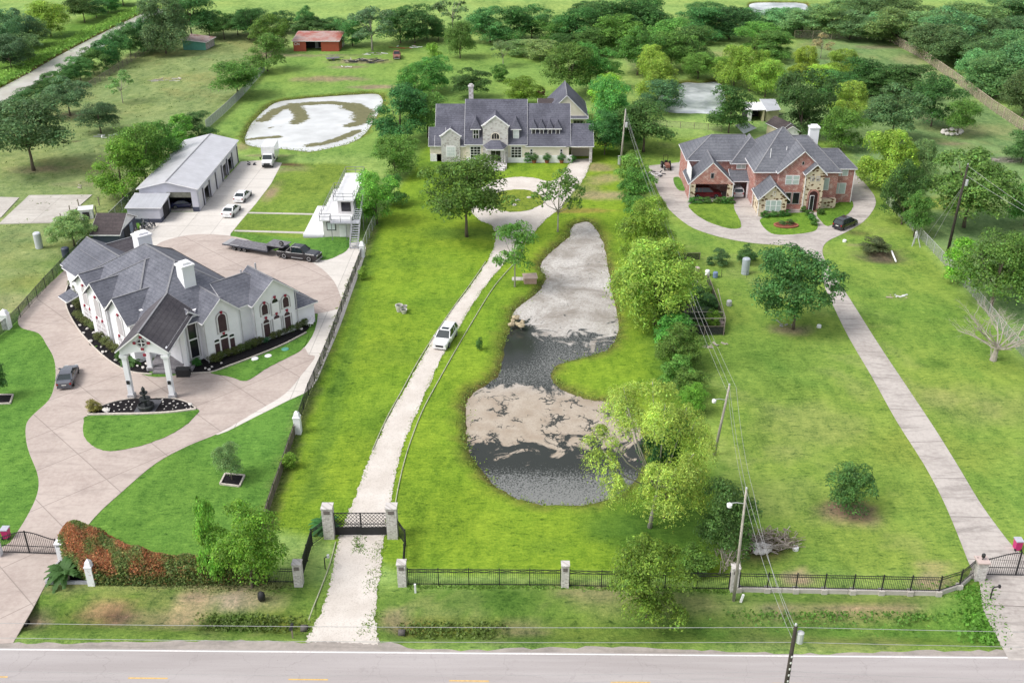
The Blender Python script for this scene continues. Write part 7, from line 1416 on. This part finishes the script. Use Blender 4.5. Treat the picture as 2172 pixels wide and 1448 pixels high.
for px, py, lab in ((1668, 458, "shrub right of the stone gable"), (1705, 450, "shrub beside the stone entry, left"), (1716, 458, "shrub on the left of the entry walk"), (1722, 468, "shrub halfway down the entry walk"), (1728, 478, "shrub at the lower end of the entry walk"), (1748, 440, "shrub right of the stone entry"), (1760, 437, "dark shrub against the low stone wall of the brick house"), (1740, 455, "small shrub right of the entry walk")): shrub(px, py, 1.3, 1.0, (0.12, 0.28, 0.056), lab, None, 'bush')
mb = MB(); cx, cy = G(1667, 480); mb.lathe([(1.75, 0), (1.95, .15), (1.95, .32), (1.7, .34)], cx, cy, 22, 0, 1, .62); root = thing("ring_planter", "oval brick planter ring on the brick house front lawn", "planter", (cx, cy, 0)); mb.build("ring", M_TERRA, root); mb = MB(); mb.lathe([(1.7, .1), (1.7, .34), (.1, .36)], cx, cy, 22, 0, 1, .62); mb.build("soil", plain("red_mulch", (.14, .04, .025), .95, .3, 5), root); shrub(1660, 479, 1.2, .8, (0.128, 0.24, 0.08), "plant in the left half of the oval planter", None, 'bush'); shrub(1675, 479, 1.3, 1.0, (0.128, 0.24, 0.08), "plant in the right half of the oval planter", None, 'bush')
# orange hedge: filled with leaf sprays, clipped top
HP = smooth(GL([(206,1241),(300,1240),(400,1238),(470,1238),(560,1236),(560,1222),(470,1216),(400,1212),(335,1207),(288,1196),(252,1174),(216,1158),(180,1152),(150,1158),(136,1172),(142,1192),(168,1216)]), 4); rs = np.random.RandomState(6); xs = [p[0] for p in HP]; ys = [p[1] for p in HP]
X = rs.uniform(min(xs), max(xs), 130000); Y = rs.uniform(min(ys), max(ys), 130000); sd_ = sdist(HP, X, Y); X, Y, sd_ = X[sd_ < .25], Y[sd_ < .25], sd_[sd_ < .25]; xr = (X - min(xs)) / (max(xs) - min(xs)); topz = 2.45 + .24 * np.sin(X * 1.1) + .22 * np.sin(Y * 1.9 + X * .6) + .10 * np.sin(X * 3.3 + Y) + .55 * sst(.40, .05, xr); topz *= sst(.3, -.9, sd_) * .34 + .66
u = rs.uniform(0, 1, len(X)); Z = np.where((u < .55) & (sd_ < -.3), topz - np.abs(rs.normal(0, .12, len(X))), topz * rs.uniform(.03, 1, len(X))); keep = (Z > topz - .5) | (sd_ > -.55); X, Y, Z, xr, topz = X[keep], Y[keep], Z[keep], xr[keep], topz[keep]
P_ = np.stack([X, Y, Z], 1); N_ = rs.normal(0, .6, P_.shape) + np.array([0, -.4, .8]); fl = np.sin(X * 1.3 + 1) * np.sin(Y * 1.6) + .5 * np.sin(X * 3.1 + Y * 2.3); org = np.clip(sst(.85, .35, xr) * sst(.45, .95, Z / topz) * sst(-.75, .55, fl) + rs.normal(0, .30, len(X)), 0, 1)[:, None]
T_ = (np.array([.46, .225, .085]) * org + np.array([.15, .26, .07]) * (1 - org)) * tint_of(rs, len(X), .30, .08); V, F, tc = leaf_cloud("hedge", P_, N_, .13 * rs.uniform(.7, 1.4, len(X)), T_, 1.6, rs)
cx, cy = G(300, 1225); hd_ = thing("hedge", "clipped orange and green hedge between the obelisk and the light green tree", "hedge", (cx, cy, 0)); ob = mesh_np("foliage", V - np.array([cx, cy, 0]), F, M_LEAF, tc, hd_); mb = MB(); mb.prism(offset(HP, -.75), .05, .8); mb.build("branches", plain("hedge_wood", (.035, .05, .02), .95, .3, 3), hd_)
# dark mulch corner with sago palm and curb
sheet("mulch_bed", GL([(112,1233),(190,1233),(192,1200),(165,1190),(138,1190),(118,1212)]), .05, M_MULCH); border([(98,1237),(150,1237),(192,1237)], "row of grey scalloped curb stones below the sago palm", .12, .2, .3, plain("curb_stone", (.40, .40, .44), .9, .15, 3)); border([(98,1237),(116,1206),(128,1192)], "grey curb between the driveway and the sago palm bed", .12, .16, .26, plain("curb_stone_side", (.42, .41, .43), .9, .15, 3))
def palm(px, py, r, h, lab, n=26):
    x, y = G(px, py); root = thing("sago_palm", lab, "palm", (x, y, 0)); mb = MB(); mb.lathe([(.30, 0), (.34, h * .5), (.22, h)], x, y, 10); mb.build("trunk", M_TANW, root); V = []; F = []; rr = random.Random(n)
    for k in range(n):
        a = 6.283 * k / n + rr.uniform(-.1, .1); el = rr.uniform(.1, 1.0); L = r * rr.uniform(.85, 1.1); pts = []
        for j in range(7): t = j / 6; rad = L * t * math.cos(el * (1 - .2 * t)); z = h + L * (math.sin(el) * t - .75 * t * t * (1 - el * .4)); pts.append((x + rad * math.cos(a), y + rad * math.sin(a), z))
        sx_, sy_ = -math.sin(a), math.cos(a)
        for j in range(1, 7):
            w_ = .30 * math.sin(math.pi * (j + .6) / 7.4) + .04; p, q = pts[j - 1], pts[j]
            for s in (-1, 1): o = len(V); V += [p, q, (q[0] + s * sx_ * w_ + .06 * math.cos(a), q[1] + s * sy_ * w_, q[2] - .06), (p[0] + s * sx_ * w_, p[1] + s * sy_ * w_, p[2] - .06)]; F.append((o, o + 1, o + 2, o + 3))
    o = mesh_np("fronds", np.array(V) - np.array([x, y, 0]), F, M_LEAF, np.tile([1, 1, 1, 1], (len(V), 1)), root); o.color = (0.072, 0.192, 0.048, 1); return root
palm(141, 1229, 1.9, .9, "sago palm in the dark mulch corner beside the left entrance gate"); palm(690, 1120, 1.6, .5, "dark spiky palm half hidden behind the left lattice gate pillar")
palm(278, 770, 1.5, .4, "fern like palm in the black bed beside the left porch columns", 18)
# mulch squares
for px, lab in (([(467,1027),(478,1005),(519,1009),(508,1032)], "square brick edged mulch bed around the small flowering tree"), ([(-20,838),(28,838),(22,856),(-26,858)], "mulch square around the small tree at the left picture edge")):
    P = GL(px); mb = MB(); root = thing("tree_bed", lab, "mulch bed", (*G(sum(p[0] for p in px) / 4, sum(p[1] for p in px) / 4), 0)); MB().prism(P, -.05, .07).build("mulch", M_MULCH, root)
    for a, c in zip(P, P[1:] + P[:1]): mb.beam((*a, .08), (*c, .08), .16, .16)
    mb.build("edging", M_EDGEST, root, recalc=False)
# ================================================================== SMALL THINGS
def bin_(px, py, lab, ang=0.0):
    x, y = G(px, py); root = thing("wheelie_bin", lab, "bin", (x, y, .03), 0); c = plain("magenta_plastic" + lab[:5], (.50, .03, .16), .4, .08, 2); MB().obox(x, y, .08, .50, .56, .92, ang, 0, 1.18).build("body", c, root); MB().obox(x, y, 1.0, .66, .74, .10, ang).build("lid", plain("grey_lid" + lab[:5], (.42, .42, .48), .5, .1, 2), root); [MB().tube([(x + s * .22, y - .28, .12), (x + s * .30, y - .28, .12)], .12, 10).build("wheel", M_TYRE, root) for s in (-1, 1)]
bin_(15, 1140, "magenta wheeled bin inside the left entrance gate"); bin_(2156, 1164, "magenta wheeled bin beside the right concrete drive")
x, y = G(621, 1352); root = thing("mailbox", "dark mailbox on a post at the mouth of the gravel drive", "mailbox", (x, y, 0)); MB().obox(x, y, 0, .10, .10, 1.0).build("post", M_WOODG, root); mb = MB(); rings(mb, [[(x + .12 * math.cos(t) - (0), y + q, 1.16 + .16 * math.sin(t)) for t in [k * math.pi / 6 for k in range(7)]] + [(x - .12, y + q, 1.02), (x + .12, y + q, 1.02)] for q in (-.28, .28)]); mb.build("box", M_DARKMETAL, root)
x, y = G(1770 + 330, 1270); root = thing("intercom_post", "bent black intercom post on the right entrance apron", "intercom post", (x, y, .04)); MB().tube([(x, y, .04), (x, y, 1.1), (x + .08, y, 1.28), (x + .45, y, 1.36)], .06, 7).build("post", M_IRON, root); MB().obox(x + .5, y, 1.24, .16, .2, .26).build("keypad", M_IRON, root)
x, y = G(690, 1206); root = thing("intercom_post", "small dark intercom post beside the gravel drive outside the lattice gate", "intercom post", (x, y, 0)); MB().tube([(x, y, 0), (x, y, 1.2), (x + .3, y, 1.35)], .05, 7).build("post", M_IRON, root); MB().obox(x + .35, y, 1.25, .2, .2, .3).build("keypad", M_STEELG, root)
x, y = G(881, 1256); label(rebase(MB().obox(x, y, 0, .16, .16, .9, .2).build("marker_post", M_TRIM)), "short white marker post in front of the long iron fence", "marker post"); x, y = G(1571, 1276); label(rebase(MB().beam((x, y, 0), (x + .15, y, .8), .16).build("marker_post", M_TRIM)), "short white marker post leaning beside the road pole", "marker post")
x, y = G(556, 1273); root = thing("drain_sack", "black sack standing on the verge below the light green tree", "sack", (x, y, 0)); mb = MB(); mb.lump(x, y, .45, .35, .3, .5, random.Random(3)); mb.build("sack", M_IRON, root, smooth=True)
# culvert mouths at the drives
M_PIPE = plain("culvert_pipe", (.10, .09, .085), .9, .2, 3); M_HOLE = plain("pipe_hole", (.006, .006, .006), 1, .1, 2)
for px, py, s, lab in ((66, 1310, 1, "left driveway"), (628, 1320, -1, "left side of the gravel drive"), (868, 1330, 1, "right side of the gravel drive"), (2084, 1334, -1, "right concrete apron")):
    x, y = G(px, py); root = thing("culvert", "dark culvert mouth in the ditch at the " + lab, "culvert", (x, y, -.7)); mb = MB(); mb.tube([(x - s * .9, y, -.58), (x - s * .35, y, -.58)], .30, 12); mb.build("pipe", M_PIPE, root, smooth=True); mb = MB(); mb.tube([(x - s * .35, y, -.58), (x - s * .34, y, -.58)], .26, 12); mb.build("opening", M_HOLE, root)
# pots on the middle lawn
pr = thing("pot_cluster", "cluster of stone planting pots on the middle lawn", "pots", (*G(850, 662), 0))
for dx, dy, rr, hh in ((-.2, .2, .50, .95), (.45, -.3, .42, .55), (.55, .35, .28, .8)):
    x, y = pr.location.x + dx, pr.location.y + dy; mb = MB(); mb.lathe([(rr * .62, 0), (rr, hh * .9), (rr * 1.06, hh), (rr * .85, hh), (rr * .80, hh * .8), (.02, hh * .78)], x, y, 14); p_ = mb.build("pot", M_PILL, pr); mb = MB(); mb.lathe([(rr * .80, hh * .82), (.02, hh * .90)], x, y, 12); mb.build("soil", plain("moss", (.035, .06, .02), .95, .3, 5), p_)
# pump house by the pond and its slab
x, y = G(1124, 598); root = thing("pump_box", "low pinkish brick pump box with flat hipped lid beside the algae pond", "pump box", (x, y, 0)); M_PINKB = plain("pink_brick", (.44, .30, .25), .85, .12, 3); MB().obox(x, y, 0, 1.7, 1.5, .85, .1).build("walls", M_PINKB, root); MB().obox(x, y, .85, 2.0, 1.8, .10, .1).build("lid", plain("tan_lid", (.48, .37, .32), .8, .08, 2), root); MB().obox(x, y, .95, 1.8, 1.6, .28, .1, 0, .25).build("lid_top", plain("tan_lid_top", (.46, .35, .30), .8, .08, 2), root)
sheet("pump_slab", GL([(1086, 588), (1110, 588), (1112, 595), (1086, 595)]), .05, M_SLAB); rocks([(1088, 684), (1097, 690), (1105, 694), (1094, 678), (1108, 686), (1085, 692)], "tan rock at the pond's left shore", "shore rocks", .9, plain("tan_rock", (.40, .33, .22), .9, .2, 3))
# wellhead discs
def disc_(px, py, r, c, lab, nm="manhole_cover", h=.14):
    x, y = G(px, py); mb = MB(); mb.lathe([(r, -.02), (r, h), (r * .8, h + .05)], x, y, 14); label(rebase(mb.build(nm, c)), lab, "cover")
disc_(541, 762, .42, M_TRIM, "round white cover on the lawn strip below the right front, left of two"); disc_(569, 756, .42, M_TRIM, "round white cover on the lawn strip below the right front, right of two"); disc_(605, 742, .45, plain("green_cover", (.10, .30, .24), .6, .1, 3), "round green cover near the tip of the lawn strip below the right front")
for px, py, lab in ((1091, 436, "nearest pale disc on the circle drive island"), (1098, 426, "middle pale disc on the circle drive island"), (1122, 420, "farthest pale disc on the circle drive island")): disc_(px, py, .40, M_SLAB, lab)
for px, py, lab in ((1791, 513, "white ball shaped cap on the grass below the black car"), (1687, 1165, "small white cap near the rock pile"), (1737, 694, "white cap on the grass beside the dark full tree")): disc_(px, py, .28, M_TRIM, lab, "well_cap", .3)
# tanks, barrels and boxes
def tank(px, py, r, h, mat, lab, ang=0, nm="tank", cat="tank", lean=0.0):
    x, y = G(px, py); mb = MB(); mb.lathe([(r * .92, 0), (r, .08), (r, h - .12), (r * .8, h), (.05, h + .04)], 0, 0, 16); o = mb.build(nm, mat, smooth=False); o.location = (x, y, 0); o.rotation_euler = (lean, lean * .6, 0); label(o, lab, cat)
tank(84, 526, .55, 2.5, plain("pale_tank", (.50, .52, .56), .5, .08, 1), "tall pale blue upright tank leaning in the pasture", lean=.06); tank(1580, 581, .55, 2.4, plain("grey_blue_tank", (.36, .40, .45), .5, .1, 1), "grey blue upright tank by the small fruit trees")
tank(141, 545, .55, 1.5, M_NAVY, "dark bin with white lid at the back corner of the white house fence", nm="barrel", cat="barrel"); tank(1517, 588, .36, .8, plain("blue_barrel", (.16, .22, .36), .5, .15, 2), "blue white barrel beside the fenced garden", nm="barrel", cat="barrel"); tank(1546, 648, .36, .75, M_STEELG, "grey bucket standing alone on the grass right of the fenced garden", nm="barrel", cat="bucket"); tank(1500, 584, .34, .8, M_TRIM, "white barrel at the far corner of the fenced garden", nm="barrel", cat="barrel")
for px, py, lab in ((1478, 575, "first pale pot along the garden path"), (1474, 605, "second pale pot along the garden path"), (1481, 613, "third pale pot along the garden path"), (1530, 690, "white pot inside the near end of the fenced garden")): tank(px, py, .42, .6, plain("pinkish_pot" + lab[:5], (.50, .40, .37), .7, .1, 2), lab, nm="pot", cat="pot")
x, y = G(390, 797); root = thing("patio_box", "black storage box beside the porch column of the white house", "box", (x, y, .04)); MB().obox(x, y, .04, 1.5, .8, .85, .05).build("body", M_IRON, root); MB().obox(x, y, .89, 1.6, .9, .10, .05).build("lid", M_DARKMETAL, root)
x, y = G(185, 461); root = thing("small_hutch", "small white hutch with dark opening beside the concrete slab", "hutch", (x, y, 0)); MB().obox(x, y, 0, 2.0, 1.8, 1.5, .3).build("body", M_TRIM, root); MB().obox(x + .3, y - .95, .1, 1.0, .10, 1.1, .3).build("opening", M_INSIDE, root); MB().obox(x, y, 1.5, 2.3, 2.1, .12, .3).build("roof", M_DECK, root)
for k, (px, py) in enumerate(((131, 472), (150, 455), (168, 441), (205, 455), (211, 436))): x, y = G(px, py); label(rebase(MB().obox(x, y, 0, .12, .12, 1.5).build("wood_post", M_WOODG)), "lone wooden post standing at the right edge of the concrete slab", "post", "posts by the concrete slab")
# shutters and white chair jumble right end of the white house
x, y = G(640, 693); root = thing("leaning_panels", "white shutters leaning on the right annex wall of the white house", "shutters", (x, y, 0))
for k in range(3): MB().obox(x - .6 + k * .62, y + .35 + k * .5, .3, .5, .10, 1.5, .78).build("panel", M_TRIM, root)
rk = MB(); rr = random.Random(5)
rk.box(x + .1, y - .2, .5, x + 1.5, y + 1.2, .56)
for k in range(9): rk.beam((x + .8 + rr.uniform(-.6, .6), y + .5 + rr.uniform(-.6, .6), 0), (x + .8 + rr.uniform(-.7, .7), y + .5 + rr.uniform(-.7, .7), 1.1), .07)
label(rebase(rk.build("garden_rack", M_TRIM, recalc=False)), "white jumble of garden racks at the right end of the white house", "rack")
# grill and bicycles heap by the storage building
def jumble(px, py, rx, ry, h, n, mats, lab, nm, cat, seed):
    x, y = G(px, py); rr = random.Random(seed); root = thing(nm, lab, cat, (x, y, 0))
    for k, m in enumerate(mats):
        mb = MB()
        for _ in range(n):
            if n < 20: mb = MB()
            a = Vector((x + rr.uniform(-rx, rx), y + rr.uniform(-ry, ry), rr.uniform(.02, h * .5))); mb.beam(a, a + Vector((rr.uniform(-.9, .9) * rx * .7, rr.uniform(-.6, .6) * ry, rr.uniform(0, h * .6))), *((rr.uniform(.06, .22), rr.uniform(.05, .2)) if n < 20 else (rr.uniform(.025, .07), rr.uniform(.025, .07))))
            if n < 20: mb.build("piece", m, root, recalc=False)
        if n >= 20: mb.build("twigs", m, root, recalc=False)
jumble(315, 485, .9, .8, 1.6, 14, [M_STEELD, M_RIM], "heap of dark frames and a grill below the storage building lean-to", "scrap_heap", "scrap", 1); jumble(277, 496, .7, 1.0, 1.3, 10, [M_TANW, M_TRIM], "pile of pale boxes beside the navy shed door", "box_pile", "boxes", 2)
jumble(232, 291, 2.6, 1.3, .5, 8, [M_TRIM, M_STEELG], "pile of pale boards under the dark low pasture tree", "board_pile", "boards", 3); jumble(355, 170, 3.4, 1.4, .25, 9, [M_ROCKW, M_DEAD], "patch of pale rubble in the far pasture", "rubble", "rubble", 4)
jumble(770, 132, 4.5, 1.6, .9, 14, [M_STEELD, M_DEAD, M_INSIDE], "black heap of burnt debris in the back field", "debris_heap", "debris", 5); jumble(734, 144, 1.3, .5, .5, 7, [M_TRIM], "small pile of white blocks in front of the burnt debris", "block_pile", "blocks", 6)
jumble(872, 101, 4.2, 1.6, .25, 5, [plain("red_sheet", (.42, .08, .06), .6, .1, 1), M_TRIM], "red and white roofing sheets lying in the back field", "sheet_pile", "sheets", 7); jumble(800, 115, 3.5, 1.6, .2, 5, [M_DECK, M_SLAB], "white boards lying in front of the forked pale tree", "board_pile", "boards", 8); jumble(690, 100, 2.5, 1.8, .2, 4, [M_DECK], "white planks on the grass right of the red barn", "board_pile", "boards", 9)
jumble(1906, 629, 1.4, .6, .12, 5, [M_DECK, M_TANW], "pale boards lying on the right lawn", "board_pile", "boards", 10); jumble(1520, 735, 1.3, .8, .3, 10, [M_DEAD], "fallen dead branch on the grass below the fenced garden", "fallen_branch", "branch", 11); jumble(1672, 692, 1.0, .8, .5, 5, [M_RIM], "white metal swing frame lying beside the dark full tree", "swing_frame", "frame", 12)
jumble(2128, 340, 3.0, 1.2, .3, 9, [M_DEAD], "grey ash and branch patch in the right yard", "brush_patch", "brush", 13); jumble(1965, 378, .6, .5, .9, 6, [M_DARKMETAL, M_DEAD], "dark picnic table frame on the right yard", "picnic_table", "table", 14); jumble(155, 398, 1.8, .6, .4, 3, [M_DEAD], "fallen white branch beside the concrete slab", "fallen_branch", "branch", 15); jumble(545, 350, 1.2, .4, .6, 5, [M_STEELD, M_TYRE], "dark bits along the far end of the storage building", "scrap_heap", "scrap", 16)
jumble(1620, 245, 2.8, 1.5, 1.0, 9, [M_STEELD, M_WOODG, M_RIM], "clutter in front of the open shed behind the brick house", "scrap_heap", "scrap", 17); jumble(1395, 372, 1.8, 1.3, .7, 7, [M_TRIM, M_STEELD], "white chairs and pots on the left patio of the brick house", "patio_clutter", "chairs", 18)
x, y = G(1638, 215); 
bx, by = G(1985, 246); root = thing("bench", "white bench under the darkest tree in the right yard", "bench", (bx, by, 0)); MB().box(bx - .9, by - .2, .40, bx + .9, by + .2, .46).build("seat", M_TRIM, root); MB().box(bx - .9, by + .18, .5, bx + .9, by + .23, .95).build("backrest", M_TRIM, root); [MB().box(bx + s * .8 - .05, by - .2, 0, bx + s * .8 + .05, by + .2, .40).build("leg", M_TRIM, root) for s in (-1, 1)]
# stone ring around the small yard tree, rock and brush pile
rocks([(2000 + 20 * math.cos(t) + 18, 283 + 5 * math.sin(t)) for t in [k * .52 for k in range(12)]], "pale stone in the ring around the small yard tree", "stones around the yard tree", .9)
rocks([(1596 + 30 * rnd.random() + 12 * (k % 2), 1160 + 16 * rnd.random()) for k in range(30)], "white stone in the pile below the brush heap", "stones of the rock pile", .62)
jumble(1640, 1152, 2.1, 1.3, .9, 110, [M_DEAD, M_WOODG], "heap of grey brush and twigs behind the white rock pile", "brush_heap", "brush", 19)
jumble(1545, 1200, 1.0, 1.3, 2.6, 60, [M_DEAD], "tangle of bare canes beside the last brick pillar", "dry_canes", "canes", 20)
# small fruit trees
for px, pb, pt, wp, lab in ((1527, 562, 528, 34, "small fruit tree nearest the fenced garden"), (1580, 560, 520, 36, "small fruit tree behind the grey blue tank"), (1642, 556, 526, 42, "small fruit tree beside the curve of the concrete drive"), (1506, 562, 545, 16, "small dark plant left of the fruit trees"), (1598, 552, 536, 16, "dark shrub in a pot between two small fruit trees"), (1622, 552, 532, 14, "thin banana like plant between two fruit trees")): tree('bush', px, pb, pt, wp, (0.12, 0.248, 0.088), lab, None, "fruit_tree" if "tree near" in lab or "tree b" in lab else "shrub", "shrub")
# fenced garden: black plastic fence, frames, plants
gp = [(1502, 600), (1522, 655), (1541, 712), (1462, 710), (1448, 640), (1438, 590)]
fence("garden_fence", "low black plastic fence around the narrow vegetable garden", [(1500, 598), (1521, 655), (1541, 711), (1462, 711), (1450, 655)], 1.25, 2.4, M_SCREEN, M_WOODG, .05); fence("garden_fence", "short black plastic fence at the far end of the vegetable garden", [(1424, 552), (1452, 552), (1484, 551)], 1.1, 2.0, M_SCREEN, M_WOODG, .05)
tg = MB(); q = GL([(1452, 704), (1536, 704), (1532, 690), (1450, 690)])
root = thing("trellis", "pale timber trellis frame over the near end of the vegetable garden", "trellis", (*q[0], 0))
for a, c in ((q[0], q[1]), (q[3], q[2]), (q[0], q[3]), (q[1], q[2]), (q[3], G(1448, 650)), (q[2], G(1520, 640))): tg.beam((*a, 1.9), (*c, 1.9), .07)
for a in q: tg.beam((*a, 0), (*a, 1.9), .07)
tg.build("frame", M_DEAD, root, recalc=False)
for k in range(4): a, c = q[3], G(1448, 650); MB().beam((a[0] + .5 + k * .25, a[1], 1.7), (c[0] + .5 + k * .25, c[1], 1.7), .05).build("wire", M_DEAD, root)
for px, py, wd, ht, c, lab in ((1475, 640, 3.4, 1.9, DK, "dark leafy vegetable patch at the far half of the fenced garden"), (1500, 655, 3.0, 1.8, DK, "dark leafy plants at the middle of the fenced garden"), (1480, 675, 3.2, 1.5, K(GG, .8), "grey green plants under the trellis"), (1512, 692, 2.0, 2.2, BR, "bright vine climbing at the near end of the fenced garden"), (1478, 700, 1.6, 1.0, MD, "small plant in the near left corner of the fenced garden"), (1468, 618, 2.4, 1.5, MD, "leafy plant at the narrow far end of the fenced garden"), (1495, 625, 2.0, 1.3, MD, "mid green plant against the black plastic fence")): shrub(px, py, wd, ht, c, lab, None, 'bush', "vegetable_plant")
mdk = [(1443, 700), (1538, 708), (1502, 606), (1448, 606)]; sheet("garden_soil", GL(mdk), .03, plain("dark_soil", (.035, .03, .024), .95, .4, 4), .08)
# weed clump in the sunken pit and pipe
shrub(1855, 530, 4.0, 1.7, (0.16, 0.224, 0.096), "mound of weeds at the back of the sunken pit", None, 'bush', "weed_mound"); a, c = G(1891, 534), G(1900, 556); label(rebase(MB().tube([(*a, .12), (*c, .12)], .12, 8).build("white_pipe", M_TRIM)), "white pipe lying beside the sunken pit", "pipe")
x, y = G(1939, 520); root = thing("prop_stand", "white and grey leaning stand at the chain fence in front of the dark pole", "stand", (x, y, 0)); [MB().beam((x, y, 2.3), (x + dx, y + dy, 0), .10).build("leg", M_GALV, root) for dx, dy in ((-.5, -.5), (.6, -.9), (.1, .4))]; MB().obox(x, y, 1.1, .25, .25, 1.0).build("box", M_TRIM, root)
# dead tree: bare branching skeleton
def dead(px, pb, pt, wpx, lab):
    x, y = G(px, pb); h = HT(px, pb, pt); wd = WID(px, pb, wpx); root = thing("dead_tree", lab, "dead tree", (x, y, 0)); mb = MB(); rr = random.Random(9); mb.tube([(x, y, 0), (x + .1, y, h * .12), (x + .15, y, h * .24)], [.42, .30, .24], 8)
    def grow(p, d, L, r, k):
        q = p + d * L * .55 + Vector((rr.gauss(0, .06), rr.gauss(0, .06), .02)) * L; e = q + (d + Vector((rr.gauss(0, .18), rr.gauss(0, .18), rr.gauss(.02, .10)))).normalized() * L * .5; mb.tube([p, q, e], [r, r * .72, r * .45], 5, cap=False)
        if k > 0:
            for _ in range(rr.choice((2, 3, 3))): grow(q.lerp(e, rr.random()), (d + Vector((rr.gauss(0, .42), rr.gauss(0, .42), rr.gauss(.05, .28)))).normalized(), L * rr.uniform(.55, .8), r * .52, k - 1)
    for k in range(13): a = 6.283 * k / 13 + rr.uniform(-.2, .2); el = rr.uniform(.15, 1.25); grow(Vector((x + .13, y, h * rr.uniform(.14, .24))), Vector((math.cos(a) * math.cos(el), math.sin(a) * math.cos(el), math.sin(el))), wd * .28 + h * .10, .11, 4)
    mb.build("branches", M_DEAD, root, recalc=False)
dead(2106, 764, 628, 124, "bare grey dead tree by the chain fence at the right picture edge")
